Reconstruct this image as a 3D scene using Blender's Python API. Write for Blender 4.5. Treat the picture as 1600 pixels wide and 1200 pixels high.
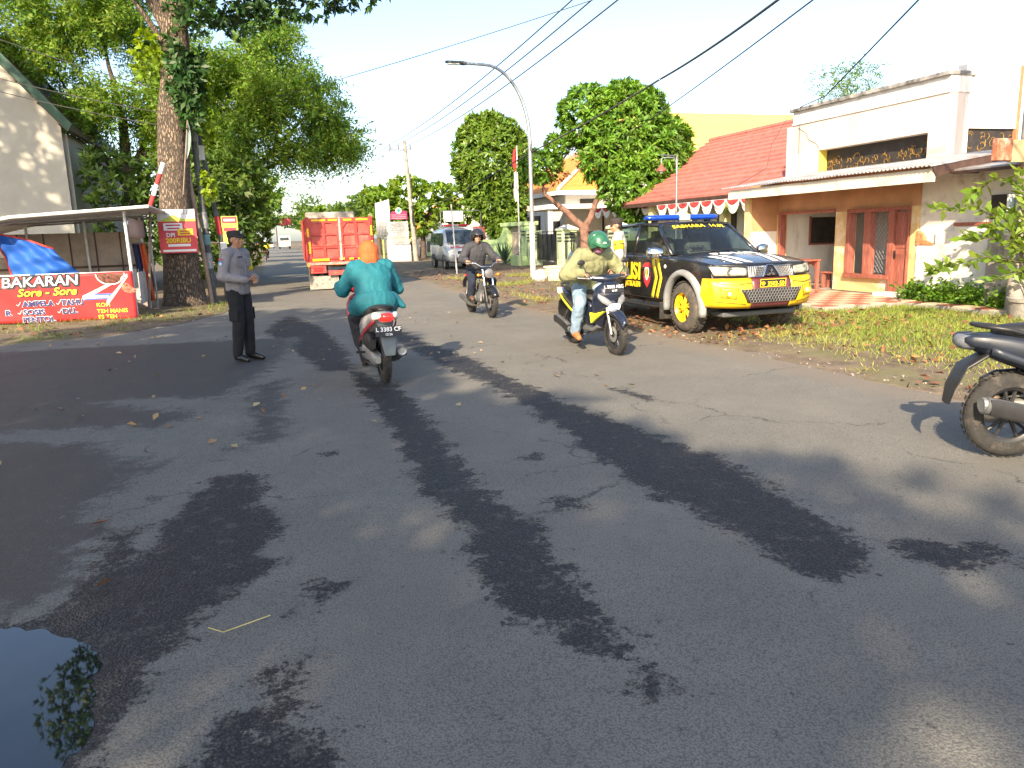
import bpy, bmesh, math, random
import numpy as np
from mathutils import Vector, Matrix, noise
R = math.radians
rnd = random.Random(7)
nrs = np.random.RandomState(11)
for o in list(bpy.data.objects): bpy.data.objects.remove(o)
SC = bpy.context.scene
COL = SC.collection

# ------------------------------------------------------------ camera, sky, sun, exposure
# world: +Y runs away along the road, +X to its right, metres; the photographer stands at the origin
YAW, PITCH, ROLL, EYE = R(17.029), R(11.057), -0.03, 1.55
fw = Vector((math.sin(YAW) * math.cos(PITCH), math.cos(YAW) * math.cos(PITCH), -math.sin(PITCH)))
r0 = Vector((math.cos(YAW), -math.sin(YAW), 0)); u0 = r0.cross(fw)
rt = r0 * math.cos(ROLL) + u0 * math.sin(ROLL); up = -r0 * math.sin(ROLL) + u0 * math.cos(ROLL)
cd = bpy.data.cameras.new('camera'); cam = bpy.data.objects.new('camera', cd); COL.objects.link(cam)
cd.sensor_width = 36; cd.lens = 27.05; cd.clip_start = 0.05; cd.clip_end = 3000
m = Matrix.Identity(4)
for i, c in enumerate((rt, up, -fw)):
    m[0][i], m[1][i], m[2][i] = c.x, c.y, c.z
m[2][3] = EYE
cam.matrix_world = m; SC.camera = cam

SUN_AZ, SUN_EL = R(33), R(29)          # shadows run this far right of +Y
wd = bpy.data.worlds.new('World'); SC.world = wd; wd.use_nodes = True
wn = wd.node_tree; wn.nodes.clear()
sky = wn.nodes.new('ShaderNodeTexSky'); sky.sky_type = 'NISHITA'; sky.sun_disc = False
sky.sun_elevation = SUN_EL; sky.sun_rotation = SUN_AZ + math.pi
sky.air_density = 0.9; sky.dust_density = 1.6; sky.ozone_density = 0.4; sky.altitude = 20
bg = wn.nodes.new('ShaderNodeBackground'); bg.inputs[1].default_value = 0.15
wo = wn.nodes.new('ShaderNodeOutputWorld')
wn.links.new(sky.outputs[0], bg.inputs[0]); wn.links.new(bg.outputs[0], wo.inputs[0])
sl = bpy.data.lights.new('sun', 'SUN'); sl.energy = 5.0; sl.angle = R(0.6); sl.color = (1.0, 0.82, 0.58)
so = bpy.data.objects.new('sun', sl); COL.objects.link(so)
sd = Vector((math.sin(SUN_AZ) * math.cos(SUN_EL), math.cos(SUN_AZ) * math.cos(SUN_EL), -math.sin(SUN_EL)))
so.rotation_euler = sd.to_track_quat('-Z', 'Y').to_euler(); so.location = (-20, -20, 30)
SC.view_settings.view_transform = 'Standard'; SC.view_settings.look = 'None'
SC.view_settings.exposure = 1.25; SC.view_settings.gamma = 1.0; SC.view_settings.use_curve_mapping = False
SC.cycles.max_bounces = 7; SC.cycles.transparent_max_bounces = 16; SC.cycles.use_denoising = True
SC.cycles.diffuse_bounces = 3; SC.cycles.glossy_bounces = 3; SC.cycles.sample_clamp_indirect = 6

# ------------------------------------------------------------ materials
MATS = {}
def mat(name, col, rough=0.6, metal=0.0, var=0.12, scale=6.0, bump=0.0, bscale=None, col2=None, spec=0.5,
        coat=0.0, ovar=0.0, trans=0.0, emit=None, dirt=None, dscale=2.5, damt=0.5, ivar=0.0, hue=0.0, subsurf=0.0, stretch=None):
    """Principled material: two-tone noise, optional dirt stains, bump, per-object and per-leaf variation."""
    if name in MATS: return MATS[name]
    mt = bpy.data.materials.new(name); MATS[name] = mt; mt.use_nodes = True
    nt = mt.node_tree; N = nt.nodes; L = nt.links; b = N['Principled BSDF']
    def nd(t, **k):
        n = N.new(t)
        for a, v in k.items(): setattr(n, a, v)
        return n
    tc = nd('ShaderNodeTexCoord'); co = tc.outputs['Object']
    if stretch:
        mp = nd('ShaderNodeMapping'); mp.inputs['Scale'].default_value = stretch
        L.new(co, mp.inputs[0]); co = mp.outputs[0]
    ns = nd('ShaderNodeTexNoise'); ns.inputs['Scale'].default_value = scale; ns.inputs['Detail'].default_value = 6
    ns.inputs['Roughness'].default_value = 0.65
    L.new(co, ns.inputs['Vector'])
    c1 = tuple(col) + (1,)
    c2 = tuple(col2) + (1,) if col2 else tuple(max(0, c * (1 - 2.2 * var)) for c in col) + (1,)
    if col2 is None: c1 = tuple(min(1, c * (1 + var)) for c in col) + (1,)
    rp = nd('ShaderNodeValToRGB'); rp.color_ramp.elements[0].position = 0.35; rp.color_ramp.elements[1].position = 0.66
    rp.color_ramp.elements[0].color = c2; rp.color_ramp.elements[1].color = c1
    L.new(ns.outputs['Fac'], rp.inputs[0]); cur = rp.outputs[0]
    if dirt:
        n2 = nd('ShaderNodeTexNoise'); n2.inputs['Scale'].default_value = dscale; n2.inputs['Detail'].default_value = 8
        n2.inputs['Roughness'].default_value = 0.7; L.new(co, n2.inputs['Vector'])
        r2 = nd('ShaderNodeValToRGB'); r2.color_ramp.elements[0].position = 0.62 - 0.25 * damt; r2.color_ramp.elements[1].position = 0.78 - 0.2 * damt
        L.new(n2.outputs['Fac'], r2.inputs[0])
        mx = nd('ShaderNodeMix', data_type='RGBA'); L.new(r2.outputs[0], mx.inputs[0]); L.new(cur, mx.inputs[6])
        mx.inputs[7].default_value = tuple(dirt) + (1,); cur = mx.outputs[2]
    if ovar or ivar or hue:
        hs = nd('ShaderNodeHueSaturation')
        if ovar: oi = nd('ShaderNodeObjectInfo'); src = oi.outputs['Random']; amp = ovar
        else: oi = nd('ShaderNodeNewGeometry'); src = oi.outputs['Random Per Island']; amp = ivar
        mr = nd('ShaderNodeMapRange'); mr.inputs[3].default_value = 1 - amp; mr.inputs[4].default_value = 1 + amp
        L.new(src, mr.inputs[0]); L.new(mr.outputs[0], hs.inputs['Value'])
        if hue:
            wnz = nd('ShaderNodeTexWhiteNoise', noise_dimensions='1D'); L.new(src, wnz.inputs['W'])
            mh = nd('ShaderNodeMapRange'); mh.inputs[3].default_value = 0.5 - hue; mh.inputs[4].default_value = 0.5 + hue
            L.new(wnz.outputs['Value'], mh.inputs[0]); L.new(mh.outputs[0], hs.inputs['Hue'])
        L.new(cur, hs.inputs['Color']); cur = hs.outputs[0]
    L.new(cur, b.inputs['Base Color'])
    b.inputs['Roughness'].default_value = rough; b.inputs['Metallic'].default_value = metal
    b.inputs['Specular IOR Level'].default_value = spec
    if coat: b.inputs['Coat Weight'].default_value = coat; b.inputs['Coat Roughness'].default_value = 0.08
    if trans: b.inputs['Transmission Weight'].default_value = trans
    if emit: b.inputs['Emission Color'].default_value = tuple(emit[:3]) + (1,); b.inputs['Emission Strength'].default_value = emit[3]
    if subsurf:
        b.inputs['Subsurface Weight'].default_value = subsurf; b.inputs['Subsurface Scale'].default_value = 0.02
    if bump:
        nb = nd('ShaderNodeTexNoise'); nb.inputs['Scale'].default_value = bscale or scale * 4; nb.inputs['Detail'].default_value = 8
        L.new(co, nb.inputs['Vector'])
        bm = nd('ShaderNodeBump'); bm.inputs['Strength'].default_value = bump; bm.inputs['Distance'].default_value = 0.02
        L.new(nb.outputs['Fac'], bm.inputs['Height']); L.new(bm.outputs[0], b.inputs['Normal'])
    return mt

def leaf_mat(name, col, col2, ivar=0.45, hue=0.02, rough=0.45, scale=0.8, tl=0.35):
    """Leaf: diffuse + translucency, each leaf its own tone."""
    mt = mat(name, col, rough=rough, col2=col2, scale=scale, ivar=ivar, hue=hue, spec=0.4)
    nt = mt.node_tree; N = nt.nodes; L = nt.links; b = N['Principled BSDF']
    src = b.inputs['Base Color'].links[0].from_socket
    t = N.new('ShaderNodeBsdfTranslucent')
    hs = N.new('ShaderNodeHueSaturation'); hs.inputs['Hue'].default_value = 0.485; hs.inputs['Saturation'].default_value = 1.1; hs.inputs['Value'].default_value = 1.5
    L.new(src, hs.inputs['Color']); L.new(hs.outputs[0], t.inputs[0])
    mx = N.new('ShaderNodeMixShader'); mx.inputs[0].default_value = tl
    out = [n for n in N if n.type == 'OUTPUT_MATERIAL'][0]
    L.new(b.outputs[0], mx.inputs[1]); L.new(t.outputs[0], mx.inputs[2]); L.new(mx.outputs[0], out.inputs[0])
    return mt

def glass_mat(name, tint=(0.25, 0.32, 0.34), alpha=0.55, rough=0.04):
    """Tinted window pane: mirror-like coat over a see-through tint."""
    if name in MATS: return MATS[name]
    mt = bpy.data.materials.new(name); MATS[name] = mt; mt.use_nodes = True
    nt = mt.node_tree; N = nt.nodes; L = nt.links; N.clear()
    out = N.new('ShaderNodeOutputMaterial'); tr = N.new('ShaderNodeBsdfTransparent'); tr.inputs[0].default_value = tuple(tint) + (1,)
    gl = N.new('ShaderNodeBsdfGlossy'); gl.inputs['Roughness'].default_value = rough; gl.inputs[0].default_value = (0.9, 0.95, 1, 1)
    df = N.new('ShaderNodeBsdfDiffuse'); df.inputs[0].default_value = (0.10, 0.12, 0.13, 1)
    fr = N.new('ShaderNodeFresnel'); fr.inputs[0].default_value = 1.5
    m1 = N.new('ShaderNodeMixShader'); m1.inputs[0].default_value = 1 - alpha
    m2 = N.new('ShaderNodeMixShader')
    L.new(tr.outputs[0], m1.inputs[1]); L.new(df.outputs[0], m1.inputs[2])
    L.new(fr.outputs[0], m2.inputs[0]); L.new(m1.outputs[0], m2.inputs[1]); L.new(gl.outputs[0], m2.inputs[2]); L.new(m2.outputs[0], out.inputs[0])
    return mt

# ------------------------------------------------------------ mesh building
def V(*a): return Vector(a if len(a) == 3 else a[0])
class MB:
    def __init__(s): s.v = []; s.f = []; s.M = None
    def add(s, vs, fs):
        n = len(s.v)
        for p in vs:
            p = Vector(p); s.v.append(tuple(s.M @ p) if s.M is not None else tuple(p))
        s.f += [tuple(i + n for i in f) for f in fs]
        return s
    def box(s, c, d, rot=None, taper=1.0):
        x, y, z = (k / 2 for k in d); vs = []
        for dz in (-1, 1):
            t = taper if dz > 0 else 1
            for dx, dy in ((-1, -1), (1, -1), (1, 1), (-1, 1)): vs.append(Vector((dx * x * t, dy * y * t, dz * z)))
        if rot is not None:
            q = rot if isinstance(rot, Matrix) else Matrix.Rotation(rot, 3, 'Z')
            vs = [q @ p for p in vs]
        c = Vector(c)
        return s.add([p + c for p in vs], [(3, 2, 1, 0), (4, 5, 6, 7), (0, 1, 5, 4), (1, 2, 6, 5), (2, 3, 7, 6), (3, 0, 4, 7)])
    def b2(s, x0, x1, y0, y1, z0, z1): return s.box(((x0 + x1) / 2, (y0 + y1) / 2, (z0 + z1) / 2), (x1 - x0, y1 - y0, z1 - z0))
    def tube(s, pts, r, n=10, cap=True, closed=False, squash=None):
        pts = [Vector(p) for p in pts]; k = len(pts)
        rs = [r] * k if isinstance(r, (int, float)) else list(r)
        T = []
        for i in range(k):
            a = pts[i - 1] if (i or closed) else pts[i]; b = pts[(i + 1) % k] if (i < k - 1 or closed) else pts[i]
            T.append((b - a).normalized())
        ref = Vector((0, 0, 1)) if abs(T[0].z) < 0.9 else Vector((1, 0, 0))
        u = T[0].cross(ref).normalized(); vs = []
        for i in range(k):
            u = (u - T[i] * u.dot(T[i])).normalized(); w = T[i].cross(u)
            for j in range(n):
                a = 2 * math.pi * j / n
                vs.append(pts[i] + u * (math.cos(a) * rs[i]) + w * (math.sin(a) * rs[i] * (squash or 1)))
        fs = []
        for i in range(k if closed else k - 1):
            for j in range(n):
                a = i * n + j; b = i * n + (j + 1) % n; c = ((i + 1) % k) * n + (j + 1) % n; d = ((i + 1) % k) * n + j
                fs.append((a, b, c, d))
        if cap and not closed: fs += [tuple(range(n - 1, -1, -1)), tuple(range((k - 1) * n, k * n))]
        return s.add(vs, fs)
    def lathe(s, prof, c=(0, 0, 0), axis='Z', n=24, a0=0, a1=2 * math.pi):
        """prof: (radius, height) pairs spun about the axis."""
        c = Vector(c); full = abs(a1 - a0 - 2 * math.pi) < 1e-6; m = n if full else n + 1; vs = []
        for r, h in prof:
            for j in range(m):
                a = a0 + (a1 - a0) * j / n; x, y = r * math.cos(a), r * math.sin(a)
                vs.append(c + Vector({'Z': (x, y, h), 'X': (h, x, y), 'Y': (y, h, x)}[axis]))
        fs = []
        for i in range(len(prof) - 1):
            for j in range(n):
                k = (j + 1) % m
                fs.append((i * m + j, i * m + k, (i + 1) * m + k, (i + 1) * m + j))
        return s.add(vs, fs)
    def cyl(s, a, b, r, n=16): return s.tube([a, b], r, n)
    def loft(s, rings, cap=True, closed=False):
        n = len(rings[0]); vs = [p for r in rings for p in r]; fs = []
        k = len(rings)
        for i in range(k if closed else k - 1):
            for j in range(n):
                fs.append((i * n + j, i * n + (j + 1) % n, ((i + 1) % k) * n + (j + 1) % n, ((i + 1) % k) * n + j))
        if cap and not closed: fs += [tuple(range(n - 1, -1, -1)), tuple(range((k - 1) * n, k * n))]
        return s.add(vs, fs)
    def ell(s, c, r, rot=None, nu=16, nv=10):
        c = Vector(c); r = (r, r, r) if isinstance(r, (int, float)) else r; vs = []; q = rot
        def tr(p):
            p = Vector((p[0] * r[0], p[1] * r[1], p[2] * r[2]))
            return c + (q @ p if q is not None else p)
        vs.append(tr((0, 0, -1)))
        for i in range(1, nv):
            t = -math.pi / 2 + math.pi * i / nv
            for j in range(nu):
                a = 2 * math.pi * j / nu; vs.append(tr((math.cos(t) * math.cos(a), math.cos(t) * math.sin(a), math.sin(t))))
        vs.append(tr((0, 0, 1))); fs = []
        for j in range(nu): fs.append((0, 1 + (j + 1) % nu, 1 + j))
        for i in range(nv - 2):
            for j in range(nu):
                a = 1 + i * nu
                fs.append((a + j, a + (j + 1) % nu, a + nu + (j + 1) % nu, a + nu + j))
        a = 1 + (nv - 2) * nu; e = len(vs) - 1
        for j in range(nu): fs.append((a + j, a + (j + 1) % nu, e))
        return s.add(vs, fs)
    def cone(s, a, b, ra, rb, n=14):
        """closed capsule from a to b"""
        a, b = Vector(a), Vector(b); d = (b - a); L = max(d.length, 1e-6); d = d / L
        pts, rs = [], []
        for t in (90, 65, 40, 15): pts.append(a - d * ra * math.sin(R(t))); rs.append(max(ra * math.cos(R(t)), ra * 0.05))
        for k in range(1, 5): pts.append(a.lerp(b, k / 5)); rs.append(ra + (rb - ra) * k / 5)
        for t in (15, 40, 65, 90): pts.append(b + d * rb * math.sin(R(t))); rs.append(max(rb * math.cos(R(t)), rb * 0.05))
        return s.tube(pts, rs, n)
    def prism(s, poly, h0, h1, axis='Z'):
        def P(a, b, h): return {'Z': (a, b, h), 'X': (h, a, b), 'Y': (a, h, b)}[axis]
        n = len(poly)
        vs = [P(a, b, h0) for a, b in poly] + [P(a, b, h1) for a, b in poly]
        return s.add(vs, [tuple(range(n - 1, -1, -1)), tuple(range(n, 2 * n))] + [(i, (i + 1) % n, n + (i + 1) % n, n + i) for i in range(n)])
    def grid(s, fn, nu, nv):
        vs = [fn(i / nu, j / nv) for j in range(nv + 1) for i in range(nu + 1)]; w = nu + 1
        return s.add(vs, [(j * w + i, j * w + i + 1, (j + 1) * w + i + 1, (j + 1) * w + i) for j in range(nv) for i in range(nu)])
    def poly(s, pts): return s.add(pts, [tuple(range(len(pts)))])
    def mesh(s, name='m'):
        me = bpy.data.meshes.new(name); me.from_pydata(s.v, [], s.f)
        bm = bmesh.new(); bm.from_mesh(me); bmesh.ops.recalc_face_normals(bm, faces=bm.faces); bm.to_mesh(me); bm.free()
        return me
def sel(c, rx, rz, n=20, e=2.6, plane='XZ', zbias=0.0):
    """superellipse ring about c in a plane"""
    out = []
    for j in range(n):
        a = 2 * math.pi * j / n; ca, sa = math.cos(a), math.sin(a)
        x = math.copysign(abs(ca) ** (2 / e), ca) * rx; z = math.copysign(abs(sa) ** (2 / e), sa) * rz
        x *= 1 - zbias * (z / max(rz, 1e-6))
        out.append({'XZ': (c[0] + x, c[1], c[2] + z), 'XY': (c[0] + x, c[1] + z, c[2]), 'YZ': (c[0], c[1] + x, c[2] + z)}[plane])
    return out
def np_mesh(name, verts, faces, k=4):
    verts = np.asarray(verts, np.float32); faces = np.asarray(faces, np.int32)
    me = bpy.data.meshes.new(name); me.vertices.add(len(verts)); me.vertices.foreach_set('co', verts.ravel())
    nf = len(faces); me.loops.add(nf * k); me.loops.foreach_set('vertex_index', faces.ravel())
    me.polygons.add(nf); me.polygons.foreach_set('loop_start', np.arange(0, nf * k, k, dtype=np.int32))
    me.polygons.foreach_set('loop_total', np.full(nf, k, np.int32)); me.update(calc_edges=True)
    return me
def link(name, me, mt=None, parent=None, smooth=None, bev=0, sol=0, sub=0, seg=2):
    if isinstance(me, MB): me = me.mesh(name)
    o = bpy.data.objects.new(name, me); COL.objects.link(o)
    if mt is not None: me.materials.clear(); me.materials.append(mt)
    if smooth is not None and hasattr(me, 'polygons'):
        me.polygons.foreach_set('use_smooth', [True] * len(me.polygons))
        if smooth < 180: me.set_sharp_from_angle(angle=R(smooth))
    if sol: md = o.modifiers.new('thickness', 'SOLIDIFY'); md.thickness = sol; md.offset = 0
    if bev: md = o.modifiers.new('bevel', 'BEVEL'); md.width = bev; md.segments = seg; md.limit_method = 'ANGLE'; md.angle_limit = R(35)
    if sub: md = o.modifiers.new('sub', 'SUBSURF'); md.levels = sub; md.render_levels = sub
    if parent is not None: o.parent = parent
    return o
def tag(o, label=None, cat=None, group=None, kind=None):
    for k, v in (('label', label), ('category', cat), ('group', group), ('kind', kind)):
        if v: o[k] = v
    return o
def thing(name, label, cat, loc=(0, 0, 0), rz=0, group=None):
    o = bpy.data.objects.new(name, None); COL.objects.link(o); o.empty_display_size = 0.2
    o.location = loc; o.rotation_euler = (0, 0, rz)
    return tag(o, label, cat, group, 'thing')
def struct(name, me, mt, smooth=None, **k): return tag(link(name, me, mt, None, smooth, **k), kind='structure')
def stuff(name, me, mt, label=None, cat=None, **k): return tag(link(name, me, mt, None, **k), label, cat, kind='stuff')
def txt(body, size=1.0, bold=0.0, shear=0.0, align='CENTER', spacing=1.0):
    """text outline as flat triangles in XY, centred on its middle height -> (verts, faces, width)"""
    cu = bpy.data.curves.new('t', 'FONT'); cu.body = body; cu.size = size; cu.align_x = align; cu.align_y = 'CENTER'
    cu.offset = bold * size; cu.shear = shear; cu.space_character = spacing; cu.resolution_u = 3
    o = bpy.data.objects.new('t', cu); COL.objects.link(o)
    dg = bpy.context.evaluated_depsgraph_get(); dg.update()
    me = bpy.data.meshes.new_from_object(o.evaluated_get(dg))
    vs = [tuple(v.co) for v in me.vertices]; fs = [tuple(p.vertices) for p in me.polygons]
    bpy.data.objects.remove(o); bpy.data.meshes.remove(me)
    return vs, fs
def lettering(parent, body, fn, mt, size, name='lettering', th=0.004, **k):
    """text laid on a surface through fn(u, v) -> point"""
    vs, fs = txt(body, size, **k); b = MB(); b.add([fn(p[0], p[1]) for p in vs], fs)
    o = link(name, b, mt, parent, sol=th); o['kind'] = 'stuff'; return o
def eval_mesh(o):
    dg = bpy.context.evaluated_depsgraph_get(); dg.update()
    me = bpy.data.meshes.new_from_object(o.evaluated_get(dg)); return me
def blob(mb, vox=0.01, smooth=6, fac=0.5, wrinkle=None, dec=0.0):
    """fuse overlapping closed shapes into one continuous skin"""
    o = link('b', mb.mesh()); md = o.modifiers.new('r', 'REMESH'); md.mode = 'VOXEL'; md.voxel_size = vox
    if smooth: ms = o.modifiers.new('s', 'SMOOTH'); ms.iterations = smooth; ms.factor = fac
    if dec: mdd = o.modifiers.new('d', 'DECIMATE'); mdd.ratio = dec
    me = eval_mesh(o); bpy.data.objects.remove(o)
    if wrinkle:
        amp, sc, st = wrinkle
        co = np.zeros(len(me.vertices) * 3, np.float32); me.vertices.foreach_get('co', co); co = co.reshape(-1, 3)
        no = np.zeros(len(me.vertices) * 3, np.float32); me.vertices.foreach_get('normal', no); no = no.reshape(-1, 3)
        d = np.array([noise.noise(Vector((p[0] * sc * st[0], p[1] * sc * st[1], p[2] * sc * st[2]))) for p in co.tolist()])
        d2 = np.array([noise.noise(Vector((p[0] * sc * 2.3 + 7, p[1] * sc * 2.3, p[2] * sc * 2.9))) for p in co.tolist()])
        d = (1 - np.abs(d) * 2.2) * amp + (1 - np.abs(d2) * 2.2) * amp * 0.3
        co += no * d[:, None]; me.vertices.foreach_set('co', co.ravel()); me.update()
    return me
def copy_tree(o, parent=None):
    c = o.copy(); COL.objects.link(c); c.parent = parent
    for ch in list(o.children): copy_tree(ch, c)
    return c
def lerp(a, b, t): return a + (b - a) * t
def interp(x, pts):
    if x <= pts[0][0]: return pts[0][1]
    for (a, b), (c, d) in zip(pts, pts[1:]):
        if x <= c: return b + (d - b) * (x - a) / (c - a)
    return pts[-1][1]
def nz(x, y=0, z=0): return noise.noise(Vector((x, y, z)))
# ------------------------------------------------------------ ground, road, verges
def sdf(P, poly):
    """signed distance (inside positive) of points to a closed polygon"""
    poly = np.array(poly, float); d = np.full(len(P), 1e9); ins = np.zeros(len(P), bool)
    for a, b in zip(poly, np.roll(poly, -1, 0)):
        e = b - a; w = P - a; t = np.clip((w @ e) / (e @ e + 1e-12), 0, 1)
        q = w - t[:, None] * e; d = np.minimum(d, (q * q).sum(1))
        c = ((a[1] <= P[:, 1]) & (b[1] > P[:, 1])) | ((b[1] <= P[:, 1]) & (a[1] > P[:, 1]))
        with np.errstate(divide='ignore', invalid='ignore'):
            xx = a[0] + (P[:, 1] - a[1]) / (b[1] - a[1] + 1e-12) * e[0]
        ins ^= c & (P[:, 0] < xx)
    return np.where(ins, 1, -1) * np.sqrt(d)
COARSE = [  # raw worn strips of coarse stone, as they lie on the road
 [(0.81, 9.44), (1.2, 8.13), (1.24, 6.77), (1.19, 5.6), (1.17, 4.67), (1.19, 4.08), (1.29, 3.93), (1.24, 3.37), (1.21, 3.01), (1.18, 2.7), (1.19, 2.45), (1.19, 2.29), (1.09, 2.32), (0.97, 2.46), (0.91, 2.64), (0.84, 2.74), (0.78, 2.91), (0.79, 3.24), (0.85, 3.7), (0.82, 4.12), (0.76, 4.63), (0.8, 5.06), (0.83, 5.97), (0.83, 6.96), (0.77, 7.96)],
 [(2.0, 13.5), (2.15, 11.26), (2.39, 9.43), (2.43, 7.93), (2.53, 6.62), (2.64, 5.74), (2.74, 4.93), (2.86, 4.43), (2.8, 3.79), (2.73, 3.25), (2.68, 2.82), (2.47, 2.63), (2.22, 2.62), (2.12, 2.8), (2.16, 3.06), (2.12, 3.6), (2.03, 4.05), (2.05, 4.77), (2.08, 5.32), (2.12, 6.37), (2.08, 7.7), (1.9, 9.13), (1.7, 12)],
 [(0.3, 17), (0.8, 14), (0.95, 11), (0.85, 9.3), (0.5, 9.4), (0.2, 11.5), (-0.2, 14)],
 [(-0.03, 3.31), (0.1, 3.43), (0.23, 3.49), (0.2, 3.29), (0.11, 3.25), (0.0, 3.21)],
 [(-0.5, 5.37), (-0.21, 5.32), (-0.13, 5.14), (-0.16, 4.63), (-0.07, 4.48), (-0.09, 4.08), (-0.07, 3.64), (-0.24, 3.42), (-0.36, 3.28), (-0.47, 3.09), (-0.52, 2.74), (-0.59, 2.69), (-0.63, 2.36), (-0.7, 1.5), (-2.5, 1.5), (-2.5, 3.3), (-1.68, 3.54), (-1.08, 3.55), (-0.95, 3.9), (-1.01, 4.43), (-0.82, 4.46), (-0.76, 4.02), (-0.67, 4.72)],
 [(-0.11, 2.81), (0.01, 2.77), (-0.07, 2.42), (0.07, 2.3), (0.09, 1.5), (-0.5, 1.5), (-0.35, 2.26), (-0.27, 2.46), (-0.13, 2.56)],
 [(1.56, 5.05), (1.7, 5.05), (1.74, 4.9), (1.62, 4.86)], [(1.44, 4.1), (1.6, 4.08), (1.64, 3.88), (1.5, 3.8)],
 [(2.6, 2.75), (2.86, 2.9), (3.2, 2.7), (3.3, 2.5), (2.9, 2.5)], [(1.08, 2.2), (1.2, 2.22), (1.2, 2.1), (1.1, 2.08)],
 [(0.22, 5.68), (0.31, 5.68), (0.3, 5.57), (0.24, 5.58)], [(3.15, 6.9), (3.3, 6.9), (3.36, 6.3), (3.2, 6.2)]]
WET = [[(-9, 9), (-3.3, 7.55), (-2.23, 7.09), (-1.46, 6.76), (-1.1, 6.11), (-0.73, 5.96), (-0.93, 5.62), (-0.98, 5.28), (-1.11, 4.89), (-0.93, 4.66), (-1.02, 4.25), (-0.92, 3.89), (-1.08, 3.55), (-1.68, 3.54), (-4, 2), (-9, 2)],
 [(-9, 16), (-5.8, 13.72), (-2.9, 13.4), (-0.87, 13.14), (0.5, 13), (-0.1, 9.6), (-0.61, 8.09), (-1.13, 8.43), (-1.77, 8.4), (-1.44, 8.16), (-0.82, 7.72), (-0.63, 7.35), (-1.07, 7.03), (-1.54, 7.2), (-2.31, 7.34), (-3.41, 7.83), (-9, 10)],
 [(-0.29, 8.85), (0.09, 9.09), (0.08, 7.31), (0.05, 6.31), (-0.22, 6.02), (-0.46, 5.79), (-0.32, 6.26), (-0.32, 7.21), (-0.37, 8.15)]]
PUDDLE = [(-1.7, 3.55), (-1.35, 3.5), (-1.21, 3.49), (-1.04, 3.39), (-0.89, 3.25), (-0.8, 3.14), (-0.75, 3.02), (-0.77, 2.94), (-0.75, 2.82), (-0.71, 2.71), (-0.7, 2.58), (-0.72, 2.5), (-0.79, 2.39), (-0.99, 2.3), (-1.6, 2.3), (-2.1, 2.8)]

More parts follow.
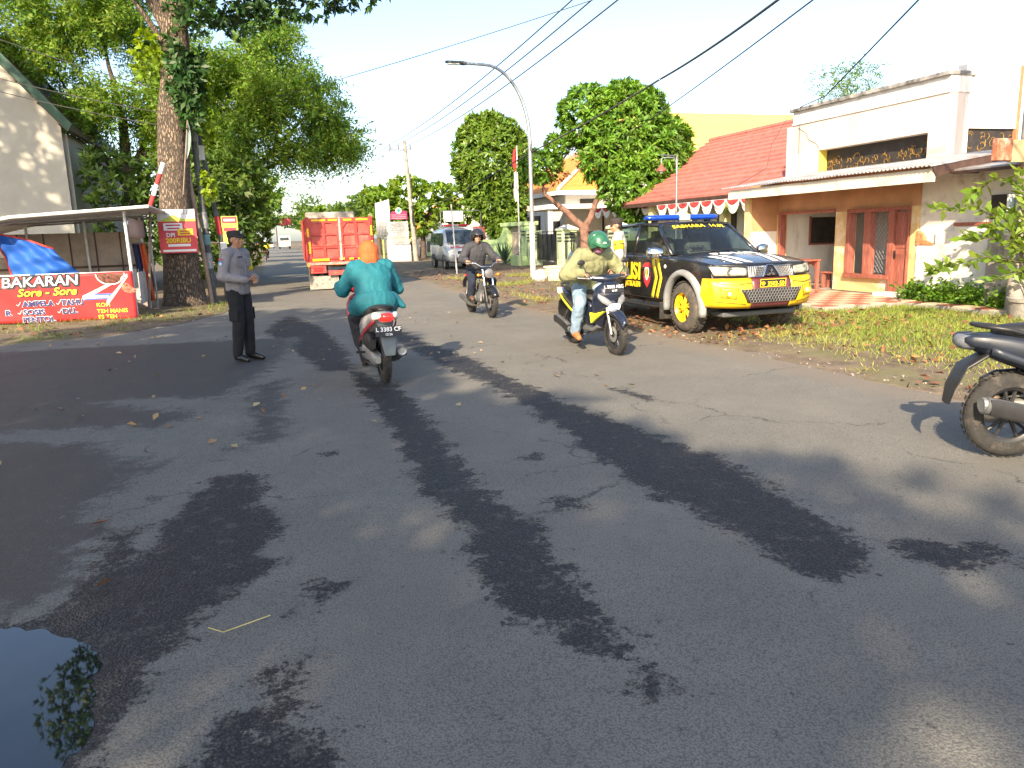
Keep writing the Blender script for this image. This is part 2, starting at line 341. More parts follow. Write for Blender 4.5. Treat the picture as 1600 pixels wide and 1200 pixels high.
def asphalt():
    mt = bpy.data.materials.new('asphalt'); mt.use_nodes = True
    nt = mt.node_tree; N = nt.nodes; L = nt.links; b = N['Principled BSDF']
    def math_(op, a, c=None, clamp=False):
        n = N.new('ShaderNodeMath'); n.operation = op; n.use_clamp = clamp
        for i, s in enumerate((a, c)):
            if s is None: continue
            if isinstance(s, (int, float)): n.inputs[i].default_value = s
            else: L.new(s, n.inputs[i])
        return n.outputs[0]
    tc = N.new('ShaderNodeTexCoord').outputs['Object']
    def noise_(sc, det=6, ro=0.6, out='Fac'):
        n = N.new('ShaderNodeTexNoise'); n.inputs['Scale'].default_value = sc; n.inputs['Detail'].default_value = det; n.inputs['Roughness'].default_value = ro
        L.new(tc, n.inputs['Vector']); return n.outputs[out]
    def ramp(src, p0, p1, c0=(0, 0, 0, 1), c1=(1, 1, 1, 1)):
        r = N.new('ShaderNodeValToRGB'); r.color_ramp.elements[0].position = p0; r.color_ramp.elements[1].position = p1
        r.color_ramp.elements[0].color = c0; r.color_ramp.elements[1].color = c1; L.new(src, r.inputs[0]); return r.outputs[0]
    def mixc(f, a, c):
        m = N.new('ShaderNodeMix'); m.data_type = 'RGBA'
        for i, s in ((0, f), (6, a), (7, c)):
            if isinstance(s, tuple): m.inputs[i].default_value = s
            elif isinstance(s, float): m.inputs[i].default_value = s
            else: L.new(s, m.inputs[i])
        return m.outputs[2]
    def attr(nm):
        a = N.new('ShaderNodeAttribute'); a.attribute_name = nm; return a.outputs['Fac']
    rag = math_('ADD', math_('MULTIPLY', math_('SUBTRACT', noise_(5, 8, 0.72), 0.5), 0.7), math_('ADD', math_('MULTIPLY', math_('SUBTRACT', noise_(38, 3, 0.6), 0.5), 0.30), math_('MULTIPLY', math_('SUBTRACT', noise_(120, 2, 0.6), 0.5), 0.16)))
    holes = math_('MULTIPLY', ramp(math_('ADD', noise_(7, 8, 0.75), math_('MULTIPLY', math_('SUBTRACT', noise_(70, 3, 0.6), 0.5), 0.25)), 0.56, 0.64), 0.75)
    coarse = math_('MULTIPLY', ramp(math_('ADD', attr('coarse'), rag), 0.0, 0.05), math_('SUBTRACT', 1.0, math_('MULTIPLY', holes, 0.8)))
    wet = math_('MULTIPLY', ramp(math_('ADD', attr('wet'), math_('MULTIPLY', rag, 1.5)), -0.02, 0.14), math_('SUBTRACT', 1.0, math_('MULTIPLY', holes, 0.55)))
    pud = ramp(math_('ADD', attr('puddle'), math_('MULTIPLY', rag, 0.3)), 0.0, 0.10)
    # stones: fine chips in the bound surface, larger ones in the raw strips
    vo = N.new('ShaderNodeTexVoronoi'); vo.inputs['Scale'].default_value = 85; L.new(tc, vo.inputs['Vector'])
    vf = N.new('ShaderNodeTexVoronoi'); vf.inputs['Scale'].default_value = 130; L.new(tc, vf.inputs['Vector'])
    fine = noise_(260, 3, 0.6)
    base = mixc(ramp(noise_(1.3, 6, 0.7), 0.35, 0.68), (0.145, 0.138, 0.118, 1), (0.215, 0.202, 0.172, 1))
    base = mixc(math_('MULTIPLY', ramp(noise_(0.45, 5, 0.6), 0.42, 0.66), 0.35), base, (0.10, 0.097, 0.088, 1))
    base = mixc(math_('MULTIPLY', ramp(fine, 0.35, 0.72), 0.55), base, (0.30, 0.285, 0.25, 1))
    base = mixc(math_('MULTIPLY', ramp(vf.outputs['Distance'], 0.42, 0.7), 0.65), base, (0.075, 0.075, 0.074, 1))
    pits = ramp(noise_(15, 9, 0.82), 0.605, 0.645)
    ds = N.new('ShaderNodeVectorMath'); ds.operation = 'MULTIPLY_ADD'; L.new(noise_(1.6, 6, 0.65, 'Color'), ds.inputs[0]); ds.inputs[1].default_value = (0.9, 0.9, 0); L.new(tc, ds.inputs[2])
    cv = N.new('ShaderNodeTexVoronoi'); cv.feature = 'DISTANCE_TO_EDGE'; cv.inputs['Scale'].default_value = 0.55; L.new(ds.outputs[0], cv.inputs['Vector'])
    crack = math_('MULTIPLY', ramp(cv.outputs['Distance'], 0.0, 0.0065, (1, 1, 1, 1), (0, 0, 0, 1)), ramp(noise_(0.8, 4, 0.6), 0.5, 0.58))
    base = mixc(math_('MULTIPLY', pits, 0.75), base, (0.04, 0.04, 0.043, 1)); base = mixc(math_('MULTIPLY', crack, 0.8), base, (0.03, 0.03, 0.03, 1))
    stone = mixc(ramp(vo.outputs['Color'], 0.2, 0.9), (0.024, 0.024, 0.03, 1), (0.085, 0.085, 0.092, 1))
    stone = mixc(ramp(vo.outputs['Distance'], 0.28, 0.55), stone, (0.012, 0.012, 0.015, 1))
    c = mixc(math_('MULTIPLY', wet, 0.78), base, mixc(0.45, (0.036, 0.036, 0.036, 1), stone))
    c = mixc(coarse, c, stone)
    silt = ramp(math_('ADD', attr('puddle'), math_('MULTIPLY', rag, 0.5)), -0.22, 0.02)
    c = mixc(math_('MULTIPLY', silt, 0.6), c, (0.055, 0.045, 0.034, 1)); c = mixc(pud, c, (0.02, 0.02, 0.02, 1))
    dust = attr('dust')
    c = mixc(math_('MULTIPLY', ramp(math_('ADD', dust, math_('MULTIPLY', rag, 1.2)), 0.0, 0.7), 0.65), c, (0.20, 0.165, 0.13, 1))
    L.new(c, b.inputs['Base Color'])
    ro = math_('SUBTRACT', math_('SUBTRACT', 0.86, math_('MULTIPLY', wet, 0.25)), math_('MULTIPLY', coarse, 0.22), True)
    L.new(ro, b.inputs['Roughness']); b.inputs['Specular IOR Level'].default_value = 0.4
    h = math_('ADD', math_('MULTIPLY', math_('MULTIPLY', vo.outputs['Distance'], -1.0), math_('ADD', math_('MULTIPLY', coarse, 1.6), 0.35)), math_('MULTIPLY', fine, 0.5))
    h = math_('SUBTRACT', math_('SUBTRACT', h, math_('MULTIPLY', pits, 0.4)), math_('MULTIPLY', crack, 0.8))
    h = math_('SUBTRACT', h, math_('MULTIPLY', coarse, 0.5))
    bp = N.new('ShaderNodeBump'); bp.inputs['Strength'].default_value = 0.75; bp.inputs['Distance'].default_value = 0.012
    L.new(h, bp.inputs['Height']); L.new(bp.outputs[0], b.inputs['Normal'])
    return mt
def road_right(y): return interp(y, [(-6, 6.1), (5.1, 5.7), (6, 5.6), (7.5, 5.5), (10.9, 5.25), (15, 5.1), (24, 5.0), (80, 4.8), (230, 4.6), (600, 4.6)])
def road_left(y): return interp(y, [(12.9, -40), (13.9, -5.2), (14.4, -4.3), (14.7, -2.96), (16.5, -1.8), (18.2, -1.06), (37.8, -0.36), (80, -0.3), (600, -0.3)])
ys = list(np.arange(-4, 16, 0.1)) + list(np.arange(16, 30, 0.3)) + list(np.arange(30, 80, 2)) + list(np.arange(80, 420, 20))
rows = []; nx = 200
for y in ys:
    xl = -14 if y < 16 else lerp(-14, -2.0, min(1, (y - 16) / 8)); xr = road_right(y) + 0.7
    xs = np.concatenate([np.linspace(xl, -3, 40, endpoint=False), np.linspace(-3, xr, nx - 40)]) if y < 16 else np.linspace(xl, xr, nx)
    rows.append(np.stack([xs, np.full(nx, y), np.zeros(nx)], 1))
RV = np.concatenate(rows); P2 = RV[:, :2]
RV[:, 2] = 0.012 * np.sin(P2[:, 0] * 0.9 + 0.4) * np.cos(P2[:, 1] * 0.35)
pd = sdf(P2, PUDDLE)
RV[:, 2] = np.where(np.abs(P2[:, 1]) < 30, RV[:, 2], 0) - 0.02 * np.clip(pd * 5 + 0.8, 0, 1)
i = np.arange(len(ys) - 1)[:, None] * nx + np.arange(nx - 1)[None, :]
rm = np_mesh('road', RV, np.stack([i, i + 1, i + 1 + nx, i + nx], -1).reshape(-1, 4))
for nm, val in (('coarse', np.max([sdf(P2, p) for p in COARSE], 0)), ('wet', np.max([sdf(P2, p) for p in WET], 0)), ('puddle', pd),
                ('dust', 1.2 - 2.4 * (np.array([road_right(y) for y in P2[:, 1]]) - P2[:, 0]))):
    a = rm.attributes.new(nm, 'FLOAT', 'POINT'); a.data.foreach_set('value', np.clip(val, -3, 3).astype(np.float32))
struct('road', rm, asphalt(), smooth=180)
# puddle water
def puddle_mat():
    mt = mat('puddle_water', (0.012, 0.013, 0.013), rough=0.02, spec=1.0, var=0.2, scale=3)
    return mt
pb = MB(); cx, cy = np.mean(PUDDLE, 0)
pts = []
for k in range(len(PUDDLE)):
    a, b_ = np.array(PUDDLE[k]), np.array(PUDDLE[(k + 1) % len(PUDDLE)])
    for t in np.linspace(0, 1, 6, endpoint=False):
        p = a + (b_ - a) * t; d = p - (cx, cy); p = p + d / np.linalg.norm(d) * (0.02 + 0.05 * nz(p[0] * 9, p[1] * 9) + 0.03 * nz(p[0] * 30, p[1] * 30))
        pts.append((p[0], p[1], 0.0))
zw = float(np.median(RV[pd > 0.1][:, 2])) + 0.010
pb.poly([(x, y, zw) for x, y, z in pts]); struct('puddle', pb, puddle_mat())

# soil under everything, out to the horizon
SOIL = mat('soil', (0.16, 0.115, 0.075), 0.95, col2=(0.075, 0.058, 0.042), scale=1.6, bump=0.6, bscale=30, dirt=(0.10, 0.11, 0.045), dscale=0.35, damt=0.5)
gb = MB(); gb.poly([(-900, -300, -0.06), (900, -300, -0.06), (900, 1500, -0.06), (-900, 1500, -0.06)]); struct('ground', gb, SOIL)
VERGE = mat('verge_soil', (0.22, 0.165, 0.115), 0.95, col2=(0.10, 0.073, 0.052), scale=3.2, bump=0.9, bscale=45, dirt=(0.15, 0.145, 0.06), dscale=0.9, damt=0.55)
def verge_h(d): return 0.004 + min(d, 1.2) * 0.035
def verge(name, ys, edge, sign, wide, n=44):
    """ragged-edged bank of soil lapping over the road's edge"""
    b = MB(); vs = []
    for y in ys:
        e = edge(y) + sign * (0.13 * nz(y * 1.1, 3) + 0.07 * nz(y * 4.3, 8) + 0.05 * nz(y * 11, 1))
        for k in range(n):
            d = wide * (k / (n - 1)) ** 2; x = e + sign * d
            z = -0.05 if k == 0 else verge_h(d) + (0.02 * nz(x * 1.7, y * 1.7) + 0.012 * nz(x * 6, y * 6)) * min(1, d * 2)
            vs.append((x, y, z))
    b.add(vs, [(j * n + k, j * n + k + 1, (j + 1) * n + k + 1, (j + 1) * n + k) for j in range(len(ys) - 1) for k in range(n - 1)])
    return struct(name, b, VERGE, smooth=180)
ysv = list(np.arange(-3, 30, 0.12)) + list(np.arange(30, 90, 1.5)) + list(np.arange(90, 420, 15))
verge('right_verge', ysv, road_right, 1, 30)
# left bank: its front edge runs across the side road's mouth
LE = [(-40, 15.6), (-12, 14.9), (-5.2, 14.45), (-4.3, 14.4), (-2.96, 14.75), (-1.8, 16.5), (-1.06, 18.2), (-0.75, 24), (-0.36, 37.8), (-0.3, 80), (-0.3, 420)]
xs_ = np.concatenate([np.linspace(-40, -8, 24, endpoint=False), np.linspace(-8, -1.4, 90, endpoint=False), np.linspace(-1.4, -0.3, 46)])
ex, ey = [p[0] for p in LE[:-2]] + [-0.3], [p[1] for p in LE[:-2]] + [420]
n = 70; vs = []
for x in xs_:
    e = float(np.interp(x, ex, ey)); e += 0.16 * nz(x * 1.3, 5) + 0.07 * nz(x * 5, 2)
    for k in range(n): vs.append((x, e + (420 - e) * (k / (n - 1)) ** 4.2))
VP_ = np.array(vs); dd = np.full(len(VP_), 1e9)
for (x0, y0), (x1, y1) in zip(LE, LE[1:]):
    a_, e_ = np.array((x0, y0)), np.array((x1 - x0, y1 - y0)); w_ = VP_ - a_; t_ = np.clip(w_ @ e_ / (e_ @ e_), 0, 1); dd = np.minimum(dd, np.linalg.norm(w_ - t_[:, None] * e_, axis=1))
vs = [(x, y, -0.05 if k % n == 0 else verge_h(d) + (0.02 * nz(x * 1.7, y * 1.7) + 0.01 * nz(x * 6, y * 6)) * min(1, d * 2)) for k, ((x, y), d) in enumerate(zip(VP_.tolist(), dd.tolist()))]
b = MB(); b.add(vs, [(j * n + k, (j + 1) * n + k, (j + 1) * n + k + 1, j * n + k + 1) for j in range(len(xs_) - 1) for k in range(n - 1)])
struct('left_verge', b, VERGE, smooth=180)
# ------------------------------------------------------------ buildings on the right
WHITE = mat('white_plaster', (0.76, 0.74, 0.70), 0.9, var=0.05, scale=1.2, bump=0.15, bscale=40, stretch=(2, 2, 0.5), dirt=(0.52, 0.47, 0.41), dscale=1.3, damt=0.35)
OLDWHITE = mat('old_white_plaster', (0.74, 0.72, 0.67), 0.92, var=0.06, scale=2, bump=0.4, bscale=18, dirt=(0.34, 0.31, 0.27), dscale=1.9, damt=0.36)
PEACH = mat('peach_plaster', (0.68, 0.58, 0.51), 0.9, var=0.05, scale=1.5, bump=0.15, bscale=30, stretch=(1, 1, 0.35), dirt=(0.55, 0.46, 0.40), dscale=1.6, damt=0.45)
ORANGE = mat('orange_plaster', (0.50, 0.275, 0.145), 0.88, var=0.10, scale=1.3, bump=0.25, bscale=25, dirt=(0.40, 0.22, 0.12), dscale=1.4, damt=0.35)
OCHRE = mat('ochre_plaster', (0.66, 0.475, 0.22), 0.88, var=0.06, scale=2, bump=0.3, bscale=22, dirt=(0.75, 0.70, 0.58), dscale=2.2, damt=0.42)
YELLOW = mat('yellow_paint', (0.78, 0.58, 0.10), 0.7, var=0.05)
REDWOOD = mat('red_brown_wood', (0.33, 0.105, 0.075), 0.55, var=0.16, scale=3, stretch=(14, 14, 1.2), bump=0.2, dirt=(0.42, 0.22, 0.16), dscale=3, damt=0.3)
DARKWOOD = mat('dark_wood', (0.075, 0.04, 0.03), 0.6, var=0.2)
DARK = mat('dark_panel', (0.034, 0.028, 0.026), 0.6, var=0.2)
GOLD = mat('gold_paint', (0.26, 0.15, 0.03), 0.5, var=0.3, scale=12)
CONC = mat('concrete', (0.36, 0.33, 0.29), 0.92, var=0.14, scale=4, bump=0.5, bscale=35, dirt=(0.15, 0.135, 0.11), dscale=2.2, damt=0.5)
ZINC = mat('zinc_sheet', (0.42, 0.42, 0.43), 0.55, metal=0.3, var=0.12, scale=5, dirt=(0.22, 0.14, 0.09), dscale=1.6, damt=0.35)
LIME = mat('lime_green_paint', (0.40, 0.56, 0.26), 0.85, var=0.05, scale=2, bump=0.1, dirt=(0.36, 0.42, 0.25), dscale=1.2, damt=0.35)
LIMEP = mat('pale_lime_paint', (0.52, 0.63, 0.37), 0.85, var=0.05, scale=2, dirt=(0.48, 0.50, 0.35), dscale=1.2, damt=0.3)
DGREY = mat('dark_grey_stone', (0.09, 0.10, 0.10), 0.8, var=0.2, scale=7, bump=0.4)
BLACKM = mat('black_metal', (0.02, 0.022, 0.024), 0.5, var=0.15)
GREYM = mat('grey_metal', (0.32, 0.33, 0.34), 0.45, metal=0.7, var=0.1)
PINKTILE = mat('pink_roof', (0.46, 0.155, 0.125), 0.75, var=0.12, scale=4, ovar=0.08, dirt=(0.36, 0.13, 0.10), dscale=1.5, damt=0.35)
ORTILE = mat('orange_roof', (0.66, 0.27, 0.06), 0.8, var=0.15, scale=6, ovar=0.1, dirt=(0.42, 0.18, 0.07), dscale=1.5, damt=0.3)
YELTILE = mat('yellow_roof', (0.72, 0.49, 0.14), 0.8, var=0.05, scale=6, ovar=0.03)
REDCL = mat('red_cloth', (0.42, 0.04, 0.04), 0.85, var=0.1); WHCL = mat('white_cloth', (0.8, 0.78, 0.75), 0.85, var=0.05)
SHIRT_BLACK = mat('black_void', (0.015, 0.015, 0.015), 0.8)

# --- small orange shop with a corrugated awning
K = thing('shop_house', 'small orange and ochre shop with corrugated awning, open front and red-brown door', 'building', (11.7, 11.9, 0))
def kp(name, boxes, mt, parent=K, **k):
    b = MB()
    for x0, x1, y0, y1, z0, z1 in boxes: b.b2(x0 - 11.7, x1 - 11.7, y0 - 11.9, y1 - 11.9, z0, z1)
    return link(name, b, mt, parent, **k)
FZ = 0.15
kp('upper_wall', [(11.7, 11.9, 11.84, 17.2, 1.80, 2.62)], ORANGE)
kp('wall_pier', [(11.698, 11.9, 13.67, 14.07, FZ, 1.80)], OCHRE)
kp('wall_pier', [(11.698, 11.9, 15.98, 16.1, FZ, 1.80)], OCHRE)
kp('wall_pier', [(11.66, 11.9, 11.8, 11.96, 0.0, 1.84)], OCHRE); kp('wall_pier', [(11.662, 11.9, 11.8, 11.96, 1.84, 2.45)], ORANGE)
kp('parapet_below_window', [(11.7, 11.9, 12.46, 13.67, FZ, 0.50)], OCHRE)
kp('wing_wall', [(10.98, 11.697, 16.1, 16.25, 1.42, 2.42)], ORANGE); kp('wing_wall', [(10.98, 11.697, 16.102, 16.25, 0.1, 1.42)], WHITE)
kp('wing_wall', [(10.9, 10.98, 16.09, 16.26, 0.1, 2.3)], OCHRE)
kp('front_wall', [(11.7, 11.9, 16.1, 17.2, 0, 1.8)], WHITE)
# room behind the opening
kp('room_wall', [(11.9, 14.6, 16.1, 16.22, 0.1, 2.6)], WHITE); kp('room_wall', [(14.6, 14.75, 11.9, 16.22, 0.1, 2.6)], WHITE)
kp('room_ceiling', [(11.9, 14.75, 11.9, 16.22, 2.6, 2.68)], WHITE); kp('room_floor', [(11.72, 14.75, 11.9, 16.22, 0.0, FZ)], CONC)
w = kp('room_window', [(12.65, 13.75, 16.07, 16.098, 1.1, 1.72)], DARK); kp('window_frame', [(12.6, 13.8, 16.05, 16.069, 1.06, 1.1), (12.6, 12.64, 16.05, 16.069, 1.1, 1.75)], REDWOOD, w)
# opening frame
kp('opening_frame', [(11.64, 11.80, 15.88, 15.97, FZ, 1.80), (11.64, 11.80, 14.075, 15.97, 1.801, 1.86)], REDWOOD, bev=0.006)
# window: frame, mullion, lattice
W = kp('window', [(11.63, 11.8, 13.56, 13.66, 0.52, 1.76), (11.63, 11.8, 12.42, 12.50, 0.52, 1.76), (11.63, 11.8, 12.42, 13.66, 1.761, 1.84), (11.60, 11.82, 12.40, 13.68, 0.44, 0.519)], REDWOOD, bev=0.006)
kp('mullion', [(11.64, 11.79, 12.98, 13.16, 0.52, 1.76)], REDWOOD, W, bev=0.006)
lb = MB()
for k in range(-14, 22):
    for s in (1, -1):
        a = Vector((0.08, 0.60, 0.55)) + Vector((0, k * 0.085, 0)); L_ = 1.2
        p0, p1 = a, a + Vector((0, s * L_ * 0.8, L_))
        pts = [p0.lerp(p1, t / 24) for t in range(25)]; pts = [p for p in pts if 0.61 <= p.y <= 1.07]
        if len(pts) > 1: lb.tube([pts[0], pts[-1]], 0.005, 4)
link('lattice', lb, GREYM, W)['kind'] = 'stuff'
# door
D = kp('door', [(11.67, 11.715, 12.0, 12.33, 0.18, 1.74)], REDWOOD, bev=0.004)
kp('door_panel', [(11.66, 11.671, 12.05, 12.28, 1.05, 1.66)], REDWOOD, D, bev=0.005); kp('door_panel', [(11.66, 11.671, 12.05, 12.28, 0.28, 0.95)], REDWOOD, D, bev=0.005)
kp('handle', [(11.635, 11.667, 12.30, 12.32, 0.85, 1.0)], BLACKM, D)
kp('door_frame', [(11.62, 11.75, 12.33, 12.43, FZ, 1.78), (11.62, 11.75, 11.962, 12.0, FZ, 1.78), (11.62, 11.75, 11.962, 12.43, 1.781, 1.84)], REDWOOD, bev=0.005)
kp('door_step', [(11.35, 11.66, 11.9, 12.5, 0.05, 0.21)], OLDWHITE, bev=0.01)
# old wall to the right, with a broken lower layer
kp('side_wall', [(11.72, 11.92, 9.2, 11.8, 0, 2.46)], OLDWHITE)
br = MB()
for y0, y1, zt in ((11.36, 11.78, 1.12), (10.95, 11.36, 1.36), (10.0, 10.95, 1.45)):
    br.b2(-0.06 + 0.01 * y0 % 0.01, 0.018, y0 - 11.9, y1 - 11.9, 0, zt)
link('broken_wall_layer', br, OLDWHITE, K, bev=0.012)
bk = MB(); bk.prism([(-0.53, 1.12), (-0.30, 1.20), (-0.25, 1.30), (-0.13, 1.38), (-0.12, 1.12)], -0.075, 0.01, 'X')
bk.M = Matrix.Translation((0, -0.42, 0)); link('exposed_brick', bk, mat('exposed_brick', (0.50, 0.24, 0.11), 0.9, var=0.25, scale=14, bump=0.5), K)
kp('lintel', [(11.62, 11.72, 10.2, 10.95, 1.45, 1.51)], REDWOOD)
# dark gap in the wall
kp('wall_opening', [(11.69, 11.721, 9.85, 10.3, 1.55, 1.95)], DARK)
# awning: corrugated sheets, fascia board, lean-to edge
for q in range(5):
    y0 = 10.42 + q * 1.24; y1 = y0 + 1.27
    def cor(u, v, y0=y0, y1=y1, q=q):
        y = lerp(y0, y1, u); x = lerp(13.0, 10.50, v)
        return (x - 11.7, y - 11.9, lerp(2.80, 2.45, v) + 0.014 * math.sin(y * 2 * math.pi / 0.095) + 0.004 * (q % 2) + 0.01 * nz(x, y))
    cb = MB(); cb.grid(cor, 104, 5); link('awning_sheet', cb, ZINC, K, smooth=60, sol=0.003)
kp('fascia_board', [(10.60, 10.635, 10.46, 16.5, 2.19, 2.405)], mat('cream_board', (0.74, 0.69, 0.58), 0.8, var=0.07, scale=2, dirt=(0.5, 0.43, 0.33), dscale=1.5, damt=0.35))
for y in (10.6, 12.1, 13.6, 15.0, 16.3): kp('rafter', [(10.64, 12.9, y, y + 0.06, 2.33, 2.39)], DARKWOOD)
b = MB(); b.poly([(x - 11.7, y - 11.9, z) for x, y, z in ((10.62, 10.45, 2.28), (12.9, 10.45, 2.62), (12.9, 10.45, 2.78), (10.55, 10.45, 2.44))]); link('awning_end_board', b, DARKWOOD, K, sol=0.03)
b = MB(); b.poly([(x - 11.7, y - 11.9, z) for x, y, z in ((11.0, 10.6, 2.37), (11.0, 9.0, 2.36), (12.9, 9.0, 2.62), (12.9, 10.42, 2.62))]); link('lean_to_sheet', b, ZINC, K, sol=0.03)
kp('lean_to_edge', [(10.98, 11.02, 9.0, 10.44, 2.30, 2.35)], DARKWOOD)

# --- white two-storey building behind the shop
B = thing('white_building', 'white flat-roofed upper storey with dark ornamental panels behind the corrugated awning', 'building', (13, 12.58, 0))
def bp(name, x0, x1, y0, y1, z0, z1, mt, parent=B, **k):
    b = MB(); b.b2(x0 - 13, x1 - 13, y0 - 12.58, y1 - 12.58, z0, z1); return link(name, b, mt, parent, **k)
bp('wall', 13.0, 13.4, 12.58, 17.37, 3.32, 4.02, PEACH); bp('wall', 13.0, 13.4, 12.58, 13.05, 0, 3.32, PEACH)
bp('wall', 13.0, 13.4, 16.38, 17.37, 0, 3.32, WHITE); bp('wall', 13.0, 13.4, 13.05, 16.38, 2.0, 2.80, WHITE)
bp('wall', 13.0, 20, 17.38, 17.6, 0, 4.0, WHITE)
bp('side_wall', 13.4, 14.78, 12.60, 12.8, 3.35, 4.56, WHITE); bp('side_wall', 13.4, 13.55, 12.60, 12.8, 0, 3.35, WHITE)
bp('side_wall', 13.55, 14.95, 12.60, 12.8, 0, 2.55, WHITE); bp('side_wall_edge', 14.78, 14.84, 12.57, 18, 0, 4.57, mat('rust_edge', (0.45, 0.2, 0.1), 0.8))
bp('cornice', 12.97, 13.5, 12.56, 17.38, 4.02, 4.06, WHITE); bp('parapet', 13.0, 13.5, 12.575, 17.372, 4.06, 4.34, WHITE)
bp('coping', 12.92, 13.6, 12.54, 17.42, 4.34, 4.42, mat('mossy_coping', (0.42, 0.40, 0.38), 0.9, col2=(0.05, 0.05, 0.05), scale=5), bev=0.01)
bp('jamb', 13.02, 13.38, 16.36, 16.39, 2.8, 3.32, YELLOW)
OP = bp('ornamental_panel', 13.25, 13.3, 13.05, 16.36, 2.8, 3.32, DARK)
OP2 = bp('ornamental_panel', 13.55, 14.95, 12.66, 12.7, 2.55, 3.35, DARK)
def curls(parent, n, fn, seed, w, h):
    rr = random.Random(seed); b = MB()
    for k in range(n):
        u, v = rr.uniform(0.05, w - 0.05), rr.uniform(0.06, h - 0.06); s = rr.uniform(0.05, 0.11); a0 = rr.uniform(0, 6.28); sw = rr.uniform(2, 4.2)
        pts = []
        for t in range(8):
            a = a0 + sw * t / 7; r = s * (1 - 0.65 * t / 7); pts.append(fn(u + r * math.cos(a), v + r * math.sin(a)))
        b.tube(pts, [0.003 + 0.006 * math.sin(math.pi * t / 7) for t in range(8)], 5)
    o = link('gold_scroll', b, GOLD, parent); o['kind'] = 'stuff'
curls(OP, 70, lambda u, v: (0.24, 0.47 + u, 2.8 + v), 3, 3.3, 0.36)
curls(OP2, 34, lambda u, v: (0.55 + u, 0.075, 2.55 + v), 4, 1.35, 0.8)
bp('ledge', 12.9, 13.6, 12.5, 13.1, 2.62, 2.70, WHITE); bp('ledge', 13.6, 14.7, 12.45, 12.6, 2.52, 2.60, WHITE)
crk = MB(); crk.tube([(-0.004, 4.6, 3.95), (-0.004, 4.3, 3.8), (-0.004, 4.15, 3.6), (-0.004, 3.9, 3.5), (-0.004, 3.75, 3.36)], 0.006, 4); link('crack', crk, DARKWOOD, B)
cb = MB(); cb.tube([(-0.02, 4.85, 4.4), (-0.4, 5.1, 3.6), (-0.6, 5.0, 3.0), (-1.2, 5.6, 2.55)], 0.008, 5); link('wall_cable', cb, BLACKM, B)

# --- terrace with checker tiles
TS = 0.34
T_ = thing('terrace', 'raised shop terrace with checkered red and cream floor tiles', 'terrace', (9.15, 11.2, 0))
tb = MB(); tb.b2(0, 2.55, 0, 6.3, -0.05, 0.125); link('slab', tb, CONC, T_, bev=0.015)
tb = MB(); tb.b2(1.75, 2.55, -2.4, -0.003, -0.05, 0.12); link('walkway_slab', tb, CONC, T_, bev=0.015)
TR, TCm = mat('red_floor_tile', (0.42, 0.15, 0.10), 0.5, var=0.12, ovar=0.12), mat('cream_floor_tile', (0.66, 0.52, 0.36), 0.5, var=0.1, ovar=0.1)
tm = []
for mt in (TR, TCm):
    b = MB(); b.b2(0, TS - 0.008, 0, TS - 0.008, 0, 0.012); me = b.mesh('tile'); me.materials.append(mt); tm.append(me)
for i in range(7):
    for j in range(18):
        o = link('tile', tm[(i + j) % 2], None, T_); o.location = (0.03 + i * TS, 0.05 + j * TS, 0.1255)
for j in range(7):
    for i in range(2): o = link('tile', tm[(i + j) % 2], None, T_); o.location = (1.78 + i * TS, -2.38 + j * TS, 0.1205)

# --- red table and benches on the terrace
def wood_table(name, label, loc, lx, ly, h, rz=0, apron=True):
    t = thing(name, label, 'table', loc, rz)
    b = MB(); b.b2(-lx / 2, lx / 2, -ly / 2, ly / 2, h - 0.035, h); link('table_top', b, REDWOOD, t, bev=0.008)
    for sx in (-1, 1):
        for sy in (-1, 1): b = MB(); b.box((sx * (lx / 2 - 0.06), sy * (ly / 2 - 0.06), (h - 0.036) / 2), (0.07, 0.07, h - 0.036)); link('leg', b, REDWOOD, t, bev=0.006)
    if apron:
        for sx in (-1, 1):
            b = MB(); x = sx * (lx / 2 - 0.06); y = ly / 2 - 0.097
            b.prism([(-y, h - 0.036), (y, h - 0.036), (y, h - 0.22), (y * 0.6, h - 0.12), (-y * 0.6, h - 0.12), (-y, h - 0.22)], x - 0.012, x + 0.012, 'X'); link('apron', b, REDWOOD, t)
    return t
wood_table('wooden_table', 'red-brown wooden table with curved apron inside the shop opening', (11.35, 14.75, 0.138), 0.45, 0.9, 0.66)
wood_table('low_bench', 'low pale wooden bench in front of the red-brown table', (11.95, 14.35, 0.152), 0.3, 0.5, 0.36, 0.2, False)
XB = thing('crossed_frame_stand', 'small stand with crossed wooden braces left of the red-brown table', 'stand', (10.95, 15.35, 0.138))
b = MB(); b.b2(-.2, .2, -.25, .25, .42, .45); link('top', b, REDWOOD, XB)
for s in (-1, 1):
    b = MB(); b.tube([(-0.17, s * 0.22, 0), (-0.17, s * 0.22, 0.42)], 0.02, 6); link('leg', b, OLDWHITE, XB); b = MB(); b.tube([(0.17, s * 0.22, 0), (0.17, s * 0.22, 0.42)], 0.02, 6); link('leg', b, OLDWHITE, XB)
    b = MB(); b.tube([(-0.17, -s * 0.22, 0.02), (-0.17, s * 0.22, 0.41)], 0.014, 6); link('brace', b, OLDWHITE, XB)

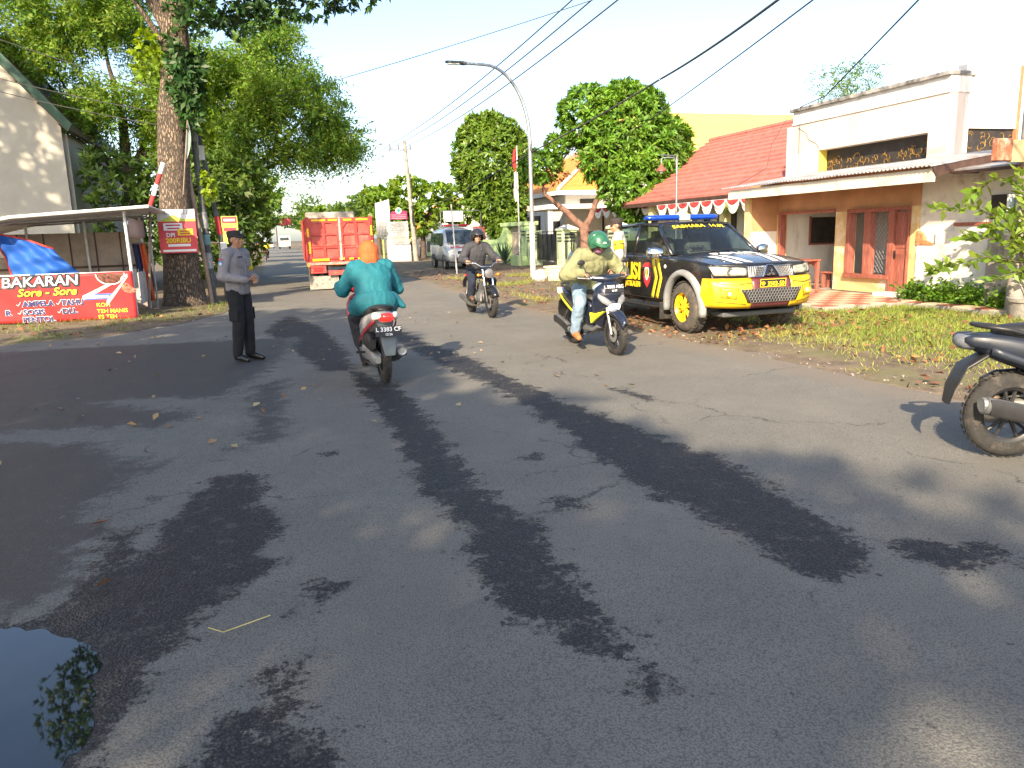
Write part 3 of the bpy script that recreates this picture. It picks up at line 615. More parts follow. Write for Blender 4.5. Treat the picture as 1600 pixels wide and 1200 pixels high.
# --- pitched roofs built course by course
def courses(parent, fn, n, mt, th=0.02, lap=0.03, name='roof_course', segs=1):
    """fn(u along, v up) -> point; n overlapping courses, each its own piece"""
    for k in range(n):
        b = MB(); v0, v1 = k / n, (k + 1) / n
        a, c = [], []
        for s in range(segs + 1):
            u = s / segs; p0 = Vector(fn(u, v0)); p1 = Vector(fn(u, min(1, v1 + 0.15 / n)))
            a.append(p0 + Vector((0, 0, lap))); c.append(p1)
        vs = a + c + [p - Vector((0, 0, th + lap)) for p in a]; m = segs + 1
        fs = [(s, s + 1, m + s + 1, m + s) for s in range(segs)] + [(2 * m + s, 2 * m + s + 1, s + 1, s) for s in range(segs)]
        b.add(vs, fs); link(name, b, mt, parent)
H1 = thing('red_roof_house', 'low house with pink-red ribbed roof behind the police pickup', 'house', (13.5, 17.7, 0))
rf = MB(); rf.poly([(0, 0, 2.68), (0, 10.1, 2.68), (3.5, 10.1, 4.86), (3.5, 0, 4.86)]); RF = link('roof', rf, DARKWOOD, H1, sol=0.02)
courses(RF, lambda u, v: (lerp(-0.35, 3.5, v), lerp(0, 10.1, u), lerp(2.50, 4.9, v)), 15, PINKTILE, th=0.02, lap=0.065)
b = MB(); b.tube([(3.5, 0, 4.92), (3.5, 10.1, 4.92)], 0.1, 8); link('ridge_cap', b, PINKTILE, RF)
rf = MB(); rf.poly([(3.5, 0, 4.84), (3.5, 10.1, 4.84), (8, 10.1, 2.4), (8, 0, 2.4)]); link('rear_slope', rf, PINKTILE, RF, sol=0.03)
b = MB(); b.b2(-0.36, -0.32, 0, 10.1, 2.36, 2.5); link('fascia', b, DARKWOOD, H1)
b = MB(); b.b2(0.9, 1.1, 0, 10, 0, 2.7); link('wall', b, WHITE, H1)
b = MB(); b.poly([(1, 10, 0), (1, 10, 2.9), (3.5, 10, 4.8), (7.5, 10, 2.6), (7.5, 10, 0)]); link('gable_wall', b, WHITE, H1, sol=0.1)
for y, z0, wdt in ((1.9, 0.2, 0.8), (4.2, 0.9, 1.1), (6.6, 0.2, 0.9)): b = MB(); b.b2(0.86, 0.9, y, y + wdt, z0, 2.2); link('doorway' if z0 < 0.5 else 'window', b, DARK, H1)
for y in (1.2, 3.3, 5.6, 8.0): b = MB(); b.b2(-0.15, 0.1, y, y + 0.25, 0, 2.5); link('porch_pillar', b, mat('cream_yellow_paint', (0.75, 0.68, 0.32), 0.85, var=0.05), H1)
b = MB()
for k in range(3): b.prism([(2.4 + k * 0.36, 2.3), (2.76 + k * 0.36, 2.3), (2.76 + k * 0.36, 1.95), (2.58 + k * 0.36, 2.06), (2.4 + k * 0.36, 1.95)], -0.27, -0.25, 'X')
link('green_pelmet', b, mat('olive_paint', (0.32, 0.40, 0.06), 0.8), H1)
# bunting swags
def bunting(label, x, y0, y1, z, n, grp='red and white bunting swags'):
    t = thing('bunting', label, 'bunting', (x, y0, z)); L_ = (y1 - y0) / n
    b = MB(); b.tube([(0, 0, 0), (0, y1 - y0, 0)], 0.008, 5); link('cord', b, WHCL, t)
    for k in range(n):
        for nm, s0, s1, mt in (('white_swag', 0.0, 1.0, WHCL), ('red_swag', 0.0, 0.62, REDCL)):
            def sw(u, v, k=k, s1=s1):
                d = 0.42 * (1 - (2 * u - 1) ** 2) ** 0.6 * s1; off = 0.012 if s1 < 1 else 0
                return (-off + 0.03 * math.sin(v * 9) - 0.02, (k + 0.03 + u * 0.94 * (1 if s1 == 1 else 0.8) + (0 if s1 == 1 else 0.094)) * L_, -v * d - 0.005)
            b = MB(); b.grid(sw, 12, 5); link(nm, b, mt, t, smooth=180)
bunting('red and white bunting hanging from the pink-red roof eave', 13.0, 18.9, 24.6, 2.36, 8)
bunting('red and white bunting on the porch behind the second policeman', 13.6, 26.2, 31.5, 2.5, 6)
# --- wall lamp on a post
LP = thing('yard_lamp', 'thin grey yard lamp post with hanging red-brown shade behind the pickup', 'lamp', (11.5, 20.6, 0))
b = MB(); b.tube([(0, 0, 0), (0, 0, 3.6)], 0.035, 10); b.tube([(0, 0, 1.9), (0, 0, 1.95)], 0.05, 10); link('post', b, GREYM, LP, smooth=40)
b = MB(); b.tube([(0, 0, 3.3), (-0.03, 0, 3.45), (-0.1, 0, 3.55), (-0.2, 0, 3.57), (-0.46, 0, 3.56), (-0.5, 0, 3.5), (-0.5, 0, 3.38)], 0.02, 8); b.tube([(0.02, 0, 3.62), (-0.56, 0, 3.64)], 0.016, 6); link('arm', b, GREYM, LP, smooth=60)
b = MB(); b.lathe([(0.02, 3.4), (0.04, 3.36), (0.07, 3.30), (0.16, 3.22), (0.165, 3.19), (0.14, 3.2), (0.05, 3.28)], (-0.5, 0, 0), n=16); link('lamp_shade', b, mat('rust_red_shade', (0.28, 0.08, 0.06), 0.5), LP, smooth=50)
b = MB(); b.ell((-0.5, 0, 3.18), (0.055, 0.055, 0.07)); link('bulb', b, mat('opal_bulb', (0.8, 0.8, 0.78), 0.3), LP, smooth=180)
# --- far yellow roof
H2 = thing('yellow_roof_hall', 'large yellow-orange roof of a hall rising behind the pink-red roof', 'building', (24, 40, 0))
b = MB(); b.b2(-5, 12, -4.5, 4, 0, 4.3); link('wall', b, WHITE, H2)
rf = MB(); rf.poly([(-5.6, 0, 7.85), (13, 0, 7.85), (13, 5, 4.2), (-5.6, 5, 4.2)]); RF = link('roof', rf, YELTILE, H2, sol=0.05)
courses(RF, lambda u, v: (lerp(-5.6, 13, u), lerp(-5.2, 0.0, v), lerp(4.2, 7.86, v)), 24, YELTILE, th=0.02, lap=0.02)
for sx in (-5, 12): b = MB(); b.poly([(sx, -4.5, 4.3), (sx, 4, 4.3), (sx, 0, 7.7)]); link('gable', b, WHITE, H2, sol=0.1)
# --- orange-tiled house behind the green fence
H3 = thing('orange_roof_house', 'white house with orange tiled hip roof and white fascia behind the green gate', 'house', (16, 42, 0))
b = MB(); b.b2(0.6, 11, 0.6, 14, 0, 3.7); link('wall', b, WHITE, H3)
rr = MB(); rr.box((5.4, 7, 3.70), (10.8, 14.2, 0.1)); RF = link('roof', rr, DARKWOOD, H3)
def hip(side):
    def f(u, v):
        x0, x1, y0, y1 = -0.1, 11.2, -0.1, 14.2; d = 4.6 * v
        z = 3.85 + 2.75 * v
        if side == 'S': return (lerp(x0 + d, x1 - d, u), y0 + d, z)
        if side == 'W': return (x0 + d, lerp(y1 - d, y0 + d, u), z)
        return (x1 - d, lerp(y0 + d, y1 - d, u), z)
    return f
for s in 'SWE': courses(RF, hip(s), 22, ORTILE, th=0.03, lap=0.03)
b = MB(); b.tube([(-0.1, -0.1, 3.95), (4.5, 4.5, 6.72), (4.5, 9.6, 6.72), (-0.1, 14.2, 3.95)], 0.11, 8); link('ridge_cap', b, mat('pale_ridge', (0.72, 0.6, 0.48), 0.8), RF)
b = MB(); b.b2(-0.14, 11.2, -0.16, -0.12, 3.62, 3.86); b.b2(-0.16, -0.12, -0.119, 14.2, 3.62, 3.86); link('fascia', b, WHITE, H3)
for x in (1.5,): b = MB(); b.b2(x, x + 1.0, 0.55, 0.6, 2.75, 3.4); link('window', b, DARK, H3)
b = MB(); b.b2(2.9, 3.9, 0.55, 0.6, 1.2, 2.4); link('window', b, DARK, H3)
b = MB(); b.b2(-2.2, 3.2, -4.2, 0.55, 2.72, 2.95); link('porch_slab', b, WHITE, H3)
b = MB(); b.b2(-2.3, -1.8, -1.0, 10, 2.75, 3.0); link('porch_beam', b, mat('pinkish_beam', (0.55, 0.42, 0.36), 0.8), H3)
for y in (-4.0, 0.2, 5): b = MB(); b.b2(-2.1, -1.9, y, y + 0.2, 0, 2.73); link('porch_pillar', b, WHITE, H3)
b = MB(); b.b2(0.5, 0.59, 1.5, 3.2, 0, 2.2); link('doorway', b, DARK, H3)
b = MB(); b.b2(0.5, 0.59, 5.0, 8.5, 0.2, 2.6); link('doorway', b, DARK, H3)
SB = thing('blue_office_sign', 'small blue office sign board on the white porch beyond the green gate', 'sign', (13.75, 43.5, 2.1))
b = MB(); b.b2(-0.02, 0.02, -0.9, 0.9, 0, 0.42); link('board', b, mat('blue_paint', (0.05, 0.09, 0.42), 0.5), SB)
b = MB(); b.b2(-0.026, -0.021, -0.7, 0.3, 0.24, 0.30); b.b2(-0.026, -0.021, -0.7, 0.1, 0.12, 0.18); link('print_lines', b, WHCL, SB)
b = MB(); b.tube([(0, -0.7, -2.1), (0, -0.7, 0)], 0.03, 6); b.tube([(0, 0.7, -2.1), (0, 0.7, 0)], 0.03, 6); link('post', b, GREYM, SB)
# --- white house with a yellow gable, farther along
H4 = thing('yellow_gable_house', 'white house with pale yellow gable edge and orange roof behind the ambulance', 'house', (12.3, 60, 0))
b = MB(); b.poly([(-1.6, 0, 0), (-1.6, 0, 1.2), (2.6, 0, 4.2), (6.8, 0, 1.4), (6.8, 0, 0)]); link('gable_wall', b, WHITE, H4, sol=0.15)
b = MB(); b.tube([(-1.9, -0.15, 1.1), (2.6, -0.15, 4.35), (7.1, -0.15, 1.2)], 0.16, 4); link('gable_edge', b, mat('pale_yellow_paint', (0.75, 0.70, 0.30), 0.8), H4)
rf = MB(); rf.poly([(-2, -0.2, 1.1), (2.6, -0.2, 4.4), (2.6, 10, 4.4), (-2, 10, 1.1)]); rf.poly([(2.6, -0.2, 4.4), (7.2, -0.2, 1.1), (7.2, 10, 1.1), (2.6, 10, 4.4)]); link('roof', rf, ORTILE, H4, sol=0.1)
b = MB(); b.b2(3.2, 4.2, -0.12, -0.08, 0.5, 2.2); link('window', b, mat('maroon_shutter', (0.25, 0.06, 0.05), 0.6), H4)
b = MB(); b.b2(4.6, 5.3, -0.12, -0.08, 0.2, 1.5); link('doorway', b, DARK, H4)
H5 = thing('orange_roof_annex', 'low annex with orange roof between the clipped tree and the yellow gable house', 'house', (16.5, 52, 0))
b = MB(); b.b2(0, 5, 0, 6, 0, 2.9); link('wall', b, WHITE, H5)
courses(link('roof', MB().box((2.5, 3, 2.95), (5.6, 6.6, 0.1)), DARKWOOD, H5), lambda u, v: (lerp(-0.4 + 2.5 * v, 5.4 - 2.5 * v, u), lerp(-0.4, 3, v), lerp(3.0, 4.9, v)), 10, ORTILE)
# --- green boundary fence
def pillar(label, y, w=0.55, h=1.62, slots=True, cap=True, x=12.0, mt=LIMEP):
    t = thing('fence_pillar', label, 'pillar', (x, y, 0), 0, 'green fence pillars along the right verge')
    b = MB(); b.b2(-w / 2, w / 2, -w / 2, w / 2, 0, h); link('shaft', b, mt, t, bev=0.01)
    if cap:
        b = MB(); b.box((0, 0, h + 0.03), (w + 0.12, w + 0.12, 0.06)); link('cap_slab', b, LIMEP, t)
        b = MB(); b.box((0, 0, h + 0.15), (w + 0.14, w + 0.14, 0.18), taper=0.12); link('cap', b, WHITE, t)
    if slots:
        for k in range(3): b = MB(); b.b2(-w / 2 - 0.012, -w / 2 + 0.01, -w * 0.36, w * 0.36, h - 0.2 - k * 0.14, h - 0.13 - k * 0.14); link('slot', b, DGREY, t)
        for k in range(3): b = MB(); b.b2(-w * 0.36, w * 0.36, -w / 2 - 0.012, -w / 2 + 0.01, h - 0.2 - k * 0.14, h - 0.13 - k * 0.14); link('slot', b, DGREY, t)
        b = MB(); b.b2(-w / 2 - 0.012, -w / 2 + 0.01, w * 0.22, w * 0.32, 0.45, h - 0.5); link('slot', b, DGREY, t)
        b = MB(); b.b2(-w * 0.32, -w * 0.22, -w / 2 - 0.012, -w / 2 + 0.01, 0.45, h - 0.5); link('slot', b, DGREY, t)
    return t
pillar('pale green fence pillar with pointed white cap beside the black gate', 30.7, 0.66)
pillar('pale green pillar with white cap just behind the second policeman', 25.6, 0.6)
pillar('plain green fence pillar left of the ambulance', 50.2, 0.5, 1.45, True, False); pillar('plain green fence pillar beside the stacked name boards', 56, 0.5, 1.45, True, True)
pillar('green gate pillar right behind the street lamp pole', 34.9, 0.6, 1.65, True, False)
def bar_fence(name, label, y0, y1, z0, z1, n, x=12.0, solid=False):
    t = thing(name, label, 'gate' if 'gate' in name else 'fence', (x, y0, 0)); L_ = y1 - y0
    b = MB(); b.b2(-0.02, 0.02, 0, L_, z1 - 0.04, z1); link('rail', b, BLACKM, t); b = MB(); b.b2(-0.02, 0.02, 0, L_, z0, z0 + 0.04); link('rail', b, BLACKM, t)
    if solid: b = MB(); b.b2(-0.006, 0.006, 0.01, L_ - 0.01, z0 + 0.04, z1 - 0.12); link('sheet', b, BLACKM, t)
    bm = MB(); bm.b2(-0.012, 0.012, -0.012, 0.012, z0 + 0.04, z1 - 0.04); me = bm.mesh('bar'); me.materials.append(BLACKM)
    for k in range(n): o = link('bar', me, None, t); o.location = (0 if not solid else -0.02, L_ * (k + 0.5) / n, 0)
    return t
bar_fence('sheet_gate', 'black sheet metal gate between the green pillars', 31.1, 34.55, 0.32, 1.6, 6, solid=True)
bar_fence('bar_fence', 'black vertical bar fence behind the green-helmeted rider', 25.95, 30.3, 0.35, 1.55, 36)
bar_fence('bar_fence', 'dark sheet fence panel between green pillars left of the ambulance', 50.5, 55.7, 0.4, 1.4, 5, solid=True)
PL = thing('fence_plinth', 'dark grey stone plinth below the black bar fence and gate', 'wall', (12, 18, 0))
b = MB(); b.b2(-0.12, 0.12, 0, 7.25, 0, 0.34); b.b2(-0.12, 0.12, 7.9, 12.3, 0, 0.34); link('plinth', b, DGREY, PL, bev=0.01)
b = MB(); b.b2(-0.1, 0.1, 0, 7.25, 0.345, 1.25); link('rendered_wall', b, LIMEP, PL)
GW = thing('green_gate_wall', 'lime green gatehouse wall with beige recess and sloping wing', 'wall', (12, 35.3, 0))
b = MB(); b.b2(-0.25, 0.25, 0, 0.9, 0.33, 1.9); link('block', b, LIME, GW, bev=0.01); b = MB(); b.b2(-0.3, 0.35, -0.05, 4.2, 1.905, 2.1); link('top_slab', b, LIME, GW, bev=0.02)
b = MB(); b.b2(0.0, 0.25, 0.903, 3.2, 0.1, 1.9); link('recess', b, mat('beige_stone', (0.5, 0.43, 0.33), 0.9, var=0.12, scale=5, bump=0.3), GW)
b = MB(); b.b2(-0.03, 0.0, 1.6, 1.9, 0.9, 1.3); link('letter_slot', b, DGREY, GW)
b = MB(); b.prism([(3.203, 0), (4.1, 0), (5.2, 0), (5.2, 1.25), (4.6, 1.35), (4.1, 1.6), (3.8, 1.9), (3.203, 1.9)], -0.25, 0.25, 'X'); link('wing', b, LIME, GW, bev=0.01)
b = MB(); b.b2(-0.2, 0.2, 5.203, 14.5, 0.35, 1.25); link('long_wall', b, LIME, GW); b = MB(); b.b2(-0.22, 0.22, 5.203, 14.5, 0, 0.345); link('plinth', b, DGREY, GW)
b = MB(); b.b2(-0.8, -0.26, -0.2, 0.9, 0, 0.5); link('kerb_block', b, LIME, GW)
for k in range(2): b = MB(); b.b2(-0.27, -0.252, 0.1, 0.8, 1.45 + k * 0.15, 1.52 + k * 0.15); link('slot', b, DGREY, GW)
FW = thing('far_green_wall', 'green wall with dark panels running past the name-board stack', 'wall', (12, 56.5, 0))
b = MB(); b.b2(-0.2, 0.2, 0, 25, 0, 1.3); link('wall', b, LIME, FW)
for k in range(6): b = MB(); b.b2(-0.22, -0.19, 1 + k * 4, 3.4 + k * 4, 0.35, 1.15); link('dark_panel', b, DGREY, FW)
# ------------------------------------------------------------ left house (gable end behind the food stall)
HL = thing('left_house', 'grey-white gable wall of a house with green roof edge behind the food stall', 'house', (-5.6, 27, 0))
GWALL = mat('grey_white_render', (0.42, 0.41, 0.36), 0.9, var=0.06, scale=0.9, bump=0.1, dirt=(0.36, 0.35, 0.30), dscale=0.5, damt=0.4)
b = MB(); b.poly([(0, 0, 0), (0, 0, 5.27), (-5, 0, 11.35), (-8, 0, 15), (-14, 0, 15), (-14, 0, 0)]); link('gable_wall', b, GWALL, HL, sol=0.2)
b = MB(); b.b2(-0.2, 0.1, 0.11, 9, 0, 4.9); link('side_wall', b, GWALL, HL)
GR = mat('green_roof_edge', (0.02, 0.075, 0.045), 0.6, var=0.15)
sl_ = Vector((-1, 0, 1.22)).normalized()
rb = MB(); p = Vector((0.35, 0, 4.86)); q = p + sl_ * 14
rb.add([p + Vector((0, -0.9, 0)), q + Vector((0, -0.9, 0)), q + Vector((0, 9, 0)), p + Vector((0, 9, 0))], [(0, 1, 2, 3)]); link('roof', rb, DARKWOOD, HL, sol=0.08)
rb = MB(); p2 = Vector((0.35, -0.94, 4.84))
rb.add([p2, p2 + sl_ * 14, p2 + sl_ * 14 + Vector((0.13, 0, 0.20)), p2 + Vector((0.13, 0, 0.20))], [(0, 1, 2, 3)]); link('barge_board', rb, GR, HL, sol=0.05)
for k in range(9):
    rb = MB(); c = p + sl_ * (0.4 + k * 0.75); rb.tube([c + Vector((0, -0.85, -0.1)), c + Vector((0, 0.1, -0.1))], 0.04, 4); link('purlin', rb, mat('weathered_wood', (0.35, 0.26, 0.17), 0.8, var=0.2), HL)
# ------------------------------------------------------------ vegetation
def unit(a): return a / (np.linalg.norm(a, axis=-1, keepdims=True) + 1e-9)
def leaf_quads(P, D, L_, W_, fold=0.18, N=None):
    """one rhombic leaf at every P along D"""
    n = len(P); D = unit(D); ref = N if N is not None else nrs.normal(size=(n, 3)); S = unit(np.cross(D, ref)); U = np.cross(S, D)
    L_ = np.broadcast_to(np.asarray(L_, float).reshape(-1, 1), (n, 1)); W_ = np.broadcast_to(np.asarray(W_, float).reshape(-1, 1), (n, 1))
    m = P + D * L_ * 0.5 - U * fold * W_
    v = np.stack([P, m + S * W_ * 0.5 + U * 2 * fold * W_, P + D * L_ - U * fold * W_, m - S * W_ * 0.5 + U * 2 * fold * W_], 1).reshape(-1, 3)
    f = np.arange(n * 4).reshape(-1, 4); return v, f
def in_lobes(n, lobes, shell=0.35):
    """points in a union of ellipsoids (cx,cy,cz,rx,ry,rz), thicker near the skin -> points, outward normals"""
    w = np.array([l[3] * l[4] + l[4] * l[5] + l[3] * l[5] for l in lobes]); idx = nrs.choice(len(lobes), n, p=w / w.sum())
    Lb = np.array(lobes)[idx]; d = unit(nrs.normal(size=(n, 3))); r = 1 - shell * nrs.rand(n, 1) ** 1.4
    bump_ = np.array([noise.noise(Vector((q[0] * 2.2 + k, q[1] * 2.2, q[2] * 2.2))) for q, k in zip(d.tolist(), idx.tolist())])[:, None]
    P = Lb[:, :3] + d * Lb[:, 3:] * r * (1 + 0.16 * bump_); N = unit(d / Lb[:, 3:]); return P, N
def drop_inside(P, N, lobes, k=0.72):
    keep = np.ones(len(P), bool)
    for l in lobes: keep &= (((P - np.array(l[:3])) / np.array(l[3:])) ** 2).sum(1) > k * k
    return P[keep], N[keep]
def rosette_crown(lobes, n, leaves=9, L_=0.28, W_=0.085, seed=0, shell=0.3):
    P, N = in_lobes(n, lobes, shell); P, N = drop_inside(P, N, lobes, 0.62)
    N = unit(N + np.array([0, 0, 0.35]) + nrs.normal(size=N.shape) * 0.35); m = len(P)
    P = np.repeat(P, leaves, 0); Nn = np.repeat(N, leaves, 0); t = unit(np.cross(Nn, nrs.normal(size=Nn.shape)))
    th = nrs.uniform(0.45, 1.45, (len(P), 1)); D = Nn * np.cos(th) + t * np.sin(th); D[:, 2] -= 0.15
    l = L_ * nrs.uniform(0.65, 1.2, len(P)); return leaf_quads(P, D, l, l * W_ / L_, 0.2, Nn)
def clumps(lobes, k=12, r=(0.30, 0.5)):
    """break big lobes into many leafy clumps with gaps between"""
    out = []
    for l in lobes:
        for q in range(k):
            d = unit(nrs.normal(size=3)) * nrs.rand() ** 0.4; s_ = nrs.uniform(*r); m_ = (l[3] * l[4] * l[5]) ** (1 / 3)
            out.append((l[0] + d[0] * l[3] * 0.85, l[1] + d[1] * l[4] * 0.85, l[2] + d[2] * l[5] * 0.85, s_ * m_ * 1.15, s_ * m_ * 1.15, s_ * m_ * 0.6))
    return out
def spray_crown(lobes, n, leaflets=14, twig=0.55, L_=0.10, W_=0.035, droop=0.5, shell=0.6, keep=0.0):
    """feathery sprays: paired leaflets along drooping twigs"""
    P, N = in_lobes(n, lobes, shell)
    if keep: P, N = drop_inside(P, N, lobes, keep)
    D = unit(N * 0.8 + nrs.normal(size=N.shape) * 0.6 + np.array([0, 0, -droop])); m = len(P)
    tl = twig * nrs.uniform(0.5, 1.25, (m, 1)); s = (np.arange(leaflets) + 0.5) / leaflets
    Q = P[:, None, :] + D[:, None, :] * (tl * s)[:, :, None]; Q[:, :, 2] -= 0.35 * (tl * s ** 2) * droop
    side = unit(np.cross(D, nrs.normal(size=D.shape))); sg = np.where(np.arange(leaflets) % 2 == 0, 1, -1)
    DD = D[:, None, :] * 0.45 + side[:, None, :] * sg[None, :, None] + nrs.normal(size=Q.shape) * 0.3
    Q = Q.reshape(-1, 3); DD = DD.reshape(-1, 3); l = L_ * nrs.uniform(0.6, 1.3, len(Q)); return leaf_quads(Q, DD, l, l * W_ / L_, 0.12)
def limb(b, p0, p1, r0, r1, wob=0.15, n=8, seg=7, sag=0.0):
    p0, p1 = Vector(p0), Vector(p1); L_ = (p1 - p0).length; pts, rs = [], []
    s = rnd.uniform(0, 99)
    for k in range(seg + 1):
        t = k / seg; p = p0.lerp(p1, t); w = wob * L_ * 0.25 * math.sin(math.pi * t)
        p += Vector((w * nz(t * 2, s), w * nz(t * 2, s + 9), w * nz(t * 2, s + 5) + sag * math.sin(math.pi * t))); pts.append(p); rs.append(lerp(r0, r1, t ** 0.8))
    b.tube(pts, rs, n); return pts
def bark_mat():
    """scaly bark: long plates with dark fissures"""
    mt = mat('bark', (0.30, 0.225, 0.16), 0.95, col2=(0.15, 0.115, 0.085), scale=3.0); nt = mt.node_tree; N = nt.nodes; L = nt.links; b = N['Principled BSDF']
    tc = N.new('ShaderNodeTexCoord'); mp = N.new('ShaderNodeMapping'); mp.inputs['Scale'].default_value = (21, 21, 6.5); L.new(tc.outputs['Object'], mp.inputs[0])
    ns = N.new('ShaderNodeTexNoise'); ns.inputs['Scale'].default_value = 2.5; ns.inputs['Detail'].default_value = 5; L.new(mp.outputs[0], ns.inputs['Vector'])
    av = N.new('ShaderNodeVectorMath'); av.operation = 'ADD'; L.new(mp.outputs[0], av.inputs[0]); L.new(ns.outputs['Color'], av.inputs[1])
    vo = N.new('ShaderNodeTexVoronoi'); vo.feature = 'DISTANCE_TO_EDGE'; vo.inputs['Scale'].default_value = 1.0; L.new(av.outputs[0], vo.inputs['Vector'])
    rp = N.new('ShaderNodeValToRGB'); rp.color_ramp.elements[0].position = 0.02; rp.color_ramp.elements[1].position = 0.22; L.new(vo.outputs['Distance'], rp.inputs[0])
    src = b.inputs['Base Color'].links[0].from_socket; mx = N.new('ShaderNodeMix'); mx.data_type = 'RGBA'; L.new(rp.outputs[0], mx.inputs[0]); mx.inputs[6].default_value = (0.085, 0.066, 0.052, 1); L.new(src, mx.inputs[7]); L.new(mx.outputs[2], b.inputs['Base Color'])
    bp = N.new('ShaderNodeBump'); bp.inputs['Strength'].default_value = 1.0; bp.inputs['Distance'].default_value = 0.04; L.new(rp.outputs[0], bp.inputs['Height']); L.new(bp.outputs[0], b.inputs['Normal'])
    return mt
BARK = bark_mat()
BARK2 = mat('dark_bark', (0.13, 0.09, 0.07), 0.95, col2=(0.05, 0.04, 0.035), scale=5, bump=0.7, bscale=16)
BARK3 = mat('reddish_bark', (0.26, 0.14, 0.10), 0.9, col2=(0.12, 0.07, 0.05), scale=6, bump=0.5, bscale=18)
L_DARK = leaf_mat('dark_glossy_leaf', (0.047, 0.111, 0.024), (0.027, 0.072, 0.018), rough=0.5, tl=0.25)
L_CLIP = leaf_mat('clipped_tree_leaf', (0.144, 0.276, 0.026), (0.089, 0.196, 0.024), ivar=0.5, hue=0.018, rough=0.5, tl=0.28)
L_CLIP2 = leaf_mat('olive_clipped_leaf', (0.160, 0.253, 0.031), (0.097, 0.180, 0.024), ivar=0.45, hue=0.018, rough=0.4, tl=0.28)
L_FINE = leaf_mat('feathery_leaf', (0.215, 0.325, 0.04), (0.115, 0.22, 0.035), ivar=0.5, hue=0.03, rough=0.55, tl=0.45, scale=0.5)
L_FINE2 = leaf_mat('feathery_leaf_dark', (0.13, 0.21, 0.035), (0.075, 0.14, 0.028), ivar=0.5, hue=0.02, rough=0.5, tl=0.4, scale=0.5)
L_LIGHT = leaf_mat('broad_light_leaf', (0.216, 0.325, 0.033), (0.121, 0.221, 0.028), ivar=0.4, hue=0.02, rough=0.4, tl=0.4)
L_VINE = leaf_mat('yellow_green_vine_leaf', (0.26, 0.36, 0.02), (0.16, 0.28, 0.02), ivar=0.3, hue=0.015, tl=0.45)
L_DRY = leaf_mat('dry_leaf', (0.30, 0.14, 0.06), (0.20, 0.09, 0.05), ivar=0.5, hue=0.02, rough=0.8, tl=0.15)
def tree(name, label, loc, crown, lm, bark=BARK, trunk=None, limbs=(), group=None, extra=()):
    t = thing(name, label, 'tree', loc, 0, group)
    if trunk is not None: link('trunk', trunk, bark, t, smooth=180)
    if limbs:
        b = MB()
        for a in limbs: limb(b, *a)
        link('branches', b, bark, t, smooth=180)
    if crown is not None:
        o = link('crown', np_mesh('crown', *crown), lm, t); o['kind'] = 'stuff'
    for nm, c, mt in extra: o = link(nm, np_mesh(nm, *c), mt, t); o['kind'] = 'stuff'
    return t
def trunk_mesh(pts, rs, n=22, rough=0.06, flare=0.35):
    """ridged trunk along pts"""
    b = MB(); K_ = 40; rings = []
    cum = [0]
    for a, c in zip(pts, pts[1:]): cum.append(cum[-1] + (Vector(c) - Vector(a)).length)
    for k in range(K_ + 1):
        s = cum[-1] * k / K_; c = Vector((interp(s, [(q, p[0]) for q, p in zip(cum, pts)]), interp(s, [(q, p[1]) for q, p in zip(cum, pts)]), interp(s, [(q, p[2]) for q, p in zip(cum, pts)])))
        r = interp(s, list(zip(cum, rs))); r *= 1 + flare * math.exp(-s / 0.45)
        ring = []
        for j in range(n):
            a = 2 * math.pi * j / n
            rr_ = r * (1 + rough * nz(math.cos(a) * 2.2, math.sin(a) * 2.2, s * 0.6) * 1.6 + rough * nz(math.cos(a) * 7, math.sin(a) * 7, s * 1.2) + flare * 0.5 * math.exp(-s / 0.35) * max(0, math.cos(a * 4 + 1)))
            ring.append(c + Vector((rr_ * math.cos(a), rr_ * math.sin(a), 0)))
        rings.append(ring)
    b.loft(rings); return b
# --- big roadside tree on the left (sign nailed to it)
tk = trunk_mesh([(0, 0, -0.1), (0.0, 0, 1.5), (0.05, 0, 3), (0.2, 0.05, 4.8), (0.42, 0.1, 6.2), (0.45, 0.1, 7.6), (0.3, 0.1, 9.5)], [0.42, 0.39, 0.36, 0.33, 0.31, 0.27, 0.2], rough=0.08)
lobes1 = [(0.2, 0, 11.5, 3.6, 3.2, 2.6), (2.8, 0.3, 9.6, 2.6, 2.4, 1.6), (4.6, 0.2, 9.9, 2.4, 2.0, 1.3), (-2.6, 0.5, 10.5, 2.2, 2.0, 1.7), (1.6, -0.6, 8.2, 1.4, 1.3, 0.9), (2.9, -0.5, 7.9, 1.3, 1.1, 0.75), (5.6, 0, 9.2, 1.3, 1.2, 0.8), (0.9, -1.0, 7.0, 0.6, 0.6, 0.9), (0.65, -0.45, 5.9, 0.45, 0.4, 1.0), (1.5, 0.5, 7.4, 1.0, 0.9, 0.7), (3.1, -0.3, 7.35, 1.5, 1.2, 0.55), (1.9, -0.5, 7.0, 0.9, 0.9, 0.7), (4.5, 0, 7.75, 1.2, 1.0, 0.5), (-1.0, -0.3, 8.2, 0.9, 0.9, 0.8)]
c1 = rosette_crown(lobes1, 7600, 8, 0.21, 0.075, shell=0.7)
lim1 = [((0.42, 0.1, 6.2), (-1.1, 0.3, 9.2), 0.17, 0.06), ((0.44, 0.1, 6.8), (2.4, 0.2, 9.4), 0.2, 0.07), ((0.45, 0.1, 7.4), (4.6, 0.2, 9.9), 0.16, 0.04), ((0.35, 0.1, 8.5), (-0.6, 0.3, 11.5), 0.16, 0.04), ((0.5, 0.05, 6.3), (1.4, -0.5, 7.9), 0.10, 0.03), ((0.35, 0.1, 5.9), (-0.5, -0.1, 7.3), 0.10, 0.04), ((0.3, 0.1, 9.4), (1.0, 0.2, 12), 0.15, 0.04)]
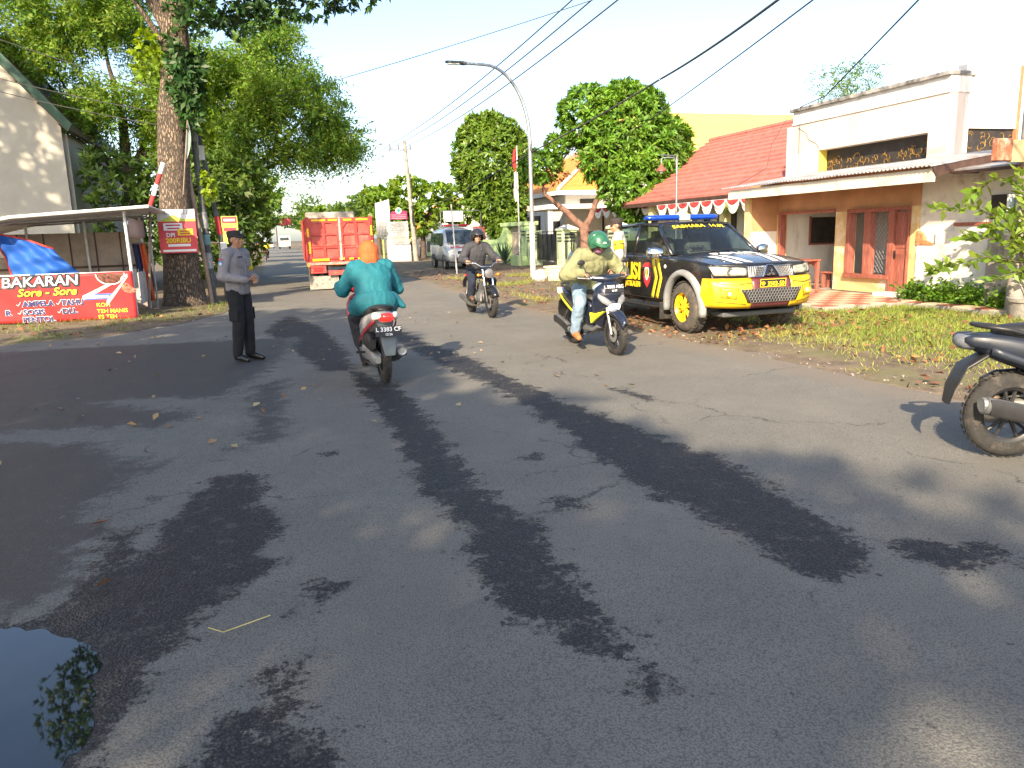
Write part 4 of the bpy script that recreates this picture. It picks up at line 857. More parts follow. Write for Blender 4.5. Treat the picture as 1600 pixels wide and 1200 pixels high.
vlob = [(0.47, -0.3, 5.4, 0.25, 0.2, 0.85), (-0.25, -0.25, 5.9, 0.32, 0.25, 0.5), (0.75, -0.2, 4.6, 0.2, 0.18, 0.75)]
vine = rosette_crown(vlob[1:2], 80, 6, 0.16, 0.09, shell=0.8); vine2 = rosette_crown([(0.98, -0.1, 4.75, 0.2, 0.2, 0.85), (0.8, 0.3, 2.9, 0.2, 0.2, 0.4)], 220, 6, 0.14, 0.09, shell=0.8); vine3 = rosette_crown([vlob[0], (0.62, -0.35, 5.0, 0.3, 0.25, 0.9)], 240, 7, 0.24, 0.09, shell=0.8)
tree('roadside_tree', 'tall grey-barked roadside tree with a promotional sign nailed to its trunk', (-2.1, 20.9, 0), c1, L_DARK, BARK, tk, lim1, extra=(('climbing_vine', vine, L_VINE), ('climbing_vine', vine2, L_VINE), ('climbing_vine', vine3, L_DARK)))
# --- feathery trees behind
lA = [(-0.5, 0, 8.2, 2.6, 2.4, 1.6), (-2.4, -0.3, 7.0, 1.7, 1.6, 1.3), (1.7, 0.2, 7.2, 2.0, 1.8, 1.6), (-1.0, -0.4, 5.7, 2.0, 1.6, 1.1), (1.3, -0.2, 5.2, 1.8, 1.6, 1.2), (-2.0, -0.2, 4.5, 1.1, 1.1, 0.8), (0.0, 0, 9.6, 2.2, 2, 1.1), (-2.7, 0, 8.8, 1.6, 1.4, 0.9)]
tree('feathery_tree', 'feathery yellow-green tree rising behind the tall roadside trunk on the left', (-4.5, 31.2, 0), spray_crown(clumps([(l[0] * 1.1, l[1], l[2] * 1.1) + l[3:] for l in lA], 10, (0.26, 0.44)), 5200, 14, 0.75, 0.16, 0.055, 0.5, 0.9), L_FINE, BARK2,
     trunk_mesh([(0, 0, 0), (0.1, 0, 2), (-0.1, 0, 4), (0, 0, 6)], [0.3, 0.26, 0.22, 0.14]), [((0, 0, 3.4), (-2.4, -0.3, 7.4), 0.15, 0.03), ((0, 0, 4), (1.8, 0.2, 7.6), 0.15, 0.03), ((0, 0, 5.5), (-0.4, 0, 9.3), 0.13, 0.03), ((-1, -0.1, 5.2), (-2.4, -0.3, 8.9), 0.07, 0.02), ((0.2, 0, 4.2), (1.6, -0.3, 5.8), 0.1, 0.02), ((-0.2, 0, 3.8), (-2.0, -0.2, 5.2), 0.1, 0.02)])
lB = [(0, 0, 8.0, 2.8, 2.6, 1.5), (2.2, -0.2, 6.9, 1.9, 2.0, 1.5), (3.1, -0.4, 5.6, 1.6, 1.7, 1.0), (0.2, -0.5, 5.8, 2.2, 1.9, 1.2), (-1.8, -0.3, 6.4, 1.8, 1.8, 1.5), (1.8, -0.4, 4.7, 1.7, 1.6, 0.75), (-0.7, -0.4, 4.5, 1.6, 1.5, 0.9), (3.9, -0.3, 4.85, 1.0, 1.0, 0.42), (1.5, 0, 9.2, 1.6, 1.5, 0.8), (-1.0, -0.8, 7.6, 1.5, 1.4, 1.2), (0.6, -1.0, 6.9, 1.4, 1.3, 1.0), (-2.2, -0.5, 5.0, 1.2, 1.2, 1.0)]
tree('feathery_tree', 'broad feathery tree whose branches reach out over the road beside the red truck', (-0.6, 32.0, 0), spray_crown(clumps(lB, 10, (0.26, 0.44)), 6200, 14, 0.75, 0.16, 0.055, 0.45, 0.9), L_FINE, BARK2,
     trunk_mesh([(-0.7, 0, 0), (-0.6, 0, 2), (-0.2, 0, 3.6), (0, 0, 5)], [0.32, 0.28, 0.24, 0.16]), [((-0.2, 0, 3.6), (2.6, -0.3, 6.4), 0.15, 0.03), ((0, 0, 4.2), (-1.8, -0.2, 7.2), 0.14, 0.03), ((0, 0, 4.8), (0.5, 0, 8.8), 0.13, 0.03), ((-0.1, 0, 3.9), (3.4, -0.4, 5.4), 0.1, 0.02), ((1.2, -0.1, 5.1), (1.8, -0.3, 7.6), 0.06, 0.02), ((0.2, 0, 5), (-0.6, -0.3, 6.9), 0.07, 0.02)])
# hanging strings of bare twigs caught in the crown
# --- dark understorey on the left
US = [(-4.0, 27.3, [(0, 0, 2.2, 1.3, 1.1, 1.5), (0.9, 0.2, 3.3, 1.0, 1.0, 1.0), (-0.4, 0, 3.6, 1.0, 1.0, 1.0)], 'dark leafy shrub behind the food stall roof'),
      (-2.3, 27.6, [(0, 0, 2.0, 1.4, 1.2, 1.6), (0.4, 0, 3.6, 1.2, 1.0, 1.1)], 'dense green shrub behind the tall roadside trunk'),
      (-0.9, 28.5, [(0, 0, 2.0, 0.9, 0.9, 1.4), (0.1, 0, 3.4, 1.0, 1.0, 1.1)], 'deep green shrub left of the road beyond the leaning poles'),
      (-1.6, 36, [(0, 0, 2.4, 1.5, 1.8, 1.9), (0.1, 0, 4.6, 1.4, 1.6, 1.3)], 'dark roadside tree with low foliage behind the grey-shirted policeman')]
for x, y, lb, lab in US:
    c = rosette_crown(lb, 620, 8, 0.30, 0.10, shell=0.8)
    tree('dark_shrub', lab, (x, y, 0), c, L_FINE2, BARK2, trunk_mesh([(0, 0, 0), (0, 0, 2.2)], [0.12, 0.06], 10), group='dark shrubs along the left verge')
# --- trees farther along the left side
FL = [(-1.9, 46, 1.0, L_FINE2, 'yellow-green tree on the left verge just beyond the dark shrubs'), (-1.6, 58, 1.1, L_FINE, 'light green tree overhanging the road beside the red banner'), (-1.7, 74, 1.1, L_FINE, 'pale tree on the far left verge before the road end'), (-2.4, 96, 1.4, L_FINE2, 'hazy tree at the far left end of the road'), (-2.6, 126, 1.5, L_FINE2, 'small distant tree on the left at the vanishing point'), (-7, 170, 2.6, L_FINE2, 'faint large tree behind the far left verge trees')]
for x, y, s, lm, lab in FL:
    lb = [(0.4, 0, 4.6 * s, 2.1 * s, 2.2 * s, 1.5 * s), (1.0, 0, 3.2 * s, 1.6 * s, 1.8 * s, 1.1 * s), (-1.2, 0, 4.0 * s, 1.8 * s, 1.8 * s, 1.6 * s), (0.2, 0, 5.9 * s, 1.3 * s, 1.4 * s, 0.8 * s)]
    tree('verge_tree', lab, (x, y, 0), rosette_crown(clumps(lb, 10, (0.35, 0.55)), 1300, 7, 0.42, 0.17, shell=0.8), lm, BARK2, trunk_mesh([(0, 0, 0), (0, 0, 3 * s)], [0.2, 0.12], 10), group='trees lining the left verge')
# --- trees farther along the right side
FR = [(9.2, 68, 1.15, L_FINE2, 'dark spreading tree behind the red dump truck'), (6.9, 84, 1.0, L_FINE2, 'green tree on the right verge left of the red truck'), (6.7, 104, 1.1, L_LIGHT, 'small bright tree by the distant cart'), (6.3, 130, 1.4, L_FINE2, 'distant tree on the right where the road ends'), (3, 260, 4.5, L_FINE2, 'hazy far trees closing the end of the road'), (9, 165, 2.0, L_FINE2, 'far tree right of the vanishing point behind the truck')]
for x, y, s, lm, lab in FR:
    lb = [(0, 0, 3.6 * s, 2.0 * s, 2.0 * s, 1.2 * s), (-1.6 * s, 0, 3.0 * s, 1.5 * s, 1.5 * s, 0.9 * s), (1.6 * s, 0, 3.2 * s, 1.7 * s, 1.6 * s, 1.1 * s), (0.3, 0, 4.6 * s, 1.1 * s, 1.2 * s, 0.7 * s)]
    tree('verge_tree', lab, (x, y, 0), rosette_crown(clumps(lb, 10, (0.35, 0.55)), 1300, 7, 0.45, 0.18, shell=0.8), lm, BARK2, trunk_mesh([(0, 0, 0), (0, 0, 3 * s)], [0.2, 0.12], 10), group='trees lining the right verge')
# --- broad-leaved tiers behind the utility pole
lT = [(-2.6, 0, 4.3, 1.5, 1.5, 0.55), (-0.8, 0.5, 5.0, 1.3, 1.3, 0.6), (1.2, 0, 4.5, 1.7, 1.6, 0.6), (3.2, 0, 4.3, 1.5, 1.5, 0.6), (-1.6, 0, 3.2, 1.7, 1.6, 0.7), (0.8, 0, 3.3, 1.8, 1.6, 0.6), (-3.0, 0, 2.6, 1.3, 1.3, 0.7), (2.6, 0.3, 2.9, 1.2, 1.2, 0.5), (-0.4, 0, 2.2, 1.4, 1.4, 0.5)]
tree('tiered_tree', 'bright broad-leaved tiered tree behind the concrete utility pole', (10.3, 54, 0), rosette_crown(lT, 1500, 7, 0.42, 0.2, shell=0.8), L_LIGHT, BARK2, trunk_mesh([(0, 0, 0), (0.1, 0, 2), (0, 0, 4.6)], [0.2, 0.16, 0.08], 12),
     [((0, 0, 2.6), (-2.6, 0, 4.0), 0.09, 0.03), ((0, 0, 2.8), (3.0, 0, 4.1), 0.09, 0.03), ((0, 0, 2), (0.9, 0, 3.2), 0.08, 0.03)])
# --- clipped trees
lC1 = [(0, 0, 5.6, 2.15, 2.1, 2.3), (-0.4, -0.2, 6.7, 1.4, 1.4, 1.3), (0.2, 0, 3.6, 1.7, 1.6, 1.7), (0.5, -0.3, 2.2, 1.1, 1.0, 1.1), (-0.9, 0, 5.0, 1.2, 1.2, 1.2)]
tree('clipped_tree', 'large olive-green clipped tree with egg-shaped crown left of the street lamp', (12.2, 42.2, 0), rosette_crown(lC1, 3800, 9, 0.34, 0.11, shell=0.3), L_CLIP2, BARK3, trunk_mesh([(0, 0, 0), (0, 0, 4)], [0.22, 0.15], 12))
lC2 = [(1.0, 0, 5.35, 1.75, 1.7, 1.75), (1.9, -0.4, 4.3, 1.5, 1.5, 1.55), (-0.45, 0.2, 5.9, 1.15, 1.1, 1.1), (1.3, -0.5, 3.4, 1.6, 1.3, 1.3), (0.2, -0.2, 4.6, 1.2, 1.2, 1.3), (1.0, 0, 6.3, 1.2, 1.2, 0.85), (1.5, -0.6, 2.4, 1.0, 0.9, 0.75), (2.6, -0.3, 4.9, 0.9, 0.9, 1.0), (2.3, -0.5, 3.4, 1.2, 1.1, 1.1), (1.9, -0.7, 2.2, 1.0, 0.9, 0.6)]
pom = [(-2.45, 0.3, 4.05, 0.85, 0.8, 0.62), (-1.75, 0.3, 4.85, 0.45, 0.45, 0.4)]
d1, d2 = rosette_crown(lC2, 4600, 9, 0.30, 0.088, shell=0.28), rosette_crown(pom, 420, 9, 0.24, 0.07, shell=0.5)
tree('clipped_tree', 'dense bright green clipped tree with a forked trunk and a side tuft behind the fence', (12.7, 28.6, 0), (np.concatenate([d1[0], d2[0]]), np.concatenate([d1[1], d2[1] + len(d1[0])])), L_CLIP, BARK3,
     trunk_mesh([(-0.7, 0.0, 0), (-0.72, 0, 1.2), (-0.8, 0, 1.9)], [0.24, 0.22, 0.2], 14, rough=0.12),
     [((-0.8, 0, 1.7), (-1.7, 0.15, 2.5), 0.16, 0.11, 0.3), ((-1.7, 0.15, 2.5), (-2.3, 0.3, 3.0), 0.11, 0.07, 0.3), ((-2.3, 0.3, 3.0), (-2.45, 0.3, 3.9), 0.07, 0.04, 0.3), ((-0.75, 0, 1.7), (-0.1, -0.1, 3.0), 0.15, 0.09, 0.3), ((-0.1, -0.1, 3.0), (0.8, 0, 4.6), 0.09, 0.05, 0.3), ((-2.4, 0.3, 3.3), (-0.6, 0.2, 5.6), 0.05, 0.03, 0.3)],
     extra=(('dry_foliage', rosette_crown([(-0.5, 0.1, 4.3, 0.75, 0.5, 0.55), (-2.0, 0.2, 3.65, 0.7, 0.5, 0.3)], 90, 7, 0.2, 0.06, shell=0.9), L_DRY),))
# --- small tops of trees behind the white building
tree('distant_tree_top', 'feathery tree top peeping over the white parapet', (22, 27, 0), spray_crown([(0, 0, 7.0, 0.9, 0.9, 0.7), (1.3, 0, 7.2, 0.8, 0.8, 0.8)], 320, 10, 0.5, 0.1, 0.04), L_FINE2, BARK2, trunk_mesh([(0.6, 0, 0), (0.6, 0, 6.6)], [0.15, 0.08], 8))
# --- shade trees behind the photographer: they cast the road's foreground shade, save the last, added to shade the left house
SH = [(-7.6, 4.6, [(0.0, 0, 6.3, 2.9, 2.9, 1.7), (0.9, -2.2, 6.0, 2.4, 2.2, 1.5)]), (-8.6, -2.6, [(0, 0, 6.8, 3.2, 3.3, 1.9), (1.6, 2.6, 6.3, 2.0, 2.2, 1.4), (-2.0, -1.5, 7.8, 2.6, 2.6, 1.8), (2.3, -1.0, 5.9, 1.6, 2.0, 1.1)]),
      (-9.6, -9.0, [(0, 0, 8.4, 3.3, 3.2, 2.2), (2.6, 1.4, 7.4, 2.3, 2.4, 1.5), (3.0, -1.8, 8.0, 2.0, 2.0, 1.4)]), (-14.5, 15.5, [(0, 0, 8.5, 3.6, 3.2, 2.8), (1.8, 1.6, 10.5, 2.6, 2.4, 2.0), (-2.0, 1, 11, 2.4, 2.4, 2.0)])]
for (x, y, lb), lab in zip(SH, ('shade tree out of view left of the food stall road mouth', 'wide shade tree behind the photographer on the left', 'tall shade tree farthest behind the photographer', 'unseen tall tree added to shade the left house wall')):
    tree('shade_tree', lab, (x, y, 0), rosette_crown(lb, 2300, 8, 0.40, 0.16, shell=0.95), L_DARK, BARK, trunk_mesh([(0, 0, 0), (0, 0, 6)], [0.3, 0.18], 12), [((0, 0, 4.5), (l[0], l[1], l[2]), 0.13, 0.04) for l in lb], group='shade trees behind the photographer')
# --- shrub reaching in at the right edge, out of a concrete ring planter
SBH = thing('potted_shrub', 'leggy shrub with long branches of yellow-green leaves in the concrete ring planter', 'shrub', (11.15, 8.75, 0.15))
def twigs(parent, stems, lm, L_=0.13, W_=0.05, step=0.04, rr=0.012):
    b = MB(); PP, DD = [], []
    for st in stems:
        st = [Vector(p) for p in st]; pts = []
        for a, c in zip(st, st[1:]):
            for k in range(6): pts.append(a.lerp(c, k / 6))
        pts.append(st[-1]); b.tube(pts, [lerp(rr, 0.004, k / len(pts)) for k in range(len(pts))], 6)
        n = len(pts)
        for k in range(n):
            if k / n < 0.26: continue
            for q in range(max(2, int((pts[min(k + 1, n - 1)] - pts[k]).length / step) + 2)):
                d = (pts[min(k + 1, n - 1)] - pts[max(0, k - 1)]).normalized()
                PP.append(tuple(pts[k] + Vector((rnd.uniform(-.02, .02), rnd.uniform(-.02, .02), rnd.uniform(-.02, .02))))); DD.append(tuple(d * 0.8 + Vector((rnd.uniform(-1, 1), rnd.uniform(-1, 1), rnd.uniform(-0.6, 0.9)))))
    link('stems', b, BARK2, parent, smooth=180)
    PP = np.array(PP); DD = np.array(DD); l = L_ * nrs.uniform(0.6, 1.2, len(PP))
    link('leaves', np_mesh('leaves', *leaf_quads(PP, DD, l, l * W_ / L_, 0.12)), lm, parent)['kind'] = 'stuff'
twigs(SBH, [[(0, 0, 0), (-0.05, 0.1, 0.8), (-0.5, 0.3, 1.35), (-1.1, 0.4, 1.6), (-1.65, 0.5, 1.55)], [(0, 0, 0), (0.05, 0.1, 1.2), (-0.3, 0.3, 1.9), (-0.7, 0.4, 2.0), (-1.1, 0.5, 1.75)], [(0, 0, 0), (-0.3, 0.2, 0.75), (-0.9, 0.3, 0.85), (-1.5, 0.4, 0.72), (-1.75, 0.4, 0.66)],
            [(0, 0, 0), (-0.1, 0.2, 0.9), (-0.7, 0.3, 1.1), (-1.2, 0.4, 1.15)], [(0, 0, 0), (0.1, 0, 1.1), (0.05, 0.1, 1.7), (-0.1, 0.2, 2.4)], [(0, 0, 0), (-0.2, -0.1, 0.8), (-0.5, 0, 1.5), (-0.6, 0.1, 2.1)], [(0, 0, 0), (-0.2, 0.1, 0.6), (-0.6, 0, 0.62), (-1.05, 0.1, 0.5)], [(0, 0, 0), (0.1, 0.2, 0.8), (-0.1, 0.3, 1.3), (-0.35, 0.4, 1.5)],
            [(0, 0, 0), (-0.3, 0.2, 0.9), (-0.6, 0.2, 1.25), (-0.9, 0.3, 1.3)], [(0, 0, 0), (0, 0.2, 1.0), (-0.2, 0.1, 1.0), (-0.55, 0.1, 0.95)]], leaf_mat('shrub_leaf', (0.22, 0.30, 0.04), (0.13, 0.22, 0.03), ivar=0.35, hue=0.02, tl=0.4), 0.21, 0.085)
RP = thing('ring_planter', 'weathered concrete ring planter at the right edge by the walkway', 'planter', (11.15, 8.75, 0.0))
b = MB(); b.lathe([(0.46, 0), (0.48, 0.3), (0.5, 0.31), (0.5, 0.36), (0.42, 0.36), (0.41, 0.22)], n=28); link('ring', b, CONC, RP, smooth=40)
b = MB(); b.lathe([(0.415, 0.25), (0.0, 0.28)], n=20); link('soil', b, SOIL, RP)
# --- weeds at the foot of the old wall
def weeds(label, x0, x1, y0, y1, n, h, lm, z=0.1):
    P = np.stack([nrs.uniform(x0, x1, n), nrs.uniform(y0, y1, n), np.full(n, z)], 1)
    hh = h * (0.15 + 1.3 * np.array([noise.noise(Vector((p[0] * 3, p[1] * 3, 1))) * 0.5 + 0.5 for p in P.tolist()])) * nrs.uniform(0.4, 1.2, n)
    k = 9; s = (np.arange(k) + 0.6) / k; lean = nrs.normal(size=(n, 2)) * 0.22
    Q = np.repeat(P[:, None, :], k, 1); Q[:, :, 2] += hh[:, None] * s; Q[:, :, :2] += lean[:, None, :] * (hh[:, None] * s)[:, :, None]
    Q = Q.reshape(-1, 3); D = nrs.normal(size=Q.shape); D[:, 2] = np.abs(D[:, 2]) * 0.5; l = nrs.uniform(0.05, 0.11, len(Q))
    stuff('weeds', np_mesh('weeds', *leaf_quads(Q, D, l, l * 0.55, 0.15)), lm, label, 'weeds')
weeds('leafy green weeds growing at the foot of the old white wall', 11.2, 11.62, 9.5, 11.75, 400, 0.42, L_CLIP)
# --- agave by the green wall
AG = thing('agave_plant', 'spiky agave plant in front of the lime green gatehouse wall', 'plant', (11.2, 37.2, 0.05))
b = MB()
for k in range(16):
    a = 2.4 * k; e = rnd.uniform(0.5, 1.35); L_ = rnd.uniform(0.9, 1.35); d = Vector((math.cos(a) * math.cos(e), math.sin(a) * math.cos(e), math.sin(e))); s = d.cross(Vector((0, 0, 1))).normalized()
    b.add([s * 0.06, d * L_ * 0.5 + s * 0.075, d * L_ + Vector((0, 0, -0.1)), d * L_ * 0.5 - s * 0.075, -s * 0.06, d * L_ * 0.45 + Vector((0, 0, -0.05))], [(0, 1, 5), (1, 2, 5), (2, 3, 5), (3, 4, 5)])
link('leaves', b, leaf_mat('agave_leaf', (0.10, 0.18, 0.09), (0.06, 0.12, 0.07), tl=0.1), AG, sol=0.012)['kind'] = 'stuff'
# --- grass and fallen leaves
def grass(label, region, n, h, lm, wid=0.008):
    P = region(n); n = len(P)
    hh = h * nrs.uniform(0.35, 1.25, n); D = np.stack([nrs.normal(size=n) * 0.5, nrs.normal(size=n) * 0.5, np.full(n, 0.9)], 1)
    v, f = leaf_quads(P, D, hh, wid * nrs.uniform(0.7, 1.5, n), 0.0); stuff('grass', np_mesh('grass', v, f), lm, label, 'grass')
L_GR = leaf_mat('dry_verge_grass', (0.38, 0.35, 0.08), (0.19, 0.25, 0.05), ivar=0.4, hue=0.03, rough=0.7, tl=0.3, scale=0.9)
L_GR2 = leaf_mat('green_grass', (0.20, 0.26, 0.04), (0.13, 0.20, 0.03), ivar=0.4, hue=0.02, rough=0.7, tl=0.3)
def right_patch(dens):
    def f(n):
        x = nrs.uniform(5.2, 11.6, n); y = nrs.uniform(3.2, 12.2, n); e = np.array([road_right(v) for v in y]); d = x - e
        g_ = np.array([noise.noise(Vector((a * 0.9, b_ * 0.9, 4))) + 0.5 * noise.noise(Vector((a * 3, b_ * 3, 7))) for a, b_ in zip(x.tolist(), y.tolist())])
        w = np.clip((d - 0.35) / 1.5, 0, 1) * 0.9 + g_ * 0.7 + dens
        w = np.where((y > 9.6) & (x < 8.6), w - 0.55, w)
        far = np.clip((x - 9.15) * 3, 0, 1) * np.clip((y - 11.1) * 3, 0, 1)
        k = (nrs.rand(n) < w) & (d > 0.12) & (far < 0.3) & ~((x > 10.85) & (y > 8.7))
        z = np.array([verge_h(v) for v in d]); return np.stack([x, y, z - 0.01], 1)[k]
    return f
grass('patchy sunlit yellow-green grass in front of the shop terrace', right_patch(0.03), 52000, 0.085, L_GR)
grass('fresh green grass towards the shop terrace', lambda n: (lambda P: P[P[:, 0] > 7.0 + 0.5 * nrs.rand(len(P))])(right_patch(0.02)(n)), 34000, 0.11, L_GR2)
def left_patch(n):
    x = nrs.uniform(-7.5, -0.6, n); y = nrs.uniform(14.2, 20.5, n); e = np.interp(x, [-12, -5.2, -4.3, -2.96, -1.8, -1.06], [14.9, 14.45, 14.4, 14.75, 16.5, 18.2])
    d = y - e; g_ = np.array([noise.noise(Vector((a * 1.2, b_ * 1.2, 14))) for a, b_ in zip(x.tolist(), y.tolist())])
    k = (d > 0.15) & (d < 3.2) & (nrs.rand(n) < 0.35 + g_); return np.stack([x, y, np.array([verge_h(v) for v in d]) - 0.01], 1)[k]
grass('thin grass along the left verge in front of the food stall', left_patch, 16000, 0.10, L_GR2)
def mid_patch(n):
    x = nrs.uniform(5.6, 9.2, n); y = nrs.uniform(16, 27, n); g_ = np.array([noise.noise(Vector((a * 1.0, b_ * 0.7, 24))) for a, b_ in zip(x.tolist(), y.tolist())])
    k = (nrs.rand(n) < g_ * 1.6 - 0.12); return np.stack([x, y, np.full(n, 0.035)], 1)[k]
grass('tufts of sunlit grass by the round concrete planter', mid_patch, 30000, 0.16, L_GR)
def litter(label, fn, n, L_, lm, flat=0.25):
    P = fn(n); n = len(P); D = nrs.normal(size=(n, 3)); D[:, 2] *= flat; N = np.tile([0.0, 0, 1], (n, 1)) + nrs.normal(size=(n, 3)) * 0.35
    l = L_ * nrs.uniform(0.5, 1.3, n); v, f = leaf_quads(P, D, l, l * 0.55, 0.12, N); stuff('fallen_leaves', np_mesh('fallen_leaves', v, f), lm, label, 'leaves')
def right_litter(n):
    x = nrs.uniform(5.3, 10.5, n); y = nrs.uniform(4.0, 13.5, n); e = np.array([road_right(v) for v in y]); d = x - e
    g_ = np.array([noise.noise(Vector((a * 1.1, b_ * 1.1, 44))) for a, b_ in zip(x.tolist(), y.tolist())])
    w = 0.2 + g_ * 0.7 + np.where((y > 8.6) & (x < 8.8), 0.35, 0) + np.where((x > 8.2) & (x < 9.3) & (y > 10.2), 0.7, 0); k = (d > 0.08) & (nrs.rand(n) < w) & ~((x > 9.1) & (y > 11.1))
    return np.stack([x, y, np.array([verge_h(v) for v in d]) + nrs.uniform(0.015, 0.06, n)], 1)[k]
litter('dry orange-brown leaves scattered over the right verge around the pickup', right_litter, 4600, 0.10, L_DRY)
litter('few dry leaves and litter scattered over the shaded road mouth', lambda n: np.stack([nrs.uniform(-5, 3.5, n), nrs.uniform(6, 17, n), np.full(n, 0.02)], 1), 130, 0.09, leaf_mat('pale_dry_leaf', (0.42, 0.33, 0.17), (0.3, 0.2, 0.1), ivar=0.4, tl=0.1))
litter('single brown leaves lying on the near road', lambda n: np.array([(-0.98, 4.62, 0.03), (-0.82, 3.75, 0.03), (0.0, 8.0, 0.03), (0.35, 8.3, 0.03), (-0.15, 7.2, 0.03)]), 5, 0.10, L_DRY, 0.1)
litter('brown leaves in front of the food stall', lambda n: left_patch(n) + np.array([0, 0, 0.05]), 900, 0.12, L_DRY)
litter('leaf litter on the dirt lay-by before the ambulance', lambda n: np.stack([nrs.uniform(5.3, 11, n), nrs.uniform(13, 33, n), np.full(n, 0.06)], 1), 1500, 0.11, L_DRY)
# pebbles on the right edge
pbm = MB()
for k in range(300):
    y = rnd.uniform(3.6, 13); x = road_right(y) + abs(rnd.gauss(0.1, 0.35)); s = rnd.choice((0.006, 0.009, 0.012, 0.02)) * rnd.uniform(0.7, 1.3)
    pbm.box((x, y, verge_h(max(0, x - road_right(y))) + s * 0.35), (s * 1.6, s * 1.2, s), Matrix.Rotation(rnd.uniform(0, 3), 3, Vector((rnd.random(), rnd.random(), 1)).normalized()), taper=0.6)
stuff('gravel', pbm, mat('pebble', (0.22, 0.19, 0.165), 0.9, var=0.2, ivar=0.4), 'loose gravel and pebbles along the right road edge', 'gravel', bev=0.003)
# stalk lying on the road
ST = tag(link('grass_stalk', MB().tube([(-0.36, 3.10, 0.03), (-0.30, 3.06, 0.02), (-0.12, 3.12, 0.03)], 0.0025, 5), mat('straw', (0.5, 0.42, 0.16), 0.8)), 'bent dry grass stalk lying on the wet road near the puddle', 'stalk', kind='thing')
# ------------------------------------------------------------ vehicles
RUB = mat('tyre_rubber', (0.028, 0.027, 0.026), 0.85, var=0.15, scale=20, bump=0.25, bscale=60, dirt=(0.10, 0.085, 0.07), dscale=9, damt=0.4)
DUSTR = mat('dusty_tyre', (0.075, 0.068, 0.06), 0.9, var=0.15, scale=20, bump=0.5, bscale=40, dirt=(0.15, 0.125, 0.10), dscale=7, damt=0.5)
BLKP = mat('black_plastic', (0.022, 0.022, 0.024), 0.45, var=0.15, scale=9)
BLKG = mat('black_gloss_paint', (0.010, 0.011, 0.013), 0.22, var=0.1, coat=0.6, dirt=(0.035, 0.033, 0.03), dscale=3, damt=0.2)
CHROME = mat('chrome', (0.75, 0.76, 0.78), 0.12, metal=1.0, var=0.03)
ALU = mat('cast_aluminium', (0.42, 0.42, 0.41), 0.45, metal=0.8, var=0.1, scale=12)
GREYP = mat('grey_plastic', (0.10, 0.105, 0.11), 0.5, var=0.1)
REDL = mat('red_lens', (0.55, 0.01, 0.015), 0.15, var=0.05, coat=0.5, emit=(1, 0.05, 0.03, 0.5))
CLEARL = mat('clear_lens', (0.72, 0.73, 0.70), 0.12, var=0.05, coat=0.5)
AMBER = mat('amber_lens', (0.75, 0.25, 0.02), 0.2, var=0.05, coat=0.4)
WINK = mat('white_ink', (0.80, 0.80, 0.80), 0.6, var=0.02); YINK = mat('yellow_ink', (0.85, 0.62, 0.02), 0.6, var=0.03); BINK = mat('black_ink', (0.015, 0.015, 0.02), 0.6)
def wheel(parent, c, r, w, rim_r, rim_m, spokes=5, tyre_m=RUB, pair=False, disc=None, face=0, wire=False, knob=0.010):
    """wheel spinning about X: rim (part) with tyre and brake disc (sub-parts)"""
    b = MB(); h = w / 2
    b.lathe([(rim_r * 1.02, -h * 0.8), (rim_r * 0.9, -h * 0.6), (rim_r * 0.88, 0), (rim_r * 0.9, h * 0.6), (rim_r * 1.02, h * 0.8), (rim_r * 0.98, h * 0.82), (rim_r * 0.84, h * 0.5), (rim_r * 0.84, -h * 0.5), (rim_r * 0.98, -h * 0.82), (rim_r * 1.02, -h * 0.8)], c, 'X', 36)
    hb = max(0.03, r * 0.13); b.cyl(Vector(c) - Vector((h * 0.8, 0, 0)), Vector(c) + Vector((h * 0.8, 0, 0)), hb, 14)
    fx = face * h * 0.55
    if wire:
        for k in range(28):
            a = 2 * math.pi * k / 28; s = 1 if k % 2 else -1; a2 = a + 0.5 * (1 if k % 4 < 2 else -1)
            b.tube([Vector(c) + Vector((s * h * 0.6, math.cos(a2) * hb, math.sin(a2) * hb)), Vector(c) + Vector((0, math.cos(a) * rim_r * 0.88, math.sin(a) * rim_r * 0.88))], 0.0025, 4)
    else:
        for k in range(spokes):
            for da in ((-0.13, 0.13) if pair else (0,)):
                a = 2 * math.pi * k / spokes + 0.3; a1 = a + da * 0.8; a2 = a + da * 1.6
                p0 = Vector(c) + Vector((fx, math.cos(a1) * hb * 0.8, math.sin(a1) * hb * 0.8)); p1 = Vector(c) + Vector((fx * 0.85, math.cos(a2) * rim_r * 0.9, math.sin(a2) * rim_r * 0.9))
                b.tube([p0, p1], [r * 0.055, r * 0.04], 6, squash=0.8)
    wl = link('wheel', b, rim_m, parent, smooth=40)
    b = MB(); R_ = r - rim_r
    prof = []
    for k in range(17):
        a = math.pi * k / 16; prof.append((rim_r * 0.97 + R_ * 1.0 * math.sin(a) ** 0.62 * 1.0, -h * math.cos(a) ** 1 if True else 0))
    prof = [(rr_ if rr_ < r else r, x) for rr_, x in prof]
    b.lathe(prof, c, 'X', 40)
    n = 36
    for k in range(n):   # tread blocks
        a = 2 * math.pi * k / n
        for s in (-1, 1):
            p = Vector(c) + Vector((s * h * 0.42, math.cos(a + s * 0.04) * (r - 0.002), math.sin(a + s * 0.04) * (r - 0.002)))
            b.box(p, (h * 0.5, 2 * math.pi * r / n * 0.6, knob), Matrix.Rotation(a - math.pi / 2, 3, 'X'))
    link('tyre', b, tyre_m, wl, smooth=50)
    if disc:
        b = MB(); b.lathe([(disc * 0.45, 0.0), (disc, 0.0), (disc, 0.005), (disc * 0.45, 0.005), (disc * 0.45, 0)], (c[0] + h * 0.9, c[1], c[2]), 'X', 28); link('brake_disc', b, ALU, wl)
    return wl
